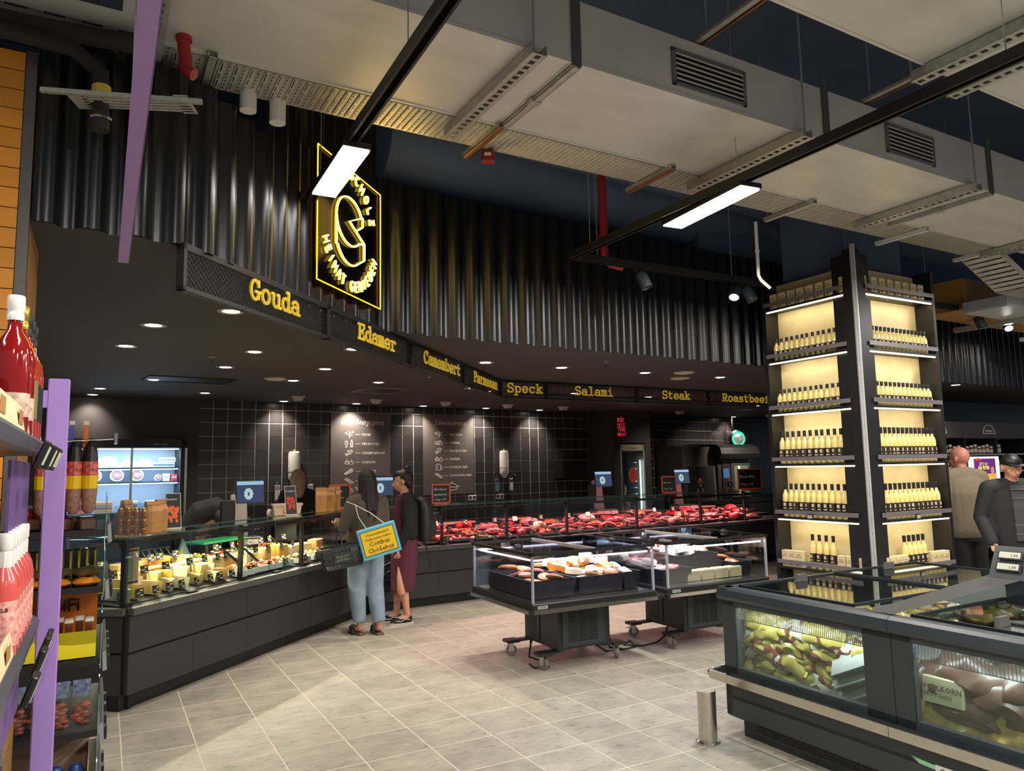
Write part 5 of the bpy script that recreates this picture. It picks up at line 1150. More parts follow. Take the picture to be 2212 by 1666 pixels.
for i, (x, lb) in enumerate([(.22, 'half pale cheese wheel at the left end of the upper fridge shelf'), (.52, 'large half pale cheese wheel on the upper fridge shelf'), (.78, 'dark-netted half wheel behind the door stile'), (.98, 'half wheel wrapped in film on the upper fridge shelf')]):
    o = thing('half_round_cheese', lb, 'cheese', tuple(FT @ Vector((x, .2, 1.752))), WA, 'half wheels on the upper fridge shelf')
    R0 = .15 if i < 2 else .11
    pts = [(R0 * cos(a * pi / 12), R0 * sin(a * pi / 12)) for a in range(13)]
    B().yprism(pts, -.05, .05).obj('paste', M_wh, o); B().yprism([(x_ * 1.02, z_ * 1.02) for x_, z_ in pts], .05, .06).obj('rind', CH[2], o)
for i, (x, z, a, h, c) in enumerate([(1.2, 1.752, .28, .06, M_white), (1.25, 1.82, .2, .06, M_white), (1.24, 1.562, .08, .1, M_white), (1.34, 1.562, .08, .09, MT[0])] + [(.2 + .3 * q, 1.167, .2, .14, [MT[1], M_kraft, M_wh, M_white][q]) for q in range(4)]):
    o = thing('cheese_box', ORD[i] + ' small packed box in the wall fridge, counted from the upper right', 'box', tuple(FT @ Vector((x, .2, z))), WA, 'small boxes in the wall fridge')
    B().rbox(-a / 2, a / 2, -.06, .06, 0, h, .006).obj('carton', c, o); B().box(-a / 2 + .01, a / 2 - .01, -.062, -.06, h * .4, h * .7).obj('label_band', mat('grey band', (120, 130, 140), .5), o)

# ------------------------------------------------------------ bottle pillar
PA = radians(29.5); PC = Vector((3.06, 6.44, 0))
t = thing('bottle_pillar', 'tall square pillar unit with backlit bottle shelves on both visible faces', 'shelf unit', tuple(PC), PA)
PT = Matrix.Translation(t.location) @ Matrix.Rotation(PA, 4, 'Z')
ZT = 3.46
M_bp = mat('pale backboard', (216, 200, 158), .55, noise=(5, .1))
# local: face R along +x (y=0), face L along +y (x=0)
B().box(.28, 1.15, .28, 1.0, 0, 4.99).obj('core', M_dark, t)
RL, LL = 1.14, .99
B().box(.02, .12, .02, .12, 0, ZT + .1).obj('corner_core', M_blk, t)
B().box(-.012, .02, -.012, .02, 0, ZT + .12).obj('corner_profile', M_galvd, t)
B().box(-.02, -.012, -.005, .005, 0, ZT + .12).box(-.005, .005, -.02, -.012, 0, ZT + .12).obj('corner_lip', M_galv, t)
B().box(.02, .15, -.0, .24, 0, ZT + .05).obj('corner_cheek', M_blk, t); B().box(-.0, .24, .02, .12, 0, ZT + .05).obj('corner_cheek', M_blk, t)
B().box(RL + .02, RL + .06, -.0, .3, 0, ZT).obj('end_cheek', M_blk, t); B().box(-.0, .3, LL + .02, LL + .06, 0, ZT).obj('end_cheek', M_blk, t)
B().box(.15, RL + .02, .18, .2, .3, ZT - .02).obj('back_board', M_bp, t); B().box(.18, .2, .12, LL + .02, .3, ZT - .02).obj('back_board', M_bp, t)
B().box(.15, RL + .02, .02, .24, 0, .35).obj('plinth', M_blk, t); B().box(.02, .24, .12, LL + .02, 0, .35).obj('plinth', M_blk, t)
lev = [.66, 1.13, 1.635, 2.14, 2.65, 3.17]
def plight(loc, rz, ln, e):
    l = bpy.data.lights.new('shelf_light', 'AREA'); l.shape = 'RECTANGLE'; l.size = ln; l.size_y = .015; l.energy = e * .55; l.color = (1, .84, .52)
    o = bpy.data.objects.new('shelf_light', l); COL.objects.link(o); o.parent = t; o.location = loc; o.rotation_euler = (radians(28), 0, rz)
for i, z in enumerate(lev):
    B().box(.15, RL + .02, .0, .18, z - .02, z).obj('shelf', M_blk, t); B().box(.0, .18, .12, LL + .02, z - .02, z).obj('shelf', M_blk, t)
    B().box(.14, RL + .03, -.014, -.01, z + .028, z + .066).obj('shelf_lip', mat('grey shelf lip', (126, 120, 122), .4, metal=.3), t); B().box(-.014, -.01, .11, LL + .03, z + .028, z + .066).obj('shelf_lip', mat('grey shelf lip', (126, 120, 122), .4, metal=.3), t)
    if i:
        B().box(.16, RL + .01, .004, .018, z - .033, z - .021).obj('led_strip', M_ledw, t); B().box(.004, .018, .13, LL + .01, z - .033, z - .021).obj('led_strip', M_ledw, t)
        plight(((.15 + RL) / 2, .03, z - .036), 0, RL - .15, 1.9); plight((.03, (.12 + LL) / 2, z - .036), -pi / 2, LL - .14, 1.9)
M_liq = mat('egg liqueur', (238, 216, 140), .18, coat=.5); M_lbl = mat('black bottle label', (40, 30, 26), .5, noise=(90, .7))
def bottle(name, lb, prof_body, cap, mb, mc, lab_, ml, sm=14):
    q = thing(name, lb, 'bottle')
    B().lathe(prof_body, sm).obj('glass_body', mb, q, smooth=.8)
    B().lathe(cap, 12).obj('cap', mc, q, smooth=.5)
    if lab_: B().lathe([(lab_[0], lab_[1]), (lab_[0] + .0006, lab_[1]), (lab_[0] + .0006, lab_[2]), (lab_[0], lab_[2])], sm).obj('label_wrap', ml, q, smooth=.5)
    return q
lq = bottle('liqueur_bottle', '', [(.028, 0), (.031, .006), (.031, .19), (.026, .215), (.0135, .24), (.0125, .262)], [(.0135, .258), (.014, .262), (.0155, .31), (.0145, .315)], M_liq, M_blk, (.0315, .062, .142), M_lbl)
b = B(); b.box(-.012, .012, -.0333, -.032, .1, .13).box(-.016, .016, -.0333, -.032, .075, .085); b.obj('label_emblem', mat('label cream print', (206, 186, 150), .6), lq)
first = True; SN = ['lowest', 'second-lowest', 'third', 'fourth', 'fifth', 'top']
for si, n_l, n_r in ((1, 13, 14), (2, 13, 15), (3, 14, 15), (4, 14, 16)):
    for k in range(n_l):
        q = lq if first else dup(lq); first = False
        q.location = PT @ Vector((.075, .165 + (LL - .2) * k / (n_l - 1) + R_.uniform(-.004, .004), lev[si])); q.rotation_euler = (0, 0, PA - pi / 2 + R_.uniform(-.3, .3))
        if si > 2: q.scale = (.92, .92, .72)
        q['label'] = 'black-capped cream liqueur bottle, ' + ORD[n_l - 1 - k] + ' from left, left pillar face, shelf ' + ['', 'second', 'third', 'fourth', 'fifth'][si] + ' from bottom'; q['group'] = 'liqueur bottles on the left pillar face'
    for k in range(n_r):
        q = dup(lq); q.location = PT @ Vector((.2 + (RL - .24) * k / (n_r - 1), .075, lev[si])); q.rotation_euler = (0, 0, PA + R_.uniform(-.3, .3))
        if si > 2: q.scale = (.92, .92, .72)
        q['label'] = 'black-capped cream liqueur bottle, ' + ORD[k] + ' from left, right pillar face, shelf ' + ['', 'second', 'third', 'fourth', 'fifth'][si] + ' from bottom'; q['group'] = 'liqueur bottles on the right pillar face'
for k in range(4):
    q = dup(lq); q.location = PT @ Vector((.075, .45 + .075 * k, lev[0])); q.rotation_euler = (0, 0, PA - pi / 2)
    q['label'] = ORD[3 - k] + ' of four liqueur bottles from left on the lowest left shelf'; q['group'] = 'four bottles between cartons'
for k in range(5):
    q = dup(lq); q.location = PT @ Vector((.55 + .07 * k, .075, lev[0])); q.rotation_euler = (0, 0, PA)
    q['label'] = ORD[k] + ' of five liqueur bottles from left on the lowest right shelf'; q['group'] = 'five bottles between cartons'
cb = thing('waffle_cup_carton', '', 'carton')
B().rbox(-.04, .04, -.03, .03, 0, .15, .002).obj('box', mat('carton cream', (226, 206, 160), .6), cb)
b = B(); put_text(b, 'Waffelbecher', Tl(-.034, -.0312, .092), .0125, bold=.02); b.box(-.02, .02, -.0315, -.0305, .112, .116); b.obj('print', mat('brown print', (110, 70, 40), .6), cb)
b = B(); b.ell((-.016, -.031, .03), (.014, .001, .02), 8, 4).ell((.018, -.031, .04), (.013, .001, .016), 8, 4); b.obj('cup_picture', mat('cup picture', (150, 92, 54), .6), cb)
k_ = 0
for z, i0, face, xs in ((lev[5], 'top', 'L', [.17 + .108 * i for i in range(8)]), (lev[5], 'top', 'R', [.2 + .118 * i for i in range(8)]), (lev[0], 'lowest', 'L', [.16, .25, .34, .8, .88, .96]), (lev[0], 'lowest', 'R', [.2, .29, .38, .47, .93, 1.02, 1.1])):
    for i, x in enumerate(xs):
        q = cb if k_ == 0 else dup(cb); k_ += 1
        q.location = PT @ (Vector((.05, x, z)) if face == 'L' else Vector((x, .05, z))); q.rotation_euler = (0, 0, PA - (pi / 2 if face == 'L' else 0) + R_.uniform(-.06, .06))
        j = len(xs) - 1 - i if face == 'L' else i
        q['label'] = 'small cream carton, ' + ORD[j] + ' from left on the ' + i0 + ' shelf of the ' + ('left' if face == 'L' else 'right') + ' pillar face'; q['group'] = 'small cartons on the pillar shelves'
for i, (x, y, rz) in enumerate([(-.03, .6, -pi / 2), (.62, -.03, 0)]):
    q = thing('price_tag', ['small electronic price tag clipped to the second left pillar shelf', 'small electronic price tag clipped to the second right pillar shelf'][i], 'price tag', tuple(PT @ Vector((x, y, lev[1] - .01))), PA + rz, 'price tags on the pillar')
    B().rbox(-.035, .035, -.006, .006, 0, .05, .003).obj('case', M_blk, q); B().box(-.026, .026, -.008, -.006, .01, .04).obj('display', M_grey, q)
# ------------------------------------------------------------ far right: spice shelves behind the men
SA = radians(31); SO = Vector((6.45, 10.9, 0))
t = thing('spice_shelf', 'long dark spice shelving behind the two men at the right edge', 'shelf unit', tuple(SO), SA); ST = Matrix.Translation(SO) @ Matrix.Rotation(SA, 4, 'Z')
B().box(-.6, 3.5, .45, .5, 0, 2.15).obj('back_panel', M_blk2, t); B().box(-.6, 3.5, -.02, .03, 1.96, 2.2).obj('header_board', mat('header grey', (60, 56, 58), .6), t); B().box(-.6, 3.5, .0, .5, 0, .15).obj('plinth', M_blk, t)
for z in (.35, .62, .9, 1.18, 1.46, 1.72): B().box(-.6, 3.5, .0, .45, z - .02, z).obj('shelf', M_white if z < 1.7 else M_steel, t)
for x in (-.6, .33, 1.23, 2.15): B().box(x, x + .03, 0, .45, 0, 1.96).obj('upright', M_blk, t)
for i, x in enumerate([-.35, 1.0]):
    b = B(); b.tube([(x + .17 * cos(radians(a)), -.024, 2.03 + .13 * sin(radians(a))) for a in range(0, 181, 15)], .005, 5).tube([(x - .17, -.024, 2.03), (x + .17, -.024, 2.03)], .005, 5); put_text(b, 'Ostmann', Tl(x, -.024, 2.05), .075, align='CENTER', bold=.01, xs=.8); b.obj('arched_logo', M_chalk, t)
t2 = thing('lit_poster', 'backlit purple and yellow advertising poster in the spice shelf', 'poster', tuple(ST @ Vector((.78, -.03, 1.22))), SA)
B().box(-.4, .42, 0, .03, -.02, .46).obj('white_frame', emis('poster frame', (236, 226, 236), .9), t2)
B().box(-.3, .3, -.004, 0, .01, .43).obj('purple_field', emis('poster purple', (104, 44, 120), .8), t2); B().box(-.3, .3, -.006, -.004, .01, .2).obj('yellow_field', emis('poster yellow', (236, 176, 40), .8), t2)
b = B(); put_text(b, "LET'S GO", Tl(-.05, -.008, .33), .06, align='CENTER', bold=.01); put_text(b, 'AIR FRYER', Tl(-.05, -.008, .27), .07, align='CENTER', bold=.03); b.obj('poster_text', emis('poster text', (250, 226, 60), .9), t2)
b = B(); b.ell((.2, -.006, .24), (.05, .003, .07), 10, 6); b.obj('person_picture', emis('pic skin', (206, 150, 120), .7), t2)
b = B(); b.ell((.22, -.0055, .1), (.1, .003, .1), 10, 6); b.obj('shirt_picture', emis('pic shirt', (216, 176, 110), .7), t2)
b = B(); b.yprism([(-.18 + .08 * cos(a * pi / 8), .4 + .04 * sin(a * pi / 8)) for a in range(9)], -.008, -.004).ell((-.1, -.007, .08), (.06, .003, .05), 8, 5).ell((.02, -.007, .07), (.05, .003, .04), 8, 5); b.obj('food_picture', emis('pic food', (214, 70, 36), .8), t2)
sj = thing('spice_jar', '', 'jar'); B().lathe([(.024, 0), (.026, .004), (.026, .075), (.02, .085)], 10).obj('glass_body', mat('spice brown', (120, 76, 54), .35, rnd=.5), sj, smooth=.6); B().lathe([(.022, .085), (.022, .108)], 10).obj('lid', M_white, sj, smooth=.5)
B().lathe([(.0263, .02), (.0268, .02), (.0268, .06), (.0263, .06)], 10).obj('label_wrap', mat('jar label', (214, 206, 190), .6), sj)
n_ = 0
for z, r in ((1.72, 'top'), (1.46, 'second'), (1.18, 'third'), (.9, 'fourth')):
    for k in range(18):
        x = -.5 + k * .115
        if r != 'top' and (.3 < x < 1.25): continue
        q = sj if n_ == 0 else dup(sj); n_ += 1
        q.location = ST @ Vector((x, .08, z)); q.rotation_euler = (0, 0, SA); q.scale = (1.1, 1.1, 1.1 + .25 * ((k * 7) % 3) / 2)
        q['label'] = 'small spice jar, ' + ORD[k] + ' place from left on the ' + r + ' spice shelf'; q['group'] = 'spice jars behind the men'

spotlamp(tuple(TW @ Vector((10.6, -2.0, 2.62))), 160, 80, .9, rot=(radians(52), 0, WA))  # added spot to brighten the dark oven bay, no fixture modelled here
spotlamp(tuple(TW @ Vector((8.3, -2.4, 2.62))), 40, 70, .9, rot=(radians(52), 0, WA))  # second added spot, for the wall left of the oven
# ------------------------------------------------------------ glass display carts
M_acr = glassmat('acrylic box', (240, 242, 246), 1.1, .04, .015)
def cart(name, lb, C, rz, full):
    t = thing(name, lb, 'chiller cart', (C[0], C[1], 0), rz, 'wheeled glass chiller carts')
    X, Y = .61, .555
    cb_ = B(); cb_.rbox(-.24, .28, -.32, .25, .15, .5, .006); cab = cb_.obj('cooling_cabinet', M_anthd, t)
    for sx, x in ((-1, -.245), (1, .285)): pass
    # louvre grilles on the front and left faces
    fr = B().box(-.2, .22, -.328, -.32, .17, .49).obj('grille_panel', M_anth, t)
    for r in range(16):
        for c in range(3): B().box(-.14 + c * .1, -.055 + c * .1, -.331, -.3275, .205 + r * .0165, .214 + r * .0165).obj('grille_slot', M_blk, fr)
    s_ = B().box(-.247, -.24, -.02, .23, .17, .49).obj('grille_panel', M_anth, t)
    for r in range(16): B().box(-.25, -.2465, .03, .19, .205 + r * .0165, .214 + r * .0165).obj('grille_slot', M_blk, s_)
    # castors on outrigger plates
    for (x, y, a) in ((-.35, -.26, .3), (.38, -.26, -.5), (-.35, .3, 1.2), (.38, .28, .2)):
        c = B(); c.rbox(x - .06, x + .06, y - .06, y + .06, .118, .142, .004); c.bar((x, y, .128), (x * .5, y * .9, .135), .09, .014)
        cs = c.obj('castor_plate', M_anthd, t)
        f = B(); f.T = Tl(x, y, 0) @ RZ(a)
        f.box(-.02, .02, -.012, .03, .105, .118).box(-.022, -.018, -.02, .025, .04, .11).box(.018, .022, -.02, .025, .04, .11).bar((-.0, .02, .1), (0, .07, .085), .03, .006)
        f.obj('castor_fork', M_steel, cs)
        f = B(); f.T = Tl(x, y, .048) @ RZ(a) @ RY(radians(90)); f.lathe([(.03, -.014), (.046, -.014), (.048, -.01), (.048, .01), (.046, .014), (.03, .014)], 20); f.obj('wheel', mat('castor tyre', (120, 112, 110), .5), cs, smooth=.5)
    u = B(); u.rbox(-X, X, -Y, Y, .52, .59, .01); u.add([(-X + .04, -Y + .04, .52), (X - .04, -Y + .04, .52), (X - .04, Y - .04, .52), (-X + .04, Y - .04, .52), (-.26, -.34, .49), (.3, -.34, .49), (.3, .27, .49), (-.26, .27, .49)], [(4, 5, 1, 0), (5, 6, 2, 1), (6, 7, 3, 2), (7, 4, 0, 3), (7, 6, 5, 4)])
    u.obj('basin', M_blk, t)
    for a, b_ in (((-X - .012, -Y - .012), (X + .012, -Y - .012)), ((-X - .012, Y + .012), (X + .012, Y + .012)), ((-X - .012, -Y - .012), (-X - .012, Y + .012)), ((X + .012, -Y - .012), (X + .012, Y + .012))):
        B().bar((*a, .527), (*b_, .527), .024, .028).obj('bumper_strip', M_steel, t)
    for (x, y) in ((-X, -Y), (X, -Y), (-X, Y), (X, Y)): B().cb((x * 1.02, y * 1.02, .527), (.035, .035, .036)).obj('bumper_corner', M_blk, t)
    for sx in (-1, 1):
        B().box(sx * (X - .02) - .003, sx * (X - .02) + .003, -Y + .02, Y - .02, .59, .955).obj('acrylic_side', M_acr, t)
        B().box(-X + .02, X - .02, sx * (Y - .02) - .003, sx * (Y - .02) + .003, .59, .955).obj('acrylic_side', M_acr, t)
        for sy in (-1, 1): B().box(sx * (X - .02) - .009, sx * (X - .02) + .009, sy * (Y - .02) - .009, sy * (Y - .02) + .009, .59, .955).obj('corner_post', mat('clear corner', (170, 172, 182), .2, metal=.3), t)
    f = B(); w_ = .028
    f.box(-X, X, -Y, -Y + w_, .955, .98).box(-X, X, Y - w_, Y, .955, .98).box(-X, -X + w_, -Y, Y, .955, .98).box(X - w_, X, -Y, Y, .955, .98); f.obj('top_frame', M_blk, t)
    for k, (a, b_) in enumerate(((-X + .03, .03), (0, X - .03))):
        l_ = B().box(a, b_, -Y + .03, Y - .03, .966 + .008 * k, .97 + .008 * k).obj('sliding_lid', M_acr, t)
        B().box(b_ - .012 if k == 0 else a, b_ if k == 0 else a + .012, -Y + .03, Y - .03, .964 + .008 * k, .978 + .008 * k).obj('lid_edge', M_galv, l_)
        b = B(); x = a + .08 if k == 0 else b_ - .1; b.ell((x + .02, -.1, .985), (.05, .035, .025), 10, 6); b.obj('lid_grip', M_blk, l_, smooth=True)
    for (x0, y0, x1, y1) in ((-X + .05, -Y + .05, X - .05, -Y + .05), (-X + .05, Y - .05, X - .05, Y - .05), (-X + .05, -Y + .1, -X + .05, Y - .1)):
        B().tube([(x0, y0, .915), (x1, y1, .915)], .007, 6).obj('led_tube', M_led, t)
    B().box(-X + .05, X - .05, -Y + .05, Y - .05, .59, .594).obj('floor_plate', M_steel, t)
    b = B(); put_text(b, 'COSTAN', Tl(-X + .05, -Y - .0275, .556), .03, bold=.02) if 0 else b.box(-X + .05, -X + .14, -Y - .002, -Y, .548, .572)
    pl = b.obj('maker_plate', M_grey, t); b = B(); put_text(b, 'COSTAN', Tl(-X + .055, -Y - .003, .554), .018, bold=.02); b.obj('maker_text', M_blk, pl)
    l = bpy.data.lights.new('cart_light', 'AREA'); l.shape = 'RECTANGLE'; l.size = 1.0; l.size_y = .9; l.energy = 8; l.color = (.93, .88, 1)
    o = bpy.data.objects.new('cart_light', l); COL.objects.link(o); o.parent = t; o.location = (0, 0, .945)
    return t
c1 = cart('chiller_cart', 'left wheeled glass chiller cart with black baskets of wrapped cheese', (.40, 6.665), radians(28), 1)
c2_ = cart('chiller_cart', 'right wheeled glass chiller cart partly behind the freezer island', (1.585, 7.3), radians(28), 0)
def basket(T, x, y, w_, d_, z, h, lb, g='black baskets in the chiller carts'):
    t = thing('display_basket', lb, 'basket'); b = B()
    for s in (-1, 1):
        b.add([(-w_ / 2, s * d_ / 2, 0), (w_ / 2, s * d_ / 2, 0), (w_ / 2 + .02, s * (d_ / 2 + .02), h), (-w_ / 2 - .02, s * (d_ / 2 + .02), h)], [(0, 1, 2, 3)])
        b.add([(s * w_ / 2, -d_ / 2, 0), (s * w_ / 2, d_ / 2, 0), (s * (w_ / 2 + .02), d_ / 2 + .02, h), (s * (w_ / 2 + .02), -d_ / 2 - .02, h)], [(0, 1, 2, 3)])
    b.box(-w_ / 2, w_ / 2, -d_ / 2, d_ / 2, 0, .006); b.obj('shell', mat('basket black', (26, 27, 29), .35, bump=(120, .9)), t)
    b = B(); b.tube([(-w_ / 2 - .02, -d_ / 2 - .02, h), (w_ / 2 + .02, -d_ / 2 - .02, h), (w_ / 2 + .02, d_ / 2 + .02, h), (-w_ / 2 - .02, d_ / 2 + .02, h)], .006, 6, True); b.obj('rim', M_blk, t)
    return place(t, T, x, y, z, 0, 0, lb, g)
TK1, TK2 = T_(c1), T_(c2_)
basket(TK1, -.33, -.02, .38, .8, .6, .14, 'large black basket in the left third of the left cart'); basket(TK1, .13, -.24, .42, .36, .6, .14, 'black basket in the front middle of the left cart'); basket(TK1, .13, .2, .42, .36, .6, .14, 'black basket in the rear middle of the left cart'); basket(TK1, .46, 0, .14, .8, .6, .14, 'narrow black basket at the right end of the left cart')
M_wrap = mat('film wrap', (232, 226, 214), .18, coat=.6, noise=(30, .12))
spec = [('flat_bread', 'bread', (.065, .065, .03), mat('seeded crust', (196, 136, 82), .6, noise=(60, .3)), 'seeded flat bread'),
        ('cheese_wedge_pack', 'cheese', (.07, .04, .035), mat('orange wedge pack', (222, 140, 52), .3, coat=.5), 'wrapped orange cheese wedge'),
        ('cheese_pack', 'cheese', (.05, .03, .04), mat('white cheese pack', (230, 216, 190), .25, coat=.5), 'small wrapped white cheese'),
        ('cheese_round_pack', 'cheese', (.05, .05, .028), mat('brown rind pack', (176, 120, 72), .4, noise=(40, .25)), 'small brown-rinded cheese'),
        ('cured_meat_pack', 'meat', (.06, .045, .02), mat('cured meat pack', (196, 110, 90), .3, coat=.5, noise=(40, .25)), 'flat cured-meat pack')]
PRT = {}
def pack(kind, T, x, y, z, rz, lb, g, sc=1):
    nm, ct_, dm, m_, w_ = spec[kind]
    if kind not in PRT:
        t = thing(nm, lb, ct_)
        if kind in (0, 3): B().lathe([(dm[0] * .8, 0), (dm[0], dm[2] * .4), (dm[0] * .95, dm[2] * .8), (dm[0] * .6, dm[2])], 14).obj('body', m_, t, smooth=.8)
        elif kind == 1: wedge(B(), dm[0] * 1.6, dm[2] * 1.3, .9).obj('body', m_, t)
        else: B().rbox(-dm[0], dm[0], -dm[1], dm[1], 0, dm[2], .008).obj('body', m_, t)
        B().box(-.022, .022, -.016, .016, dm[2] * (1.3 if kind == 1 else 1), dm[2] * (1.3 if kind == 1 else 1) + .001).obj('sticker', mat('red white sticker', (226, 200, 190), .5), t)
        PRT[kind] = t
    else: t = dup(PRT[kind])
    place(t, T, x, y, z, rz, 0, lb, g); t.rotation_euler = (R_.uniform(-.3, .3), R_.uniform(-.3, .3), T.to_euler().z + rz); t.scale = (sc, sc, sc)
    return t
n_ = {}
def fill(T, x0, x1, y0, y1, z, nx, ny, kinds_, where, g, stack=.03):
    for i in range(nx):
        for j in range(ny):
            k = kinds_[(i * 3 + j * 2) % len(kinds_)]; key = (k, where); n_[key] = n_.get(key, 0) + 1
            x = x0 + (x1 - x0) * (i + .5) / nx + R_.uniform(-.015, .015); y = y0 + (y1 - y0) * (j + .5) / ny + R_.uniform(-.015, .015)
            pack(k, T, x, y, z + stack * ((i + j) % 2) + j * .012, R_.uniform(0, 6), spec[k][4] + ', ' + ORD[min(n_[key] - 1, 17)] + ' from left ' + where, g, R_.uniform(1.15, 1.4))
fill(TK1, -.5, -.16, -.36, .3, .69, 2, 4, [0, 4, 3], 'in the left basket of the left cart', 'food in the left basket')
fill(TK1, -.07, .33, -.4, -.08, .7, 4, 3, [3, 1, 2], 'in the front basket of the left cart', 'food in the front basket')
fill(TK1, -.07, .33, .04, .36, .71, 4, 3, [1, 0, 2], 'in the rear basket of the left cart', 'food in the rear basket')
fill(TK1, .4, .52, -.36, .36, .7, 1, 6, [2], 'in the narrow basket of the left cart', 'food in the narrow basket')
basket(TK2, -.38, 0, .3, .8, .6, .12, 'black basket at the left end of the right cart'); basket(TK2, .05, .12, .46, .62, .66, .14, 'raised black basket in the middle of the right cart'); basket(TK2, .46, 0, .2, .7, .6, .12, 'black basket at the right end of the right cart')
fill(TK2, -.5, -.27, -.36, .36, .68, 2, 4, [2, 4], 'in the left basket of the right cart', 'food in the right cart, left')
fill(TK2, -.15, .25, -.1, .38, .78, 4, 4, [2, 4, 2], 'in the middle basket of the right cart', 'food in the right cart, middle')
fill(TK2, .4, .52, -.3, .3, .68, 1, 4, [0, 3], 'in the right basket of the right cart', 'food in the right cart, right')
for i in range(4):
    o = thing('cream_box', ORD[i] + ' plain cream box from the left at the front of the right cart', 'box'); B().rbox(-.075, .075, -.05, .05, 0, .09, .006).obj('carton', mat('cream box', (206, 196, 150), .6), o); B().box(-.076, .076, -.051, .051, .06, .064).obj('lid_line', mat('cream shade', (180, 170, 126), .6), o)
    place(o, TK2, -.18 + i * .17, -.36, .6, R_.uniform(-.05, .05), 0, o['label'], 'cream boxes in the right cart')
t = thing('power_cable', 'black power cable coiled on the floor between the two carts', 'cable')
B().tube([(.72, 7.0, .02), (.8, 6.8, .012), (.9, 6.86, .012), (.93, 7.0, .02), (.86, 7.06, .06), (.84, 6.95, .012), (.95, 6.85, .012), (1.08, 6.95, .012), (1.05, 7.1, .03), (.98, 7.02, .012), (1.15, 6.98, .012), (1.3, 7.1, .012), (1.4, 7.25, .03), (1.45, 7.3, .12)], .008, 6).obj('cord', M_blk, t, smooth=True)
B().tube([(1.45, 7.3, .12), (1.46, 7.31, .16)], .014, 8).obj('plug', M_blk, t)
t = thing('power_cable', 'short black cable loop under the left cart beside the front castor', 'cable')
B().tube([(.1, 6.42, .012), (.14, 6.3, .012), (.26, 6.32, .012), (.2, 6.45, .03), (.1, 6.5, .05), (.12, 6.62, .14)], .008, 6).obj('cord', M_blk, t, smooth=True)
B().tube([(.12, 6.62, .14), (.125, 6.63, .16)], .014, 8).obj('plug', M_blk, t)

# ------------------------------------------------------------ freezer island
IA = radians(-61); IO = Vector((1.29, 4.76, 0))
M_in = mat('freezer inside', (150, 152, 150), .5)
def freezer(lb, x0, x1, rev=False):
    t = thing('chest_freezer', lb, 'freezer', tuple(IO), IA, 'freezer island units'); Y0, Y1 = 0, 1.95; Z = .88
    B().box(x0 + (.1 if x0 == 0 else 0), x1, .08, Y1 - .08, 0, .12).obj('plinth', M_blk, t)
    k_ = B(); k_.xprism([(.055, .0), (.055, .15), (.09, .15), (.09, 0)], x0 + (.08 if x0 == 0 else 0), x1 - .004); kp = k_.obj('kick_grille', M_anthd, t)
    n = int((x1 - x0 - .3) / .034)
    for i in range(n):
        for j in range(3):
            xx = x0 + .2 + i * .034 + (.012 if j % 2 else 0); B().box(xx, xx + .022, .052, .0545, .05 + j * .016, .056 + j * .016).obj('grille_slot', M_blk, kp) if i < 26 else None
    b = B(); b.xprism([(.0, .12), (.03, .1), (.07, .12), (.07, .2), (.035, .22), (.0, .24)], x0, x1)
    b.box(x0, x1, .0, .05, .22, .37); b.obj('lower_shell', M_anth, t)
    if x0 == 0: B().box(0, .05, .0, Y1, .12, .37).obj('lower_shell', M_anth, t); B().box(.06, .1, .09, Y1 - .09, 0, .12).obj('kick_grille', M_anthd, t)
    B().box(x0 + .02, x1, .05, Y1, .12, .38).obj('tub', M_anthd, t)
    B().box(x0 + .03, x1 - .02, .06, Y1 - .06, .38, .385).obj('inner_floor', M_in, t)
    B().box(x0 + .03, x1 - .02, Y1 - .08, Y1 - .06, .38, .8).obj('inner_wall', M_in, t)
    # frame with window
    f = B(); wx0, wx1 = x0 + .1, x1 - (.16 if x0 == 0 else .08)
    f.box(x0, wx0, 0, .05, .37, .8).box(wx1, x1 - .004, 0, .05, .37, .8).box(x0, x1 - .004, 0, .05, .37, .41).box(x0, x1 - .004, 0, .05, .775, .81)
    f.obj('front_frame', M_anth, t)
    if x0 == 0:
        f = B(); f.box(0, .05, .05, .14, .37, .8).box(0, .05, Y1 - .14, Y1, .37, .8).box(0, .05, .05, Y1, .37, .41).box(0, .05, .05, Y1, .775, .81).box(0, .05, .93, 1.02, .37, .8); f.obj('end_frame', M_anth, t)
        for y in (.14, 1.02): B().box(.01, .014, y, y + .79, .41, .775).obj('end_window', M_pane, t)
    B().box(wx0, wx1, .004, .008, .41, .775).obj('front_window', M_pane, t)
    b = B(); b.xprism([(-.02, .81), (-.03, .83), (-.02, .87), (0, .885), (.06, .885), (.07, .81)], x0 - (.02 if x0 == 0 else 0), x1 - .003); b.obj('top_rail', M_anth, t)
    if x0 == 0:
        b = B(); b.yprism([(-.02, .81), (-.03, .83), (-.02, .87), (0, .885), (.06, .885), (.07, .81)], -.02, Y1); b.obj('top_rail', M_anth, t)
    b = B(); b.xprism([(Y1 - .07, .81), (Y1 - .06, .885), (Y1, .885), (Y1 + .02, .86), (Y1, .81)], x0, x1); b.obj('rear_rail', M_anth, t)
    # bumper
    B().box(x0 - (.07 if x0 == 0 else 0), x1 - .003, -.07, -.055, .325, .375).obj('bumper_rail', M_steel, t)
    if x0 == 0:
        B().tube([(-.0625 + .0, -.062, .35), (-.09, -.05, .35), (-.1, 0, .35), (-.1, .06, .35)], .012, 8, flat=2).obj('bumper_bend', M_steel, t, smooth=True)
        B().box(-.108, -.094, .05, Y1, .325, .375).obj('bumper_rail', M_steel, t)
    for x in (x0 + .3, x1 - .3): B().box(x - .02, x + .02, -.055, 0, .34, .36).obj('bumper_mount', M_anthd, t)
    return t, wx0, wx1
f1, a1, b1 = freezer('front freezer of the island with yellow-brown bags behind its window', 0, 1.14)
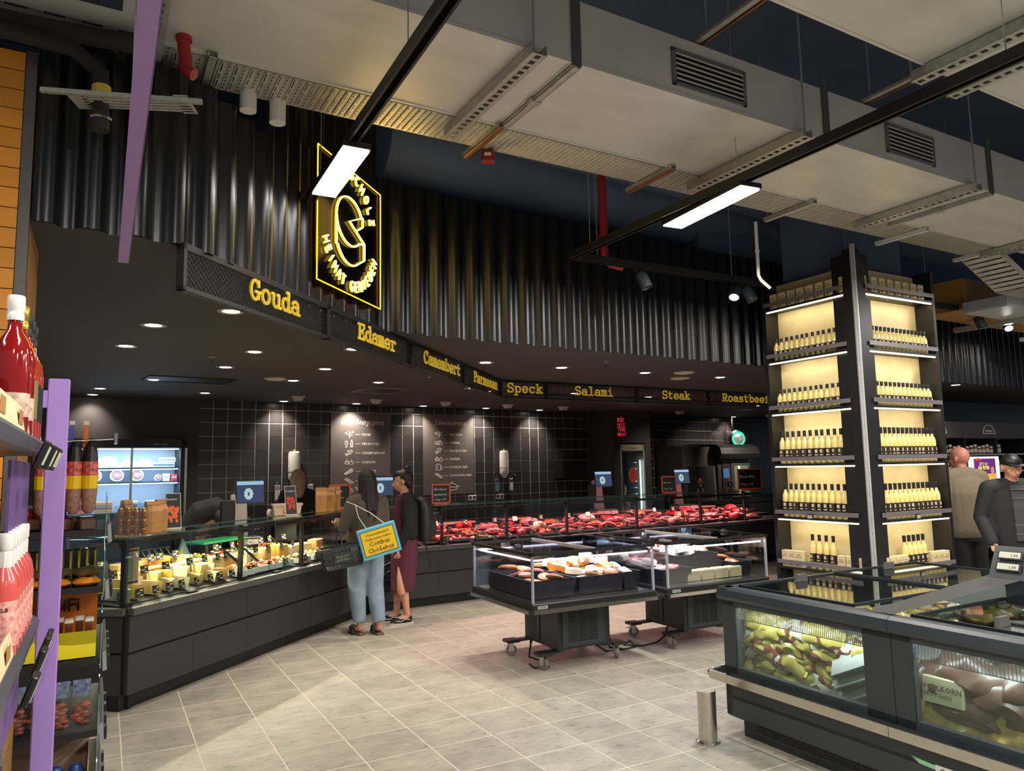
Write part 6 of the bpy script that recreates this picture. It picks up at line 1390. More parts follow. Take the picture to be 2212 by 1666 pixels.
f2, a2, b2 = freezer('second freezer of the island with bread bags, cut by the right picture edge', 1.14, 3.4)
TI = Matrix.Translation(IO) @ Matrix.Rotation(IA, 4, 'Z')
def lidset(t, quads, dirx):
    for (x0, x1, y0, y1, z) in quads:
        l_ = B().box(x0, x1, y0, y1, z, z + .004).obj('sliding_lid', M_pane, t)
        B().box(x0, x0 + .012, y0, y1, z - .004, z + .012).box(x1 - .012, x1, y0, y1, z - .004, z + .012).box(x0, x1, y0, y0 + .012, z - .004, z + .012).box(x0, x1, y1 - .012, y1, z - .004, z + .012).obj('lid_frame', M_anthd, l_)
        g = B(); hx, hy = (x0 + .1, (y0 + y1) / 2) if dirx else ((x0 + x1) / 2, y0 + .1)
        g.xprism([(hy - .05, z + .006), (hy + .05, z + .006), (hy + .04, z + .05), (hy - .04, z + .05)], hx - .01, hx + .01); g.obj('lid_handle', mat('smoky handle', (96, 96, 96), .25), l_)
lidset(f1, [(.07, .88, .08, .98, .884), (.07, .88, .98, 1.87, .89)], True)
lidset(f2, [(1.2, 1.95, .08, .9, .884), (1.95, 2.7, .08, .9, .89), (2.7, 3.35, .08, .9, .884), (1.2, 2.1, 1.06, 1.87, .884), (2.1, 3.0, 1.06, 1.87, .89)], False)
B().add([(1.0, .03, .886), (1.14, .03, .89), (1.3, .975, 1.0), (1.1, .975, 1.0), (.88, 1.9, .886), (1.14, 1.9, .89)], [(0, 1, 2, 3), (3, 2, 5, 4)]).obj('dark_cover_panel', mat('dark cover', (44, 43, 42), .6), f1)
B().box(1.2, 3.4, .93, 1.03, .86, .99).obj('centre_ridge', M_anthd, f2)
B().box(.1, 1.05, .06, .075, .785, .8).obj('led_strip', M_led, f1); B().box(1.25, 3.3, .06, .075, .785, .8).obj('led_strip', emis('cool blue led', (200, 224, 255), 8), f2)
for t, x0, x1, e in ((f1, .12, 1.0, 7), (f2, 1.2, 3.3, 13)):
    gd = B().box(x0, x1, .02, .024, .70, .775).obj('ribbed_guard', M_acr, t)
    n = min(130, int((x1 - x0) / .012)); b = B()
    for k in range(n): b.box(x0 + k * (x1 - x0) / n, x0 + k * (x1 - x0) / n + .003, .017, .02, .702, .773)
    b.box(x0, x1, .017, .021, .7, .704).box(x0, x1, .017, .021, .772, .776)
    r = b.obj('rib_row', M_chrome, gd); r['kind'] = 'stuff'
    l = bpy.data.lights.new('freezer_light', 'AREA'); l.shape = 'RECTANGLE'; l.size = x1 - x0; l.size_y = .04; l.energy = e * .5; l.color = (.93, .97, 1)
    o = bpy.data.objects.new('freezer_light', l); COL.objects.link(o); o.parent = t; o.location = ((x0 + x1) / 2, .04, .77); o.rotation_euler = (radians(12), 0, 0)
# frozen bags as puffy pillows
def pillow(w_, h, d_, seed, nx=9, ny=6):
    r = random.Random(seed); v = []; f = []
    for s in (1, -1):
        for j in range(ny + 1):
            for i in range(nx + 1):
                u = i / nx * 2 - 1; q = j / ny * 2 - 1
                e = max(0, (1 - u * u)) ** .5 * max(0, (1 - q ** 4)) ** .6
                v.append((u * w_ / 2 * (1 - .06 * q * q) + r.uniform(-1, 1) * .002, q * h / 2 + .006 * sin(u * 5 + seed), s * (e * d_ / 2 * (1 + .35 * sin(u * 6 + seed) * cos(q * 4 + seed * 2)) + .0008)))
    n = (nx + 1) * (ny + 1)
    for j in range(ny):
        for i in range(nx):
            a = j * (nx + 1) + i; f.append((a, a + 1, a + nx + 2, a + nx + 1)); f.append((n + a, n + a + nx + 1, n + a + nx + 2, n + a + 1))
    for i in range(nx):
        a = i; f.append((a, n + a, n + a + 1, a + 1)); a = ny * (nx + 1) + i; f.append((a, a + 1, n + a + 1, n + a))
    for j in range(ny):
        a = j * (nx + 1); f.append((a, a + nx + 1, n + a + nx + 1, n + a)); a += nx; f.append((a, n + a, n + a + nx + 1, a + nx + 1))
    return v, f
def bagmat(name, c1_, c2_, c3_, sc=7):
    m_ = mat(name, c1_, .3, coat=.5); nt = m_.node_tree; tc = nt.nodes.new('ShaderNodeTexCoord'); n = nt.nodes.new('ShaderNodeTexNoise'); n.inputs['Scale'].default_value = sc; n.inputs['Detail'].default_value = 1
    oi = nt.nodes.new('ShaderNodeObjectInfo'); ad = nt.nodes.new('ShaderNodeVectorMath'); ad.operation = 'ADD'; nt.links.new(tc.outputs['Object'], ad.inputs[0]); nt.links.new(oi.outputs['Location'], ad.inputs[1])
    cr = nt.nodes.new('ShaderNodeValToRGB'); cr.color_ramp.interpolation = 'CONSTANT'; e = cr.color_ramp.elements; e[0].position = 0; e[0].color = (*lin(c1_), 1); e[1].position = .52; e[1].color = (*lin(c2_), 1); q = e.new(.6); q.color = (*lin(c3_), 1)
    nt.links.new(ad.outputs[0], n.inputs['Vector']); nt.links.new(n.outputs[0], cr.inputs[0]); nt.links.new(cr.outputs[0], nt.nodes['Principled BSDF'].inputs['Base Color']); return m_
M_bagY = bagmat('yellow brown frozen bag', (162, 146, 74), (106, 56, 46), (182, 180, 162), 8)
M_bagB = mat('bread bag brown', (92, 66, 54), .38, coat=.4, noise=(20, .25)); M_bagU = bagmat('blue white frozen bag', (90, 130, 176), (208, 216, 226), (64, 96, 150), 9); M_bagG = mat('golden pastry bag', (196, 160, 92), .32, coat=.4, noise=(26, .35))
bags = {}
def fbag(kind, x, y, z, rx, ry, rz, lb, g, w_=.3, h=.2, d_=.07):
    key = (kind, len([1 for q in bags if q[0] == kind]) % 3)
    t = thing('frozen_food_bag', lb, 'frozen food'); v, f = pillow(w_, h, d_, R_.randint(0, 50))
    B().add(v, f).obj('bag', {'y': M_bagY, 'b': M_bagB, 'u': M_bagU, 'g': M_bagG}[kind], t, smooth=True)
    b = B(); b.box(w_ / 2 - .012, w_ / 2 + .012, -h * .42, h * .42, -.001, .001).obj('end_seam', {'y': mat('seam yellow', (206, 190, 96), .4), 'b': mat('seam brown', (150, 120, 100), .4), 'u': M_white, 'g': M_clear}[kind], t)
    t.location = TI @ Vector((x, y, z)); t.rotation_euler = (Matrix.Rotation(IA, 4, 'Z') @ Matrix.Rotation(rz, 4, 'Z') @ Matrix.Rotation(ry, 4, 'Y') @ Matrix.Rotation(rx, 4, 'X')).to_euler()
    t['group'] = g; return t
i = 0
for r, z in enumerate([.41, .455, .5, .545, .59, .635, .675]):
    for k in range(4 if r < 6 else 3):
        x = .17 + k * .23 + (.08 if r % 2 else 0)
        if r < 4 and k == 3: x += .0
        if r in (1, 2, 3) and k == 3: continue
        fbag('y', x, .13 + R_.uniform(-.01, .02), z, radians(R_.uniform(50, 80)), R_.uniform(-.15, .3), R_.uniform(-.08, .08), 'yellow and brown frozen bag, ' + ORD[k] + ' from left in layer ' + ['one', 'two', 'three', 'four', 'five', 'six', 'seven'][r] + ' from the bottom', 'yellow-brown frozen bags in the front freezer', .26, .13, .06); i += 1
for k, (x, z) in enumerate([(.9, .45), (.88, .52), (.86, .58)]):
    t = thing('silver_pack', ORD[k] + ' silvery flat pack from the bottom at the right of the yellow-brown bags', 'frozen food', tuple(TI @ Vector((x, .1, z))), 0, 'silvery flat packs in the front freezer')
    t.rotation_euler = (Matrix.Rotation(IA, 4, 'Z') @ Matrix.Rotation(-.45, 4, 'Y') @ Matrix.Rotation(.9, 4, 'X')).to_euler()
    B().rbox(-.15, .15, -.05, .05, 0, .03, .004).obj('pack', mat('silver pack', (130, 130, 126), .4), t); B().box(-.13, .0, -.052, -.05, .006, .024).obj('label_band', mat('grey print', (110, 96, 84), .6), t)
for k in range(8):
    fbag('y' if k % 3 else 'g', .2 + .1 * k, .5 + .16 * k, .66 + .02 * (k % 3), R_.uniform(-.3, .3), R_.uniform(-.3, .3), R_.uniform(0, 3), 'frozen bag lying on top under the front lids, ' + ORD[k] + ' from the window', 'frozen bags under the glass lids', .3, .2, .08)
B().box(.05, 1.1, .2, 1.85, .4, .62).obj('stacked_bag_core', M_in, f1); B().box(1.2, 3.35, .25, 1.85, .4, .55).obj('stacked_bag_core', M_in, f2)
j = 0
for r, z in enumerate([.44, .51, .58, .645]):
    for k in range(7):
        kd = 'g' if (k == 0 and r < 1) or (k == 1 and r == 0) else 'b' if k < 4 else 'u' if k < 6 else 'b'
        fbag(kd, 1.34 + k * .3 + (.1 if r % 2 else 0), .14, z, radians(R_.uniform(45, 75)), R_.uniform(0, .3), R_.uniform(-.1, .1), {'g': 'golden pastry', 'b': 'brown bread roll', 'u': 'blue and white'}[kd] + ' frozen bag, ' + ORD[k] + ' from left in layer ' + ['one', 'two', 'three', 'four'][r] + ' of the second freezer', 'frozen bags in the second freezer', .34, .19, .09)
t = thing('wholegrain_label_bag', 'bread bag with a pale printed label in the left of the second freezer window', 'frozen food', tuple(TI @ Vector((1.33, .07, .5))), 0)
t.rotation_euler = (Matrix.Rotation(IA, 4, 'Z') @ Matrix.Rotation(-.1, 4, 'X')).to_euler()
B().rbox(-.1, .1, 0, .03, 0, .12, .006).obj('bag', mat('pale khaki print', (170, 160, 128), .5), t)
b = B(); put_text(b, 'VOLLKORN', Tl(-.095, -.002, .06), .036, bold=.01); put_text(b, 'BRÖTCHEN', Tl(-.09, -.002, .03), .026); b.obj('print', mat('dark brown print', (64, 52, 44), .6), t)
# price panel on ridge
t = thing('price_rail_board', 'tilted grey board with white electronic price tags on the freezer ridge', 'price board', tuple(TI @ Vector((1.12, 1.0, .99))), IA)
B().xprism([(-.08, 0), (.08, 0), (.06, .16), (.02, .17)], 0, 1.7).obj('board', M_anth, t)
pg = None
for r in range(2):
    for k in range(6):
        b = B(); b.T = Tl(.03 + k * .27, -.06 + r * .03, .04 + r * .06) @ RX(radians(-28)); b.rbox(0, .13, -.008, 0, 0, .05, .002); c = b.obj('price_tag', M_blk, t)
        b = B(); b.T = Tl(.03 + k * .27, -.06 + r * .03, .04 + r * .06) @ RX(radians(-28)); b.box(.01, .12, -.01, -.008, .008, .043); b.obj('tag_display', mat('tag paper', (206, 208, 188), .6), c)
        if k < 4: b = B(); put_text(b, ['1.99', '2.49', '4.99', '3.29'][k], Tl(.03 + k * .27, -.06 + r * .03, .04 + r * .06) @ RX(radians(-28)) @ Tl(.07, -.0105, .015), .022, bold=.02); b.obj('tag_digits', M_blk, c)
b = B(); b.box(1.32, 1.5, -.004, -.0, .2, .245); s_ = b.obj('maker_plate', M_white, f2); b = B(); put_text(b, 'COSTAN', Tl(1.34, -.005, .213), .032, bold=.02); b.obj('maker_text', M_blk, s_)
B().add([(1.2, -.002, .25), (1.32, -.002, .24), (1.32, -.002, .22), (1.24, -.002, .225)], [(0, 3, 2, 1)]).obj('green_sticker', mat('green sticker', (150, 206, 160), .5), f2)
# stainless bumper post
t = thing('bumper_post', 'half-round stainless steel guard standing on a round foot at the freezer corner', 'guard post', (1.13, 4.62, 0), 0)
b = B(); R0 = .055; n = 14; a0, a1_ = radians(150), radians(350); v = []
for k in range(n + 1):
    a = a0 + (a1_ - a0) * k / n
    for r_ in (R0, R0 - .004):
        v += [(r_ * cos(a), r_ * sin(a), .01), (r_ * cos(a), r_ * sin(a), .3)]
f = []
for k in range(n):
    q = 4 * k; f += [(q, q + 4, q + 5, q + 1), (q + 2, q + 3, q + 7, q + 6), (q + 1, q + 5, q + 7, q + 3), (q, q + 2, q + 6, q + 4)]
f += [(0, 1, 3, 2), (4 * n, 4 * n + 2, 4 * n + 3, 4 * n + 1)]
b.add(v, f); b.obj('curved_plate', M_steel, t, smooth=.8)
B().lathe([(.072, 0), (.072, .008), (.06, .014)], 22).obj('foot', M_steel, t)
for a in (200, 270, 330): B().ell((.064 * cos(radians(a)), .064 * sin(radians(a)), .012), (.006, .006, .004)).obj('screw', M_chrome, t)
# ------------------------------------------------------------ near purple shelf at the left edge
GA = radians(-61); GQ = Vector((-1.348, 2.133, 0))
g = thing('purple_shelf_rack', 'near purple shelf rack at the left edge holding bottles', 'shelf rack', tuple(GQ), GA); TG = Matrix.Translation(GQ) @ Matrix.Rotation(GA, 4, 'Z')
B().rbox(-.03, .0, .0, .055, 0, 1.935, .003).obj('upright', M_purple, g); B().box(-.03, 0, -.5, -.46, 0, 1.935).obj('upright', M_purple, g)
B().box(-.028, -.002, -.46, .0, 1.85, 1.9).obj('cross_beam', M_purple, g)
B().box(0, 2.6, -.5, -.49, 0, 1.9).obj('back_panel', M_blk, g)
for z, ln in ((1.74, 'upper'), (1.26, 'middle'), (.8, 'lower'), (.35, 'bottom')):
    B().box(0.005, 2.6, -.49, -.03, z - .03, z).obj('shelf_board', M_anthd, g)
    b = B(); b.xprism([(-.03, z - .03), (.006, z - .03), (.01, z - .005), (-.004, z + .01), (-.03, z + .01)], .03, 2.6); b.obj('price_rail', mat('rail grey', (70, 70, 78), .4), g)
    b = B(); b.add([(.06, -.006, z + .01), (2.6, -.006, z + .01), (2.6, -.014, z + .065), (.06, -.014, z + .065)], [(0, 1, 2, 3)]).add([(.06, -.009, z + .01), (2.6, -.009, z + .01), (2.6, -.017, z + .065), (.06, -.017, z + .065)], [(3, 2, 1, 0)])
    if z > 1: st = b.obj('wooden_strip', mat('pale wood strip', (226, 208, 168), .6, noise=(20, .06)), g)
    b = B()
    if z > 1:
        for k in range(5): b.box(.3 + k * .33, .38 + k * .33, -.0065, -.006, z + .02, z + .05)
        b.obj('strip_print', mat('brown strip print', (170, 124, 70), .6), st)
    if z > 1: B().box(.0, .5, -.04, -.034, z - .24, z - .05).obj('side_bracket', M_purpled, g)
    for k, x in enumerate([.12, .2, .36, .62]):
        c = B(); c.T = Tl(x, .022, z - .055) @ RX(radians(-20)); c.rbox(0, .062, 0, .014, -.015, .045, .003); c = c.obj('price_tag', M_blk, g)
        q = B(); q.T = Tl(x, .022, z - .055) @ RX(radians(-20)); q.box(.006, .056, .0142, .0152, -.005, .035); q.obj('tag_display', mat('tag paper', (206, 208, 188), .6), c)
M_redj = mat('red spirit', (130, 18, 18), .1, coat=.7); M_orj = mat('amber red spirit', (168, 50, 20), .1, coat=.7); M_pink = mat('pink drink', (206, 84, 78), .2, coat=.5)
prof = [(.03, 0), (.034, .008), (.034, .17), (.03, .2), (.015, .225), (.0135, .25)]
for i, (x, mb, mc, ml, lb) in enumerate([(.16, M_orj, M_blk, M_anthd, 'amber-red bottle with ribbed black cap and grey label, nearest the purple post'), (.25, M_orj, M_blk, M_anthd, 'amber-red bottle with dark label, second from the purple post'),
        (.34, M_orj, M_blk, mat('olive label', (120, 112, 56), .6), 'bottle with olive label, third from the purple post'), (.44, M_redj, mat('gold lid', (204, 160, 70), .25, metal=.8), None, 'deep red bottle with golden cap on the upper left shelf'), (.56, M_redj, M_white, None, 'deep red bottle with tall white cap at the left picture edge')]):
    q = bottle('spirit_bottle', lb, prof, [(.0165, .246), (.017, .25), (.0172, .258), (.0158, .262), (.0158, .268), (.0175, .272), (.0175, .296), (.016, .3)], mb, mc, (.0345, .05, .14) if ml else (.0345, .04, .09), ml or mat('ornate white label', (196, 170, 150), .6, noise=(60, .5)), 18)
    q.location = TG @ Vector((x, -.036, 1.74)); q['group'] = 'spirit bottles on the upper left shelf'; q.rotation_euler = (0, 0, radians(35)); q.scale = (1, 1, 1.05)
    if i < 2:
        b = B(); put_text(b, 'SCHARF' if not i else 'CHARLY', Tl(-.02, -.036, .09), .012, bold=.02); b.obj('label_text', M_chalk, q)
pkb = bottle('pink_drink_bottle', '', [(.026, 0), (.029, .006), (.029, .14), (.025, .165), (.014, .19), (.013, .2)], [(.0145, .18), (.0155, .185), (.0155, .215), (.0145, .22), (.0165, .224), (.0165, .252), (.015, .256)], M_pink, M_white, (.0295, .03, .12), mat('white scroll label', (226, 150, 140), .5, noise=(70, .6)), 16)
b = B(); b.T = RX(0); put_text(b, 'GELB', Tl(-.014, -.0303, .1), .011, bold=.03); b.obj('label_text', mat('dark print', (60, 50, 50), .6), pkb)
for i in range(6):
    q = pkb if i == 0 else dup(pkb); q.location = TG @ Vector((.17 + .075 * i, -.034, 1.26)); q.rotation_euler = (0, 0, radians(35)); q.scale = (1.12, 1.12, 1.05)
    q['label'] = 'pink drink bottle with white cap, ' + ORD[i] + ' from the purple post on the middle shelf'; q['group'] = 'pink bottles on the middle left shelf'
for i in range(4):
    q = bottle('dark_spirit_bottle', 'dark bottle with gold lettering, ' + ORD[i] + ' from the purple post on the lower shelf', [(.03, 0), (.036, .008), (.036, .19), (.03, .215), (.015, .24), (.0145, .27)], [(.0165, .265), (.0165, .31)], mat('dark glass', (34, 34, 30), .1, coat=.7), M_anthd, (.0365, .04, .14), mat('dark label', (48, 46, 44), .5), 14)
    q.location = TG @ Vector((.22 + .12 * i, -.08, .8)); q['group'] = 'dark bottles on the lower left shelf'
    b = B(); put_text(b, 'Gold', Tl(-.016, -.0372, .1), .016, shear=.3); b.obj('label_text', mat('gold print', (170, 140, 70), .5), q)

# ------------------------------------------------------------ snack shelf behind the purple post
NA = radians(119); NP = Vector((-1.965, 3.6, 0)); TN = Matrix.Translation(NP) @ Matrix.Rotation(NA, 4, 'Z')
s_ = thing('snack_shelf', 'black snack shelf with bread and sausage packs between purple post and cheese counter', 'shelf rack', tuple(NP), NA)
B().box(0, .9, .5, .53, 0, 1.95).obj('back_panel', M_blk2, s_); B().box(0, .9, .02, .5, 0, .16).obj('plinth', M_blk, s_)
LV = [1.395, 1.13, .80, .475, .17]
M_edge = mat('aqua glass edge', (110, 150, 146), .2)
for z in LV:
    B().box(0, .9, .0, .5, z - .03, z).obj('shelf_board', M_blk, s_)
    d_ = B().box(-.002, .9, -.004, 0, z - .05, z + .16).obj('glass_stop', M_glass, s_); B().box(-.006, -.002, -.004, .0, z - .05, z + .16).obj('stop_edge', M_edge, d_)
    r_ = B().xprism([(-.03, z - .06), (-.012, z - .065), (-.008, z + .02), (-.022, z + .03)], 0, .9).obj('price_rail', mat('rail pale', (150, 152, 158), .4), s_)
    for k in range(4): B().box(.02 + k * .2, .08 + k * .2, -.04, -.028, z - .055, z - .0).obj('price_tag', M_blk, r_)
for i, (y, z) in enumerate([(.0, 1.83)]):
    for s in (0, .05): B().tube([(.02 + s, .5, 1.8), (.02 + s, -.02, 1.83)], .004, 6).obj('hook_prong', M_chrome, s_)
    B().cb((.045, -.03, 1.83), (.09, .014, .05)).obj('hook_end', M_chrome, s_)
def nplace(t, x, y, z, rz=0, rx=0, ry=0):
    t.location = TN @ Vector((x, y, z)); t.rotation_euler = (Matrix.Rotation(NA + rz, 4, 'Z') @ Matrix.Rotation(rx, 4, 'X') @ Matrix.Rotation(ry, 4, 'Y')).to_euler(); return t
M_net = mat('salami netting', (150, 112, 100), .5, noise=(90, .4)); M_ry = mat('rye bread', (104, 66, 40), .6, noise=(60, .25))
for i, y in enumerate([.075, .14, .2, .27]):
    t = nplace(thing('salami_bag', ['rightmost hanging salami bag with black top and yellow band', 'second hanging salami bag from the right', 'third hanging salami bag from the right', 'hanging salami bag half behind the purple post'][i], 'sausage', group='hanging salami bags'), .05, y, 1.47)
    B().lathe([(.012, 0), (.03, .02), (.034, .12)], 12).obj('salami_body', M_net, t, smooth=.8); B().lathe([(.0345, .12), (.0355, .18), (.0345, .182)], 12).obj('yellow_band', mat('band yellow', (232, 190, 20), .4), t)
    B().lathe([(.0345, .182), (.034, .25), (.03, .252)], 12).obj('colour_print', mat('pizza print', (190, 90, 80), .4, noise=(60, .6)), t); B().lathe([(.033, .252), (.026, .32), (.008, .355), (.004, .365)], 12).obj('black_top', M_blk, t)
for i, (y, c) in enumerate([(.1, 'o'), (.16, 'b'), (.24, 'b'), (.3, 'o'), (.36, 'o')]):
    t = nplace(thing('snack_stick_pack', ORD[i] + (' orange' if c == 'o' else ' blue') + ' snack stick pack from the right, standing over the hooks', 'snack', group='snack stick packs above the hooks'), .1, y, 1.7)
    B().add([(-.006, -.016, 0), (.006, -.016, 0), (.006, .016, 0), (-.006, .016, 0), (-.004, -.008, .2), (.004, -.008, .2), (.004, .008, .2), (-.004, .008, .2)], [(0, 3, 2, 1), (4, 5, 6, 7), (0, 1, 5, 4), (1, 2, 6, 5), (2, 3, 7, 6), (3, 0, 4, 7)]).obj('wrapper', mat('orange wrapper', (226, 120, 30), .35) if c == 'o' else mat('blue wrapper', (70, 90, 190), .35), t)
    B().box(-.001, .001, -.012, .012, .2, .22).obj('top_seal', M_wrap, t)
for i, (y, x, rz, c) in enumerate([(.08, .06, .2, 0), (.2, .05, 1.0, 0), (.32, .07, -.5, 0), (.14, .17, .5, 0), (.26, .16, .2, 1), (.36, .15, 1.2, 1), (.42, .06, .4, 0)]):
    t = nplace(thing('rye_bread_pack' if not c else 'red_snack_pack', ORD[i] + (' small film-wrapped dark bread pack on the top snack shelf, from the right' if not c else ' crumpled red snack pack on the top snack shelf'), 'bread' if not c else 'snack', group='packs on the top snack shelf'), x, y, 1.4, rz, R_.uniform(-.2, .2), 0)
    if c: v, f = pillow(.13, .1, .06, i); b = B(); b.T = RX(radians(70)) @ Tl(0, .05, 0); b.add(v, f); b.obj('bag', mat('snack red', (190, 50, 44), .3, coat=.4), t, smooth=True); B().box(-.06, .06, -.002, .002, .1, .115).obj('seal', M_wrap, t)
    else: B().rbox(-.05, .05, -.035, .035, 0, .05, .008).obj('loaf', M_ry, t); B().rbox(-.055, .055, -.038, .038, .0, .058, .012).obj('film', M_clear, t)
for i in range(10):
    t = nplace(thing('striped_snack_bar', ORD[i] + ' upright black and yellow bar from the right, second shelf', 'snack', group='striped bars on the second snack shelf'), .22, .05 + i * .035, 1.135, 0, 0, radians(-12))
    B().box(-.008, .008, -.014, .014, 0, .16).obj('wrapper', mat('bar black', (40, 40, 30), .35), t); B().box(-.0095, .0, -.016, -.008, 0.005, .155).obj('yellow_edge', mat('bar yellow', (190, 176, 50), .4), t)
for i in range(8):
    k, l = i % 4, i // 4
    t = nplace(thing('snack_bag', ORD[i] + ' puffy ' + ('orange' if l == 0 else 'dark olive') + ' snack bag on the second snack shelf, counted from the right', 'snack', group='puffy bags on the second snack shelf'), .07 + .02 * l, .07 + k * .12, 1.15 + l * .045, pi / 2)
    v, f = pillow(.12, .14, .04, i * 3); B().add([(a, b_, c) for a, b_, c in v], f).obj('bag', mat('bag orange', (226, 140, 44), .3, coat=.4) if l == 0 else mat('bag olive', (86, 76, 44), .3, coat=.4), t, smooth=True)
    B().box(-.005, .005, -.06, .06, -.001, .003).obj('seal', mat('bag seal', (210, 190, 150), .4), t)
t = nplace(thing('snack_box', 'yellow and orange display box of sausage snacks on the third shelf', 'box'), .02, .02, .805)
b = B(); b.box(-.002, .0, .0, .42, 0, .12).add([(-.002, 0, .12), (-.002, .42, .12), (-.002, .42, .15), (-.002, .22, .15), (-.002, .1, .06), (-.002, .0, .06)], [(0, 1, 2, 3, 4, 5)]).box(0, .28, 0, .42, 0, .004).box(0, .28, .418, .42, 0, .14).box(0, .28, 0, .002, 0, .07)
b.obj('yellow_tray', mat('box yellow', (240, 226, 30), .5), t)
b = B(); b.box(.27, .275, 0, .42, 0, .27); b.obj('orange_back', mat('box orange', (222, 116, 30), .5), t)
b = B(); b.T = Tl(.262, .2, .178) @ RZ(-pi / 2); put_text(b, 'BiFi', Tl(0, 0, 0), .085, ext=.01, bold=.02); b.obj('box_lettering', M_blk, t)
b = B(); b.T = Tl(-.003, .3, .0) @ RY(radians(-90)); b.lathe([(.022, 0), (.022, .0015)], 14, (.02, 0, 0)); b.obj('grip_hole', mat('hole shade', (110, 84, 60), .7), t)
for i in range(9):
    q = nplace(thing('sausage_snack', ORD[i] + ' brown sausage snack pack from the right inside the yellow box', 'snack', group='sausage snacks in the yellow box'), .1 + (.05 if i % 2 else 0), .05 + i * .042, .815, 0, 0, radians(-10))
    B().rbox(-.012, .012, -.016, .016, 0, .15, .004).obj('wrapper', mat('snack brown', (120, 66, 38), .3, coat=.5), q); B().box(-.014, .014, -.018, .018, .15, .165).obj('seal', M_wrap, q)
M_sau = mat('small raw sausages', (156, 84, 68), .4, noise=(30, .2))
for i in range(5):
    t = nplace(thing('sausage_bag', ORD[i] + ' transparent bag of small sausages from the right on the fourth snack shelf', 'sausage', group='sausage bags on the fourth shelf'), .06, .07 + i * .085, .48, 0, 0, radians(-16))
    b = B()
    for k in range(16): b.ell((R_.uniform(-.012, .012), R_.uniform(-.025, .025), .02 + .007 * k), (.012, .022, .012), 7, 5)
    b.obj('sausages', M_sau, t, smooth=True)['kind'] = 'stuff'
    v, f = pillow(.24, .08, .06, i + 9); b = B(); b.T = Tl(0, 0, .12) @ RY(radians(90)) @ RX(0); b.add(v, f); b.obj('clear_bag', M_clear, t, smooth=True)
    B().box(-.002, .002, -.036, .036, .16, .24).obj('printed_header', mat('header print', (120, 140, 180), .4, noise=(40, .6)), t)
t = nplace(thing('cardboard_tray', 'open brown cardboard tray of sausage packs on the lowest shelf', 'box'), .03, .03, .175)
b = B(); b.box(0, .004, 0, .42, 0, .07).box(.3, .304, 0, .42, 0, .2).box(0, .3, 0, .004, 0, .16).box(0, .3, .416, .42, 0, .16).box(0, .3, 0, .42, 0, .004); b.obj('tray', mat('cardboard pale', (206, 178, 150), .7), t)
B().box(.306, .31, -.0, .2, .0, .3).obj('green_card', mat('green card', (110, 170, 120), .6), t)
for i in range(5):
    q = nplace(thing('sausage_jar_pack', ORD[i] + ' blue-topped sausage pack from the right on the lowest snack shelf', 'sausage', group='blue topped packs on the lowest shelf'), .1, .08 + i * .082, .18, 0, 0, 0)
    B().lathe([(.03, 0), (.034, .01), (.034, .09), (.028, .11)], 12).obj('body', mat('franks', (176, 110, 96), .3, noise=(30, .35), coat=.5), q, smooth=.7); B().lathe([(.033, .085), (.035, .1), (.02, .125), (.004, .13)], 12).obj('blue_top', mat('blue top', (44, 78, 150), .35), q, smooth=.7)

# ------------------------------------------------------------ people
M_skin = mat('skin', (206, 150, 122), .5, noise=(12, .05)); M_skin2 = mat('skin ruddy', (206, 136, 116), .5)
def chain(b, pts, rad, n=12, flat=1.0):
    """closed tapering limb with rounded ends"""
    P = [Vector(p) for p in pts]; d0 = (P[0] - P[1]).normalized(); d1 = (P[-1] - P[-2]).normalized(); r0, r1 = rad[0], rad[-1]
    pp = [P[0] + d0 * r0 * .95, P[0] + d0 * r0 * .6] + P + [P[-1] + d1 * r1 * .6, P[-1] + d1 * r1 * .95]
    rr = [r0 * .25, r0 * .8] + list(rad) + [r1 * .8, r1 * .25]
    b.tube(pp, rr, n, flat=flat)
def stack(b, secs, n=18):
    """closed stack of ellipses: (cx,cy,z,rx,ry)"""
    v = []; f = []
    for cx, cy_, z, rx, ry in secs:
        for k in range(n):
            a = 2 * pi * k / n; v.append((cx + rx * cos(a), cy_ + ry * sin(a), z))
    for i in range(len(secs) - 1):
        for k in range(n): f.append((i * n + k, i * n + (k + 1) % n, (i + 1) * n + (k + 1) % n, (i + 1) * n + k))
    f.append(tuple(range(n - 1, -1, -1))); f.append(tuple((len(secs) - 1) * n + k for k in range(n))); b.add(v, f)
def fuse(b, name, m_, parent, vox=.011, smooth=4):
    o = b.obj(name, m_, parent); md = o.modifiers.new('r', 'REMESH'); md.mode = 'VOXEL'; md.voxel_size = vox; md.use_smooth_shade = True
    if smooth: sm = o.modifiers.new('s', 'SMOOTH'); sm.iterations = smooth; sm.factor = .5
    dg = bpy.context.evaluated_depsgraph_get(); me = bpy.data.meshes.new_from_object(o.evaluated_get(dg)); o.modifiers.clear(); old = o.data; o.data = me; bpy.data.meshes.remove(old)
    if not me.materials: me.materials.append(m_)
    return o
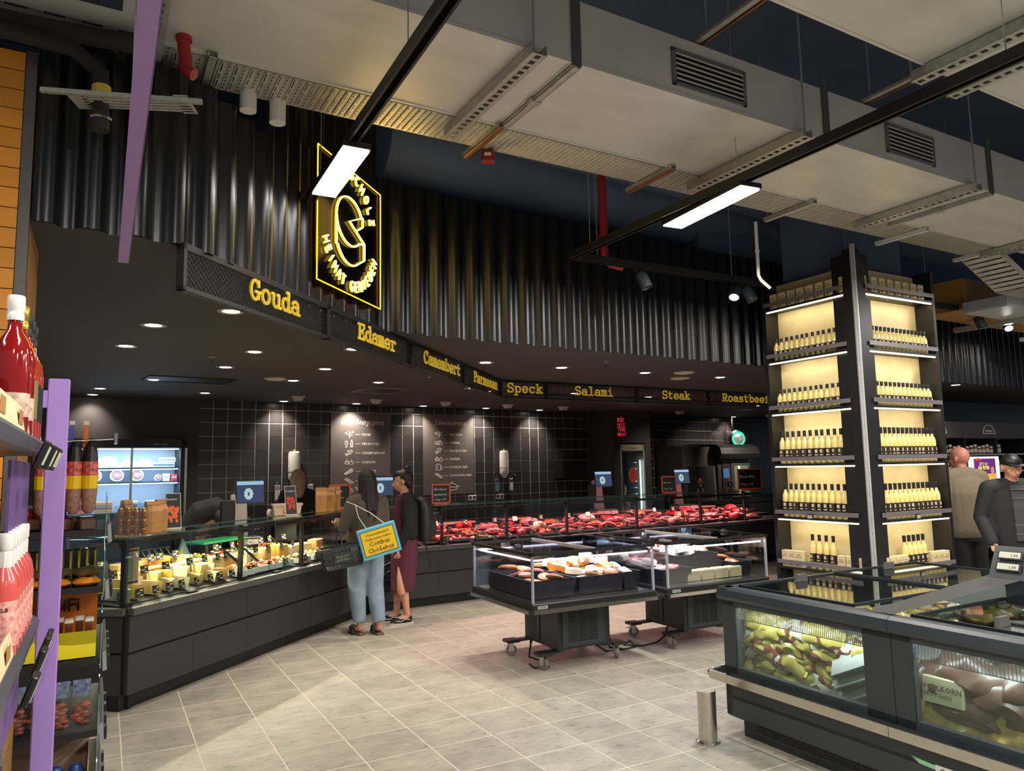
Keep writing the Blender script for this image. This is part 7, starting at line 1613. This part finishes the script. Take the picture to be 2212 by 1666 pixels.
def hand(b, wrist, d, nrm, s=1, curl=.6):
    """palm + four unequal fingers + thumb; d = pointing direction, nrm = palm normal"""
    d = Vector(d).normalized(); nrm = Vector(nrm); nrm = (nrm - d * nrm.dot(d)).normalized(); side = d.cross(nrm) * s; w_ = Vector(wrist)
    b.tube([w_, w_ + d * .03, w_ + d * .075, w_ + d * .09], [.02, .033, .037, .028], 10, flat=.5)
    for k, (o_, l) in enumerate(((-.027, .062), (-.009, .072), (.01, .068), (.027, .052))):
        p = w_ + d * .082 + side * o_; c1 = p + (d * cos(curl * .4) + nrm * sin(curl * .4)) * l * .45; c2 = c1 + (d * cos(curl * 1.2) + nrm * sin(curl * 1.2)) * l * .33; c3 = c2 + (d * cos(curl * 2) + nrm * sin(curl * 2)) * l * .26
        chain(b, [p, c1, c2, c3], [.0095, .009, .0082, .007], 7)
    p = w_ + d * .03 - side * .03; q = p + (d * .6 - side * .8).normalized() * .035; chain(b, [p, q, q + (d * .9 + nrm * .4).normalized() * .03], [.012, .0105, .008], 7)
def head(b, c, yaw, s=1.0, pitch=0):
    """face looks along yaw (0 = +y)"""
    T = Matrix.Translation(c) @ RZ(yaw) @ RX(pitch); old = b.T.copy(); b.T = old @ T
    b.ell((0, -.012, .03), (.076 * s, .094 * s, .094 * s), 18, 12); b.ell((0, .026, -.03), (.056 * s, .062 * s, .07 * s), 14, 9); b.ell((0, .05, -.083), (.03, .026, .02), 10, 6)
    b.tube([(0, .086, .02), (0, .1, -.012), (0, .112, -.03), (0, .095, -.042)], [.009, .011, .014, .01], 8)
    b.ell((0, .082, -.06), (.024, .014, .008), 8, 5); b.ell((0, .079, -.068), (.02, .013, .006), 8, 5)
    for x in (-1, 1): b.ell((x * .03, .072, .022), (.024, .014, .009), 8, 5); b.ell((x * .04, .058, -.022), (.024, .02, .024), 8, 5); b.ell((x * .078 * s, -.01, -.005), (.012, .02, .032), 8, 6)
    b.T = old
def face_bits(parent, c, yaw, lip=(176, 92, 84), brow=(50, 34, 28), pitch=0):
    T = Matrix.Translation(c) @ RZ(yaw) @ RX(pitch)
    for x in (-1, 1):
        b = B(); b.T = T; b.ell((x * .03, .076, .006), (.0125, .0055, .0055), 8, 6); e_ = b.obj('eye', mat('eye white', (226, 220, 214), .3), parent, smooth=True); b = B(); b.T = T; b.ell((x * .03, .0808, .006), (.0048, .0016, .0048), 8, 5); b.obj('iris', mat('iris', (50, 36, 28), .2), e_)
        b = B(); b.T = T; b.tube([(x * .012, .087, .03), (x * .03, .086, .036), (x * .048, .07, .029)], .0032, 5); b.obj('eyebrow', mat('brow%d' % brow[0], brow, .8), parent)
    b = B(); b.T = T; b.tube([(-.022, .087, -.063), (0, .099, -.0625), (.022, .087, -.063)], [.003, .0062, .003], 6); b.obj('lips', mat('lip', lip, .45), parent, smooth=True)
def legs_skin(b, J):
    for s in 'LR':
        h, k, a, t_ = J['hip' + s], J['knee' + s], J['ank' + s], J['toe' + s]
        hv, kv, av = Vector(h), Vector(k), Vector(a)
        chain(b, [h, hv.lerp(kv, .45), k, kv.lerp(av, .35), kv.lerp(av, .75), a], [.082, .07, .054, .052, .038, .034])
        tv = Vector(t_); chain(b, [av + Vector((0, 0, -.03)), av.lerp(tv, .5) + Vector((0, 0, -.012)), tv], [.036, .034, .022], 10)
        d = (tv - av); d.z = 0; d.normalize(); sd = Vector((d.y, -d.x, 0))
        for q in range(5): chain(b, [tv + sd * (-.024 + .012 * q) + Vector((0, 0, -.004)), tv + sd * (-.026 + .013 * q) + d * (.03 - .003 * q) + Vector((0, 0, -.01))], [.009, .008], 6)
def arm_skin(b, J, s, curl=.6, nrm=None):
    sh, el, wr = Vector(J['sh' + s]), Vector(J['el' + s]), Vector(J['wr' + s])
    chain(b, [sh, sh.lerp(el, .5), el, el.lerp(wr, .4), wr], [.046, .041, .034, .033, .023])
    d = Vector(J.get('hd' + s, wr - el)); hand(b, wr, d, nrm or J.get('pn' + s, (0, 1, 0) if s == 'L' else (0, 1, 0)), 1 if s == 'L' else -1, curl)
def person(label, loc, facing, J, skin, hyaw=0, hpitch=0, male=False, face=True, vox=.0085, nolegs=False):
    t = thing('person', label, 'person', (loc[0], loc[1], 0), radians(facing - 90))
    b = B(); legs_skin(b, J); arm_skin(b, J, 'L', J.get('cuL', .6)); arm_skin(b, J, 'R', J.get('cuR', .6))
    hc = Vector(J['head']); nk = Vector(J['neck']); pv = (Vector(J['hipL']) + Vector(J['hipR'])) / 2; ch = (Vector(J['shL']) + Vector(J['shR'])) / 2
    chain(b, [ch + Vector((0, 0, -.02)), nk, hc + Vector((0, -.01, -.04))], [.06, .05 if not male else .058, .052])
    chain(b, [pv, pv.lerp(ch, .4), pv.lerp(ch, .75), ch + Vector((0, 0, -.06))], [.115, .1, .115, .1], 16, .72)
    chain(b, [J['shL'], ch, J['shR']], [.05, .07, .05])
    head(b, hc, hyaw, 1.0 if not male else 1.04, hpitch)
    fuse(b, 'body', skin, t, vox, 3)
    if face: face_bits(t, hc, hyaw, pitch=hpitch)
    return t, hc
def sleeve(b, J, s, r0, r1, end=.97):
    sh, el, wr = Vector(J['sh' + s]), Vector(J['el' + s]), Vector(J['wr' + s]); e_ = el.lerp(wr, end)
    chain(b, [sh, sh.lerp(el, .5), el, el.lerp(wr, .5), e_], [r0, r0 * .95, r0 * .82, r1 * 1.15, r1])
def trouser(b, J, r, end=.94):
    for s in 'LR':
        h, k, a = Vector(J['hip' + s]), Vector(J['knee' + s]), Vector(J['ank' + s]); e_ = k.lerp(a, end)
        b.tube([h + Vector((0, 0, .06)), h, h.lerp(k, .5), k, k.lerp(a, .5), e_], [r[0] * .7, r[0], r[1], r[2], r[3], r[4]], 14)
# ---- woman 1: olive sweater, jeans, tote bag, basket
J = dict(hipL=(-.085, 0, .88), hipR=(.085, 0, .88), kneeL=(-.075, .06, .48), kneeR=(.1, .0, .48), ankL=(-.055, .02, .1), ankR=(.1, -.1, .1), toeL=(-.07, .15, .035), toeR=(.12, .03, .035),
         shL=(-.165, -.02, 1.33), shR=(.165, -.03, 1.32), elL=(-.25, .02, 1.07), wrL=(-.2, .24, 1.1), hdL=(.3, .9, .1), elR=(.22, .0, 1.05), wrR=(.1, .2, 1.0), hdR=(-.5, .8, 0), neck=(0, -.01, 1.42), head=(0, .01, 1.53), cuL=.9, pnL=(.3, 0, 1), pnR=(0, 0, 1))
w1, hc = person('woman with long dark hair, olive sweater and light jeans, her back to the camera', (-1.53, 7.72), 128, J, M_skin, hyaw=.35, hpitch=-.12)
M_sw = mat('olive grey sweater', (84, 76, 66), .9, noise=(60, .12), bump=(120, .5)); M_jean = mat('light washed denim', (140, 160, 176), .85, noise=(9, .16), bump=(200, .35))
b = B(); stack(b, [(0, .0, .86, .15, .125), (0, 0, .92, .185, .15), (0, -.0, 1.05, .175, .14), (0, -.015, 1.2, .19, .14), (0, -.02, 1.32, .185, .12), (0, -.02, 1.38, .1, .09), (0, -.015, 1.41, .07, .07)]); sleeve(b, J, 'L', .07, .046); sleeve(b, J, 'R', .07, .046); chain(b, [J['shL'], (0, -.02, 1.36), J['shR']], [.072, .085, .072]); fuse(b, 'sweater', M_sw, w1, .0105, 3)
b = B(); stack(b, [(0, -.01, .78, .15, .13), (0, -.01, .86, .16, .135), (0, 0, .95, .145, .12), (0, 0, 1.0, .135, .115)]); trouser(b, J, (.108, .104, .09, .08, .066)); fuse(b, 'jeans', M_jean, w1, .0105, 3)
b = B(); b.lathe([(.066, 0), (.076, .01), (.07, .03), (.062, .03)], 16, (0, -.012, 1.395)); b.obj('white_collar', M_white, w1, smooth=True)
M_hair = mat('dark brown hair', (38, 27, 21), .55, noise=(90, .4), bump=(140, .8), stretch=(1, 1, .06)); 
b = B(); b.ell((0, -.02, 1.572), (.09, .108, .1), 16, 10)
for k in range(15):
    a = radians(150 + k * 17); x, y = .078 * cos(a), -.025 + .088 * sin(a); b.tube([(x * .9, y, 1.56), (x * .95, y - .01, 1.46), (x * (.85 + .25 * (k % 2)), y - .035, 1.36), (x * (.75 + .3 * (k % 3) / 2), y - .055 - .01 * (k % 2), 1.24), (x * (.6 + .2 * (k % 3)), y - .06, 1.12 + .05 * (k % 4))], [.024, .024, .019, .012, .003], 7)
fuse(b, 'hair', M_hair, w1, .007, 0)
for s in 'LR':
    a = Vector(J['ank' + s]); t_ = Vector(J['toe' + s]); d = (t_ - a); d.z = 0; d.normalize(); ang = atan2(d.y, d.x) - pi / 2
    b = B(); b.T = Tl(a.x, a.y, 0) @ RZ(ang); pr = [(-.032, -.05), (.034, -.05), (.04, .04), (.048, .13), (.03, .2), (-.02, .2), (-.045, .12), (-.036, .03)]; b.prism(pr, .0, .022); so = b.obj('sandal_sole', mat('cork sole', (120, 92, 70), .7), w1)
    b = B(); b.T = Tl(a.x, a.y, 0) @ RZ(ang)
    for (y0, y1, w0) in ((.03, .12, .05), (.08, .16, .05)): b.tube([(-.045, y0, .02), (-.03, (y0 + y1) / 2 - .01, .07), (.0, (y0 + y1) / 2, .085), (.032, (y0 + y1) / 2 + .01, .066), (.046, y1, .02)], .026, 8, flat=.3)
    b.obj('sandal_strap', M_blk, so, smooth=True)
WT = Matrix.Translation(w1.location) @ Matrix.Rotation(w1.rotation_euler.z, 4, 'Z')
# tote bag with town-sign print
tb_ = thing('tote_bag', 'light blue bag with yellow town sign print beside the woman in jeans', 'bag', tuple(Vector((-1.30, 7.40, .82))), radians(14))
tb_.rotation_euler = (0, radians(-15), radians(14))
b = B(); b.rbox(-.19, .19, -.03, .03, -.0, .3, .008); b.obj('bag_body', mat('light blue bag', (98, 180, 206), .5), tb_)
b = B(); b.box(-.165, .165, -.032, -.0305, .03, .27); ys = b.obj('sign_border', M_blk, tb_); b = B(); b.box(-.159, .159, -.0335, -.032, .036, .264); b.obj('yellow_field', mat('town sign yellow', (238, 196, 20), .5), ys)
b = B()
for s_, z, q in (('Universitätsstadt', .218, .034), ('Uniwersitne město', .176, .034), ('Cottbus', .118, .062), ('Chóśebuz', .055, .062)): put_text(b, s_, Tl(0, -.035, z), q, align='CENTER', bold=.008)
b.obj('sign_lettering', M_blk, ys)
for sx in (-.09, .09): B().tube([(sx, 0, .3), (sx * .7 - .07, -.03, .43), (-.13, -.02, .55), (-.2, .1, .6)], .0045, 6).obj('cord_handle', M_white, tb_, smooth=True)
# shopping baskets
def shopbasket(lb, loc, rz, tilt, sc=1.0, handle=.17):
    t = thing('shopping_basket', lb, 'basket', loc, rz, 'black shopping baskets'); t.rotation_euler = (0, tilt, rz)
    mt_ = mat('basket plastic', (40, 46, 50), .4); X, Y, H = .2, .135, .19; b = B()
    def wall_(p0, p1, p2, p3, n, m_):
        p0, p1, p2, p3 = map(Vector, (p0, p1, p2, p3))
        for k in range(n + 1):
            u = k / n; b.bar(p0.lerp(p1, u), p3.lerp(p2, u), .006, .005)
        for k in range(m_ + 1):
            u = k / m_; b.bar(p0.lerp(p3, u), p1.lerp(p2, u), .006, .012)
    x, y = X * .86, Y * .84
    wall_((-x, -y, 0), (x, -y, 0), (X, -Y, H), (-X, -Y, H), 26, 3); wall_((-x, y, 0), (x, y, 0), (X, Y, H), (-X, Y, H), 26, 3)
    wall_((-x, -y, 0), (-x, y, 0), (-X, Y, H), (-X, -Y, H), 16, 3); wall_((x, -y, 0), (x, y, 0), (X, Y, H), (X, -Y, H), 16, 3)
    b.box(-x, x, -y, y, 0, .006); b.obj('lattice_shell', mt_, t)
    b = B(); b.bar((-X, -Y, H), (X, -Y, H), .02, .026).bar((-X, Y, H), (X, Y, H), .02, .026).bar((-X, -Y, H), (-X, Y, H), .02, .026).bar((X, -Y, H), (X, Y, H), .02, .026); b.obj('rim', mt_, t)
    b = B(); b.box(-.09, .09, -Y * .93 - .008, -Y * .93, H * .28, H * .75); pl = b.obj('nameplate', mt_, t); b = B(); put_text(b, 'Regional', Tl(-.07, -Y * .93 - .009, H * .55), .035); put_text(b, 'genießen', Tl(-.07, -Y * .93 - .009, H * .38), .035); b.obj('plate_text', mat('olive print', (140, 150, 90), .5), pl)
    for s in (-1, 1): B().tube([(0, s * Y, H), (0, s * Y * .9, H + handle * .8), (0, s * .03, H + handle), (0, 0, H + handle)], .007, 6).obj('handle', mt_, t, smooth=True)
    return t
shopbasket('shopping basket hanging on the forearm of the woman in jeans', (-1.70, 7.42, .72), radians(24), radians(-8), 1, .2)
shopbasket('shopping basket held low between the two women, in front of the counter corner', (-1.36, 8.52, .38), radians(36), radians(-22), 1, .26)
# ---- woman 2: black cardigan, plum dress, backpack
J = dict(hipL=(-.085, 0, .88), hipR=(.085, 0, .88), kneeL=(-.08, .03, .48), kneeR=(.08, .06, .48), ankL=(-.09, -.02, .1), ankR=(.06, .08, .1), toeL=(-.12, .13, .03), toeR=(.06, .22, .03),
         shL=(-.17, -.01, 1.32), shR=(.17, -.01, 1.32), elL=(-.235, -.03, 1.05), wrL=(-.225, .08, .82), hdL=(.1, .15, -1), elR=(.23, .04, 1.05), wrR=(.15, .2, .95), neck=(0, 0, 1.42), head=(0, .02, 1.52), cuL=1.1, pnL=(1, .2, 0), pnR=(0, 0, 1))
w2, hc = person('woman in black cardigan and plum dress with a hair bun, in profile facing left', (-1.22, 8.28), 194, J, M_skin, hyaw=-.15, hpitch=-.1)
M_plum = mat('plum dress fabric', (86, 34, 52), .85, noise=(12, .1)); M_card = mat('black knit cardigan', (24, 23, 25), .95, bump=(90, .6))
b = B(); stack(b, [(0, .02, .34, .15, .13), (0, .01, .5, .16, .135), (0, 0, .75, .18, .15), (0, 0, .88, .18, .15), (0, 0, 1.02, .16, .125), (0, 0, 1.2, .165, .12), (0, 0, 1.32, .15, .1), (0, .01, 1.38, .08, .07)]); o = fuse(b, 'dress', M_plum, w2, .011, 3)
b = B(); b.add([(-.175, .02, .3), (-.13, .16, .3), (-.165, .1, .62)], [(0, 1, 2)]); 
b = B(); b.tube([(-.135, .075, .62), (-.142, .068, .5), (-.14, .05, .36), (-.13, .04, .33)], [.008, .026, .042, .04], 16); b.obj('dress_slit', M_skin, w2, smooth=1.2)
b = B(); stack(b, [(0, -.035, .86, .14, .1), (0, -.03, .92, .19, .13), (0, -.03, 1.1, .185, .13), (0, -.03, 1.25, .19, .125), (0, -.03, 1.34, .17, .1), (0, -.035, 1.4, .08, .06)]); sleeve(b, J, 'L', .07, .045, .98); sleeve(b, J, 'R', .07, .045, .98); chain(b, [J['shL'], (0, -.045, 1.34), J['shR']], [.07, .07, .07]); fuse(b, 'cardigan', M_card, w2, .0105, 3)
M_h2 = mat('black hair', (24, 19, 18), .5, noise=(70, .3), bump=(120, .6), stretch=(1, .1, 1)); b = B(); T0 = Tl(0, .02, 1.52) @ RZ(-.15) @ RX(-.1); b.T = T0; b.ell((0, -.032, .036), (.084, .094, .098), 16, 10); b.ell((0, -.07, -.02), (.066, .055, .07), 12, 8); b.ell((0, .012, .078), (.066, .074, .05), 14, 8); b.ell((0, -.075, .135), (.042, .042, .04), 12, 8); b.ell((0, -.065, .1), (.03, .03, .03), 10, 6); fuse(b, 'hair', M_h2, w2, .008, 1)
for s in 'LR':
    a = Vector(J['ank' + s]); t_ = Vector(J['toe' + s]); d = (t_ - a); d.z = 0; d.normalize(); ang = atan2(d.y, d.x) - pi / 2; T0 = Tl(a.x, a.y, 0) @ RZ(ang)
    b = B(); b.T = T0; pr = [(-.028, -.062), (.028, -.062), (.036, .04), (.042, .13), (.026, .2), (-.02, .2), (-.041, .12), (-.034, .03)]; b.prism(pr, .0, .022); so = b.obj('sneaker_sole', mat('off white rubber', (206, 196, 176), .6), w2)
    b = B(); b.T = T0 @ Tl(0, 0, -.014); b.tube([(0, -.045, .05), (0, -.02, .06), (0, .04, .055), (0, .11, .045), (0, .18, .036)], [.03, .037, .04, .04, .026], 12, flat=1.1); b.tube([(0, -.02, .05), (0, -.02, .095)], [.036, .034], 12); fuse(b, 'sneaker_upper', mat('black canvas', (26, 24, 26), .8), w2, .006, 1)
    b = B(); b.T = T0; b.tube([(-.04, -.02, .05), (-.043, .04, .06), (-.043, .07, .04), (-.04, .13, .045)], .004, 5).tube([(.04, -.02, .05), (.043, .04, .06), (.043, .07, .04), (.04, .13, .045)], .004, 5); b.obj('white_stripe', M_white, so, smooth=True)
    b = B(); b.T = T0
    for k in range(5): b.bar((-.02, .05 + k * .018, .098 - k * .005), (.02, .056 + k * .018, .098 - k * .005), .005, .005)
    b.obj('laces', M_white, so)
bp = thing('backpack', 'large black backpack worn by the woman in the plum dress', 'backpack', tuple(Matrix.Translation(w2.location) @ Matrix.Rotation(w2.rotation_euler.z, 4, 'Z') @ Vector((0, -.14, .86))), w2.rotation_euler.z)
b = B(); stack(b, [(0, -.08, .0, .12, .05), (0, -.085, .04, .15, .085), (0, -.09, .2, .155, .1), (0, -.08, .38, .145, .085), (0, -.06, .46, .11, .06), (0, -.05, .49, .05, .03)]); b.ell((0, -.17, .15), (.11, .05, .12), 12, 8); fuse(b, 'pack_body', mat('backpack nylon', (28, 29, 32), .6, bump=(60, .3)), bp, .011, 2)
for s in (-1, 1):
    B().tube([(s * .09, -.03, .42), (s * .12, .06, .5), (s * .13, .14, .46), (s * .14, .2, .3), (s * .13, .14, .12), (s * .11, -.02, .05)], .014, 6, flat=.5).obj('shoulder_strap', M_blk, bp, smooth=True)
B().tube([(-.13, -.06, .05), (-.16, -.1, -.12), (-.17, -.13, -.27)], .008, 6).tube([(.0, 0, 0), (.0, 0, .001)], .001, 4).obj('hanging_strap', M_blk, bp, smooth=True)
B().tube([(-.12, -.16, .3), (0, -.2, .33), (.12, -.16, .3)], .004, 5).obj('zip', M_anth, bp); B().tube([(-.03, -.05, .48), (0, -.05, .53), (.03, -.05, .48)], .008, 6).obj('grab_handle', M_blk, bp, smooth=True)
# ---- blond employee
JS = dict(hipL=(-.085, 0, .9), hipR=(.085, 0, .9), kneeL=(-.08, .02, .49), kneeR=(.08, .02, .49), ankL=(-.08, 0, .1), ankR=(.08, 0, .1), toeL=(-.09, .15, .035), toeR=(.09, .15, .035),
          shL=(-.17, -.01, 1.35), shR=(.17, -.01, 1.35), elL=(-.26, .06, 1.1), wrL=(-.17, .28, 1.06), elR=(.28, .04, 1.1), wrR=(.26, .28, 1.02), neck=(0, 0, 1.45), head=(0, .02, 1.555), cuL=.9, cuR=.9, pnL=(0, 0, -1), pnR=(0, 0, -1))
M_uni = mat('black uniform', (24, 24, 27), .9); M_blond = mat('ash blond hair', (178, 142, 106), .55, noise=(90, .4), bump=(140, .8), stretch=(1, 1, .06))
p3, hc = person('employee with long blond hair in black uniform behind the counter, turned to the wall', (-2.93, 10.1), 108, JS, M_skin, vox=.011, face=False)
b = B(); stack(b, [(0, 0, .55, .17, .14), (0, 0, .85, .19, .15), (0, 0, 1.05, .17, .13), (0, -.01, 1.25, .19, .14), (0, -.01, 1.35, .18, .11), (0, -.01, 1.43, .07, .065)]); sleeve(b, JS, 'L', .066, .045); sleeve(b, JS, 'R', .066, .045); chain(b, [JS['shL'], (0, -.01, 1.38), JS['shR']], [.07, .085, .07]); fuse(b, 'jacket', M_uni, p3, .012, 3)
b = B(); trouser(b, JS, (.1, .095, .075, .07, .06), 1.0); b.obj('trousers', M_uni, p3, smooth=True)
b = B(); b.ell((0, -.01, 1.595), (.088, .104, .098), 16, 10)
for k in range(13):
    a = radians(160 + k * 17); x, y = .075 * cos(a), -.02 + .088 * sin(a); b.tube([(x * .9, y, 1.58), (x, y, 1.5), (x * 1.05, y - .015, 1.42), (x * .95, y - .04, 1.3)], [.026, .027, .025, .008], 7)
fuse(b, 'hair', M_blond, p3, .01, 1)
# ---- bent employee behind the scale
JB = dict(JS); JB.update(shL=(-.17, .38, 1.18), shR=(.17, .38, 1.18), neck=(0, .46, 1.2), head=(0, .56, 1.16), elL=(-.2, .5, .98), wrL=(-.15, .62, 1.02), elR=(.2, .5, .98), wrR=(.15, .62, 1.02))
p4, hc = person('employee in dark grey jacket bent forward behind the cheese scale', (-3.62, 8.3), 10, JB, M_skin, vox=.011, face=False, hpitch=-.9)
b = B(); chain(b, [(0, 0, .9), (0, .02, 1.08), (0, .14, 1.22), (0, .3, 1.26), (0, .42, 1.2)], [.16, .16, .165, .16, .11], 16, .85); sleeve(b, JB, 'L', .068, .045, .9); sleeve(b, JB, 'R', .068, .045, .9); fuse(b, 'jacket', mat('dark grey jacket', (60, 60, 62), .85, noise=(8, .2), bump=(14, .8)), p4, .012, 2)
b = B(); trouser(b, JB, (.1, .095, .075, .07, .06), 1.0); b.obj('trousers', M_uni, p4, smooth=True)
b = B(); b.T = Tl(0, .56, 1.16) @ RX(-.9); b.ell((0, -.02, .03), (.086, .1, .1), 14, 9); b.obj('hair', M_h2, p4, smooth=True)
# ---- bald man in beige polo
JM = dict(hipL=(-.09, 0, .93), hipR=(.09, 0, .93), kneeL=(-.09, .03, .5), kneeR=(.09, .0, .5), ankL=(-.09, 0, .1), ankR=(.1, -.03, .1), toeL=(-.1, .16, .035), toeR=(.11, .13, .035), shL=(-.19, -.01, 1.46), shR=(.19, -.01, 1.46), elL=(-.25, .0, 1.17), wrL=(-.2, .2, 1.0), elR=(.25, -.0, 1.17), wrR=(.24, .1, .92), neck=(0, 0, 1.54), head=(-.01, .02, 1.65), cuR=.8, pnR=(-1, 0, 0), hdR=(0, .2, -1))
p5, hc = person('bald man in beige polo shirt seen from behind, right of the bottle pillar', (4.72, 7.85), 95, JM, M_skin2, hyaw=.45, male=True, vox=.009, face=False)
b = B(); stack(b, [(0, 0, .84, .2, .14), (0, 0, .9, .215, .16), (0, 0, 1.1, .215, .165), (0, -.01, 1.3, .225, .16), (0, -.01, 1.43, .215, .12), (0, 0, 1.5, .11, .09), (0, 0, 1.53, .075, .075)])
for s in 'LR': sh, el = Vector(JM['sh' + s]), Vector(JM['el' + s]); chain(b, [sh, sh.lerp(el, .5), sh.lerp(el, .85)], [.08, .076, .073])
chain(b, [JM['shL'], (0, -.01, 1.49), JM['shR']], [.08, .09, .08])
fuse(b, 'polo_shirt', mat('beige polo', (140, 126, 104), .9, noise=(40, .08), bump=(160, .3)), p5, .012, 3)
b = B(); b.lathe([(.07, 0), (.08, .012), (.066, .035), (.062, .03)], 16, (0, 0, 1.51)); b.obj('collar', mat('beige polo', (140, 126, 104), .9), p5, smooth=True)
b = B(); stack(b, [(0, 0, .8, .17, .13), (0, 0, .88, .18, .14), (0, 0, .98, .17, .13)]); trouser(b, JM, (.11, .105, .09, .085, .08), 1.0); fuse(b, 'trousers', mat('dark trousers', (40, 40, 44), .9), p5, .013, 2)
for s in 'LR':
    a = Vector(JM['ank' + s]); B().rbox(a.x - .05, a.x + .05, a.y - .08, a.y + .22, 0, .1, .02).obj('shoe', M_blk, p5)
# ---- man in cap
JC = dict(JM); JC.update(head=(.0, .03, 1.56), neck=(0, .01, 1.45), shL=(-.2, 0, 1.37), shR=(.2, 0, 1.37), elL=(-.28, -.02, 1.1), elR=(.28, -.02, 1.1), wrL=(-.2, .16, .92), wrR=(.26, .12, .88), hdR=(0, .5, -.8), hdL=(.6, .6, -.4))
p6, hc = person('man in black cap and dark jacket over checked shirt, cut by the right picture edge', (4.66, 7.0), 262, JC, M_skin, male=True, vox=.009, hpitch=-.2)
b = B(); stack(b, [(0, -.01, .84, .21, .15), (0, -.01, .95, .22, .16), (0, -.01, 1.2, .225, .15), (0, -.01, 1.34, .215, .12), (0, -.01, 1.41, .11, .08)]); sleeve(b, JC, 'L', .08, .055); sleeve(b, JC, 'R', .08, .055); chain(b, [JC['shL'], (0, -.01, 1.39), JC['shR']], [.08, .088, .08]); fuse(b, 'jacket', mat('dark blue black jacket', (34, 35, 40), .8, bump=(20, .4)), p6, .012, 3)
b = B(); b.add([(-.06, .152, 1.4), (.06, .152, 1.4), (.075, .17, .95), (-.075, .17, .95)], [(0, 1, 2, 3)]); b.T = Tl(0, -.0, 0); sh_ = B().xprism([(.1, .9), (.168, .9), (.155, 1.2), (.12, 1.4), (.08, 1.4)], -.07, .07).obj('shirt', mat('checked shirt', (66, 64, 62), .85), p6)
for k in range(6): B().xprism([(.1, .96 + k * .08), (.166 - k * .004, .96 + k * .08), (.166 - k * .004, .964 + k * .08), (.1, .964 + k * .08)], -.071, .071).obj('check_line', mat('check line', (130, 124, 116), .8), sh_)
B().add([(-.07, .15, 1.4), (-.11, .14, 1.36), (-.08, .165, 1.2)], [(0, 1, 2)]).obj('lapel_lining', mat('lining check', (160, 150, 136), .8), p6)
b = B(); b.T = Tl(.0, .03, 1.56) @ RX(-.2); b.ell((0, -.015, .055), (.086, .1, .075), 16, 10); cap_ = b.obj('cap', M_blk, p6, smooth=True); b = B(); b.T = Tl(.0, .03, 1.56) @ RX(-.2); b.prism([(-.07, .06), (.07, .06), (.062, .13), (.03, .16), (-.03, .16), (-.062, .13)], .04, .048); b.obj('cap_peak', M_blk, cap_)
b = B(); trouser(b, JC, (.11, .105, .09, .085, .08), 1.0); b.obj('trousers', mat('dark trousers', (40, 40, 44), .9), p6, smooth=True)
for s in 'LR':
    a = Vector(JC['ank' + s]); B().rbox(a.x - .05, a.x + .05, a.y - .08, a.y + .22, 0, .1, .02).obj('shoe', M_blk, p6)
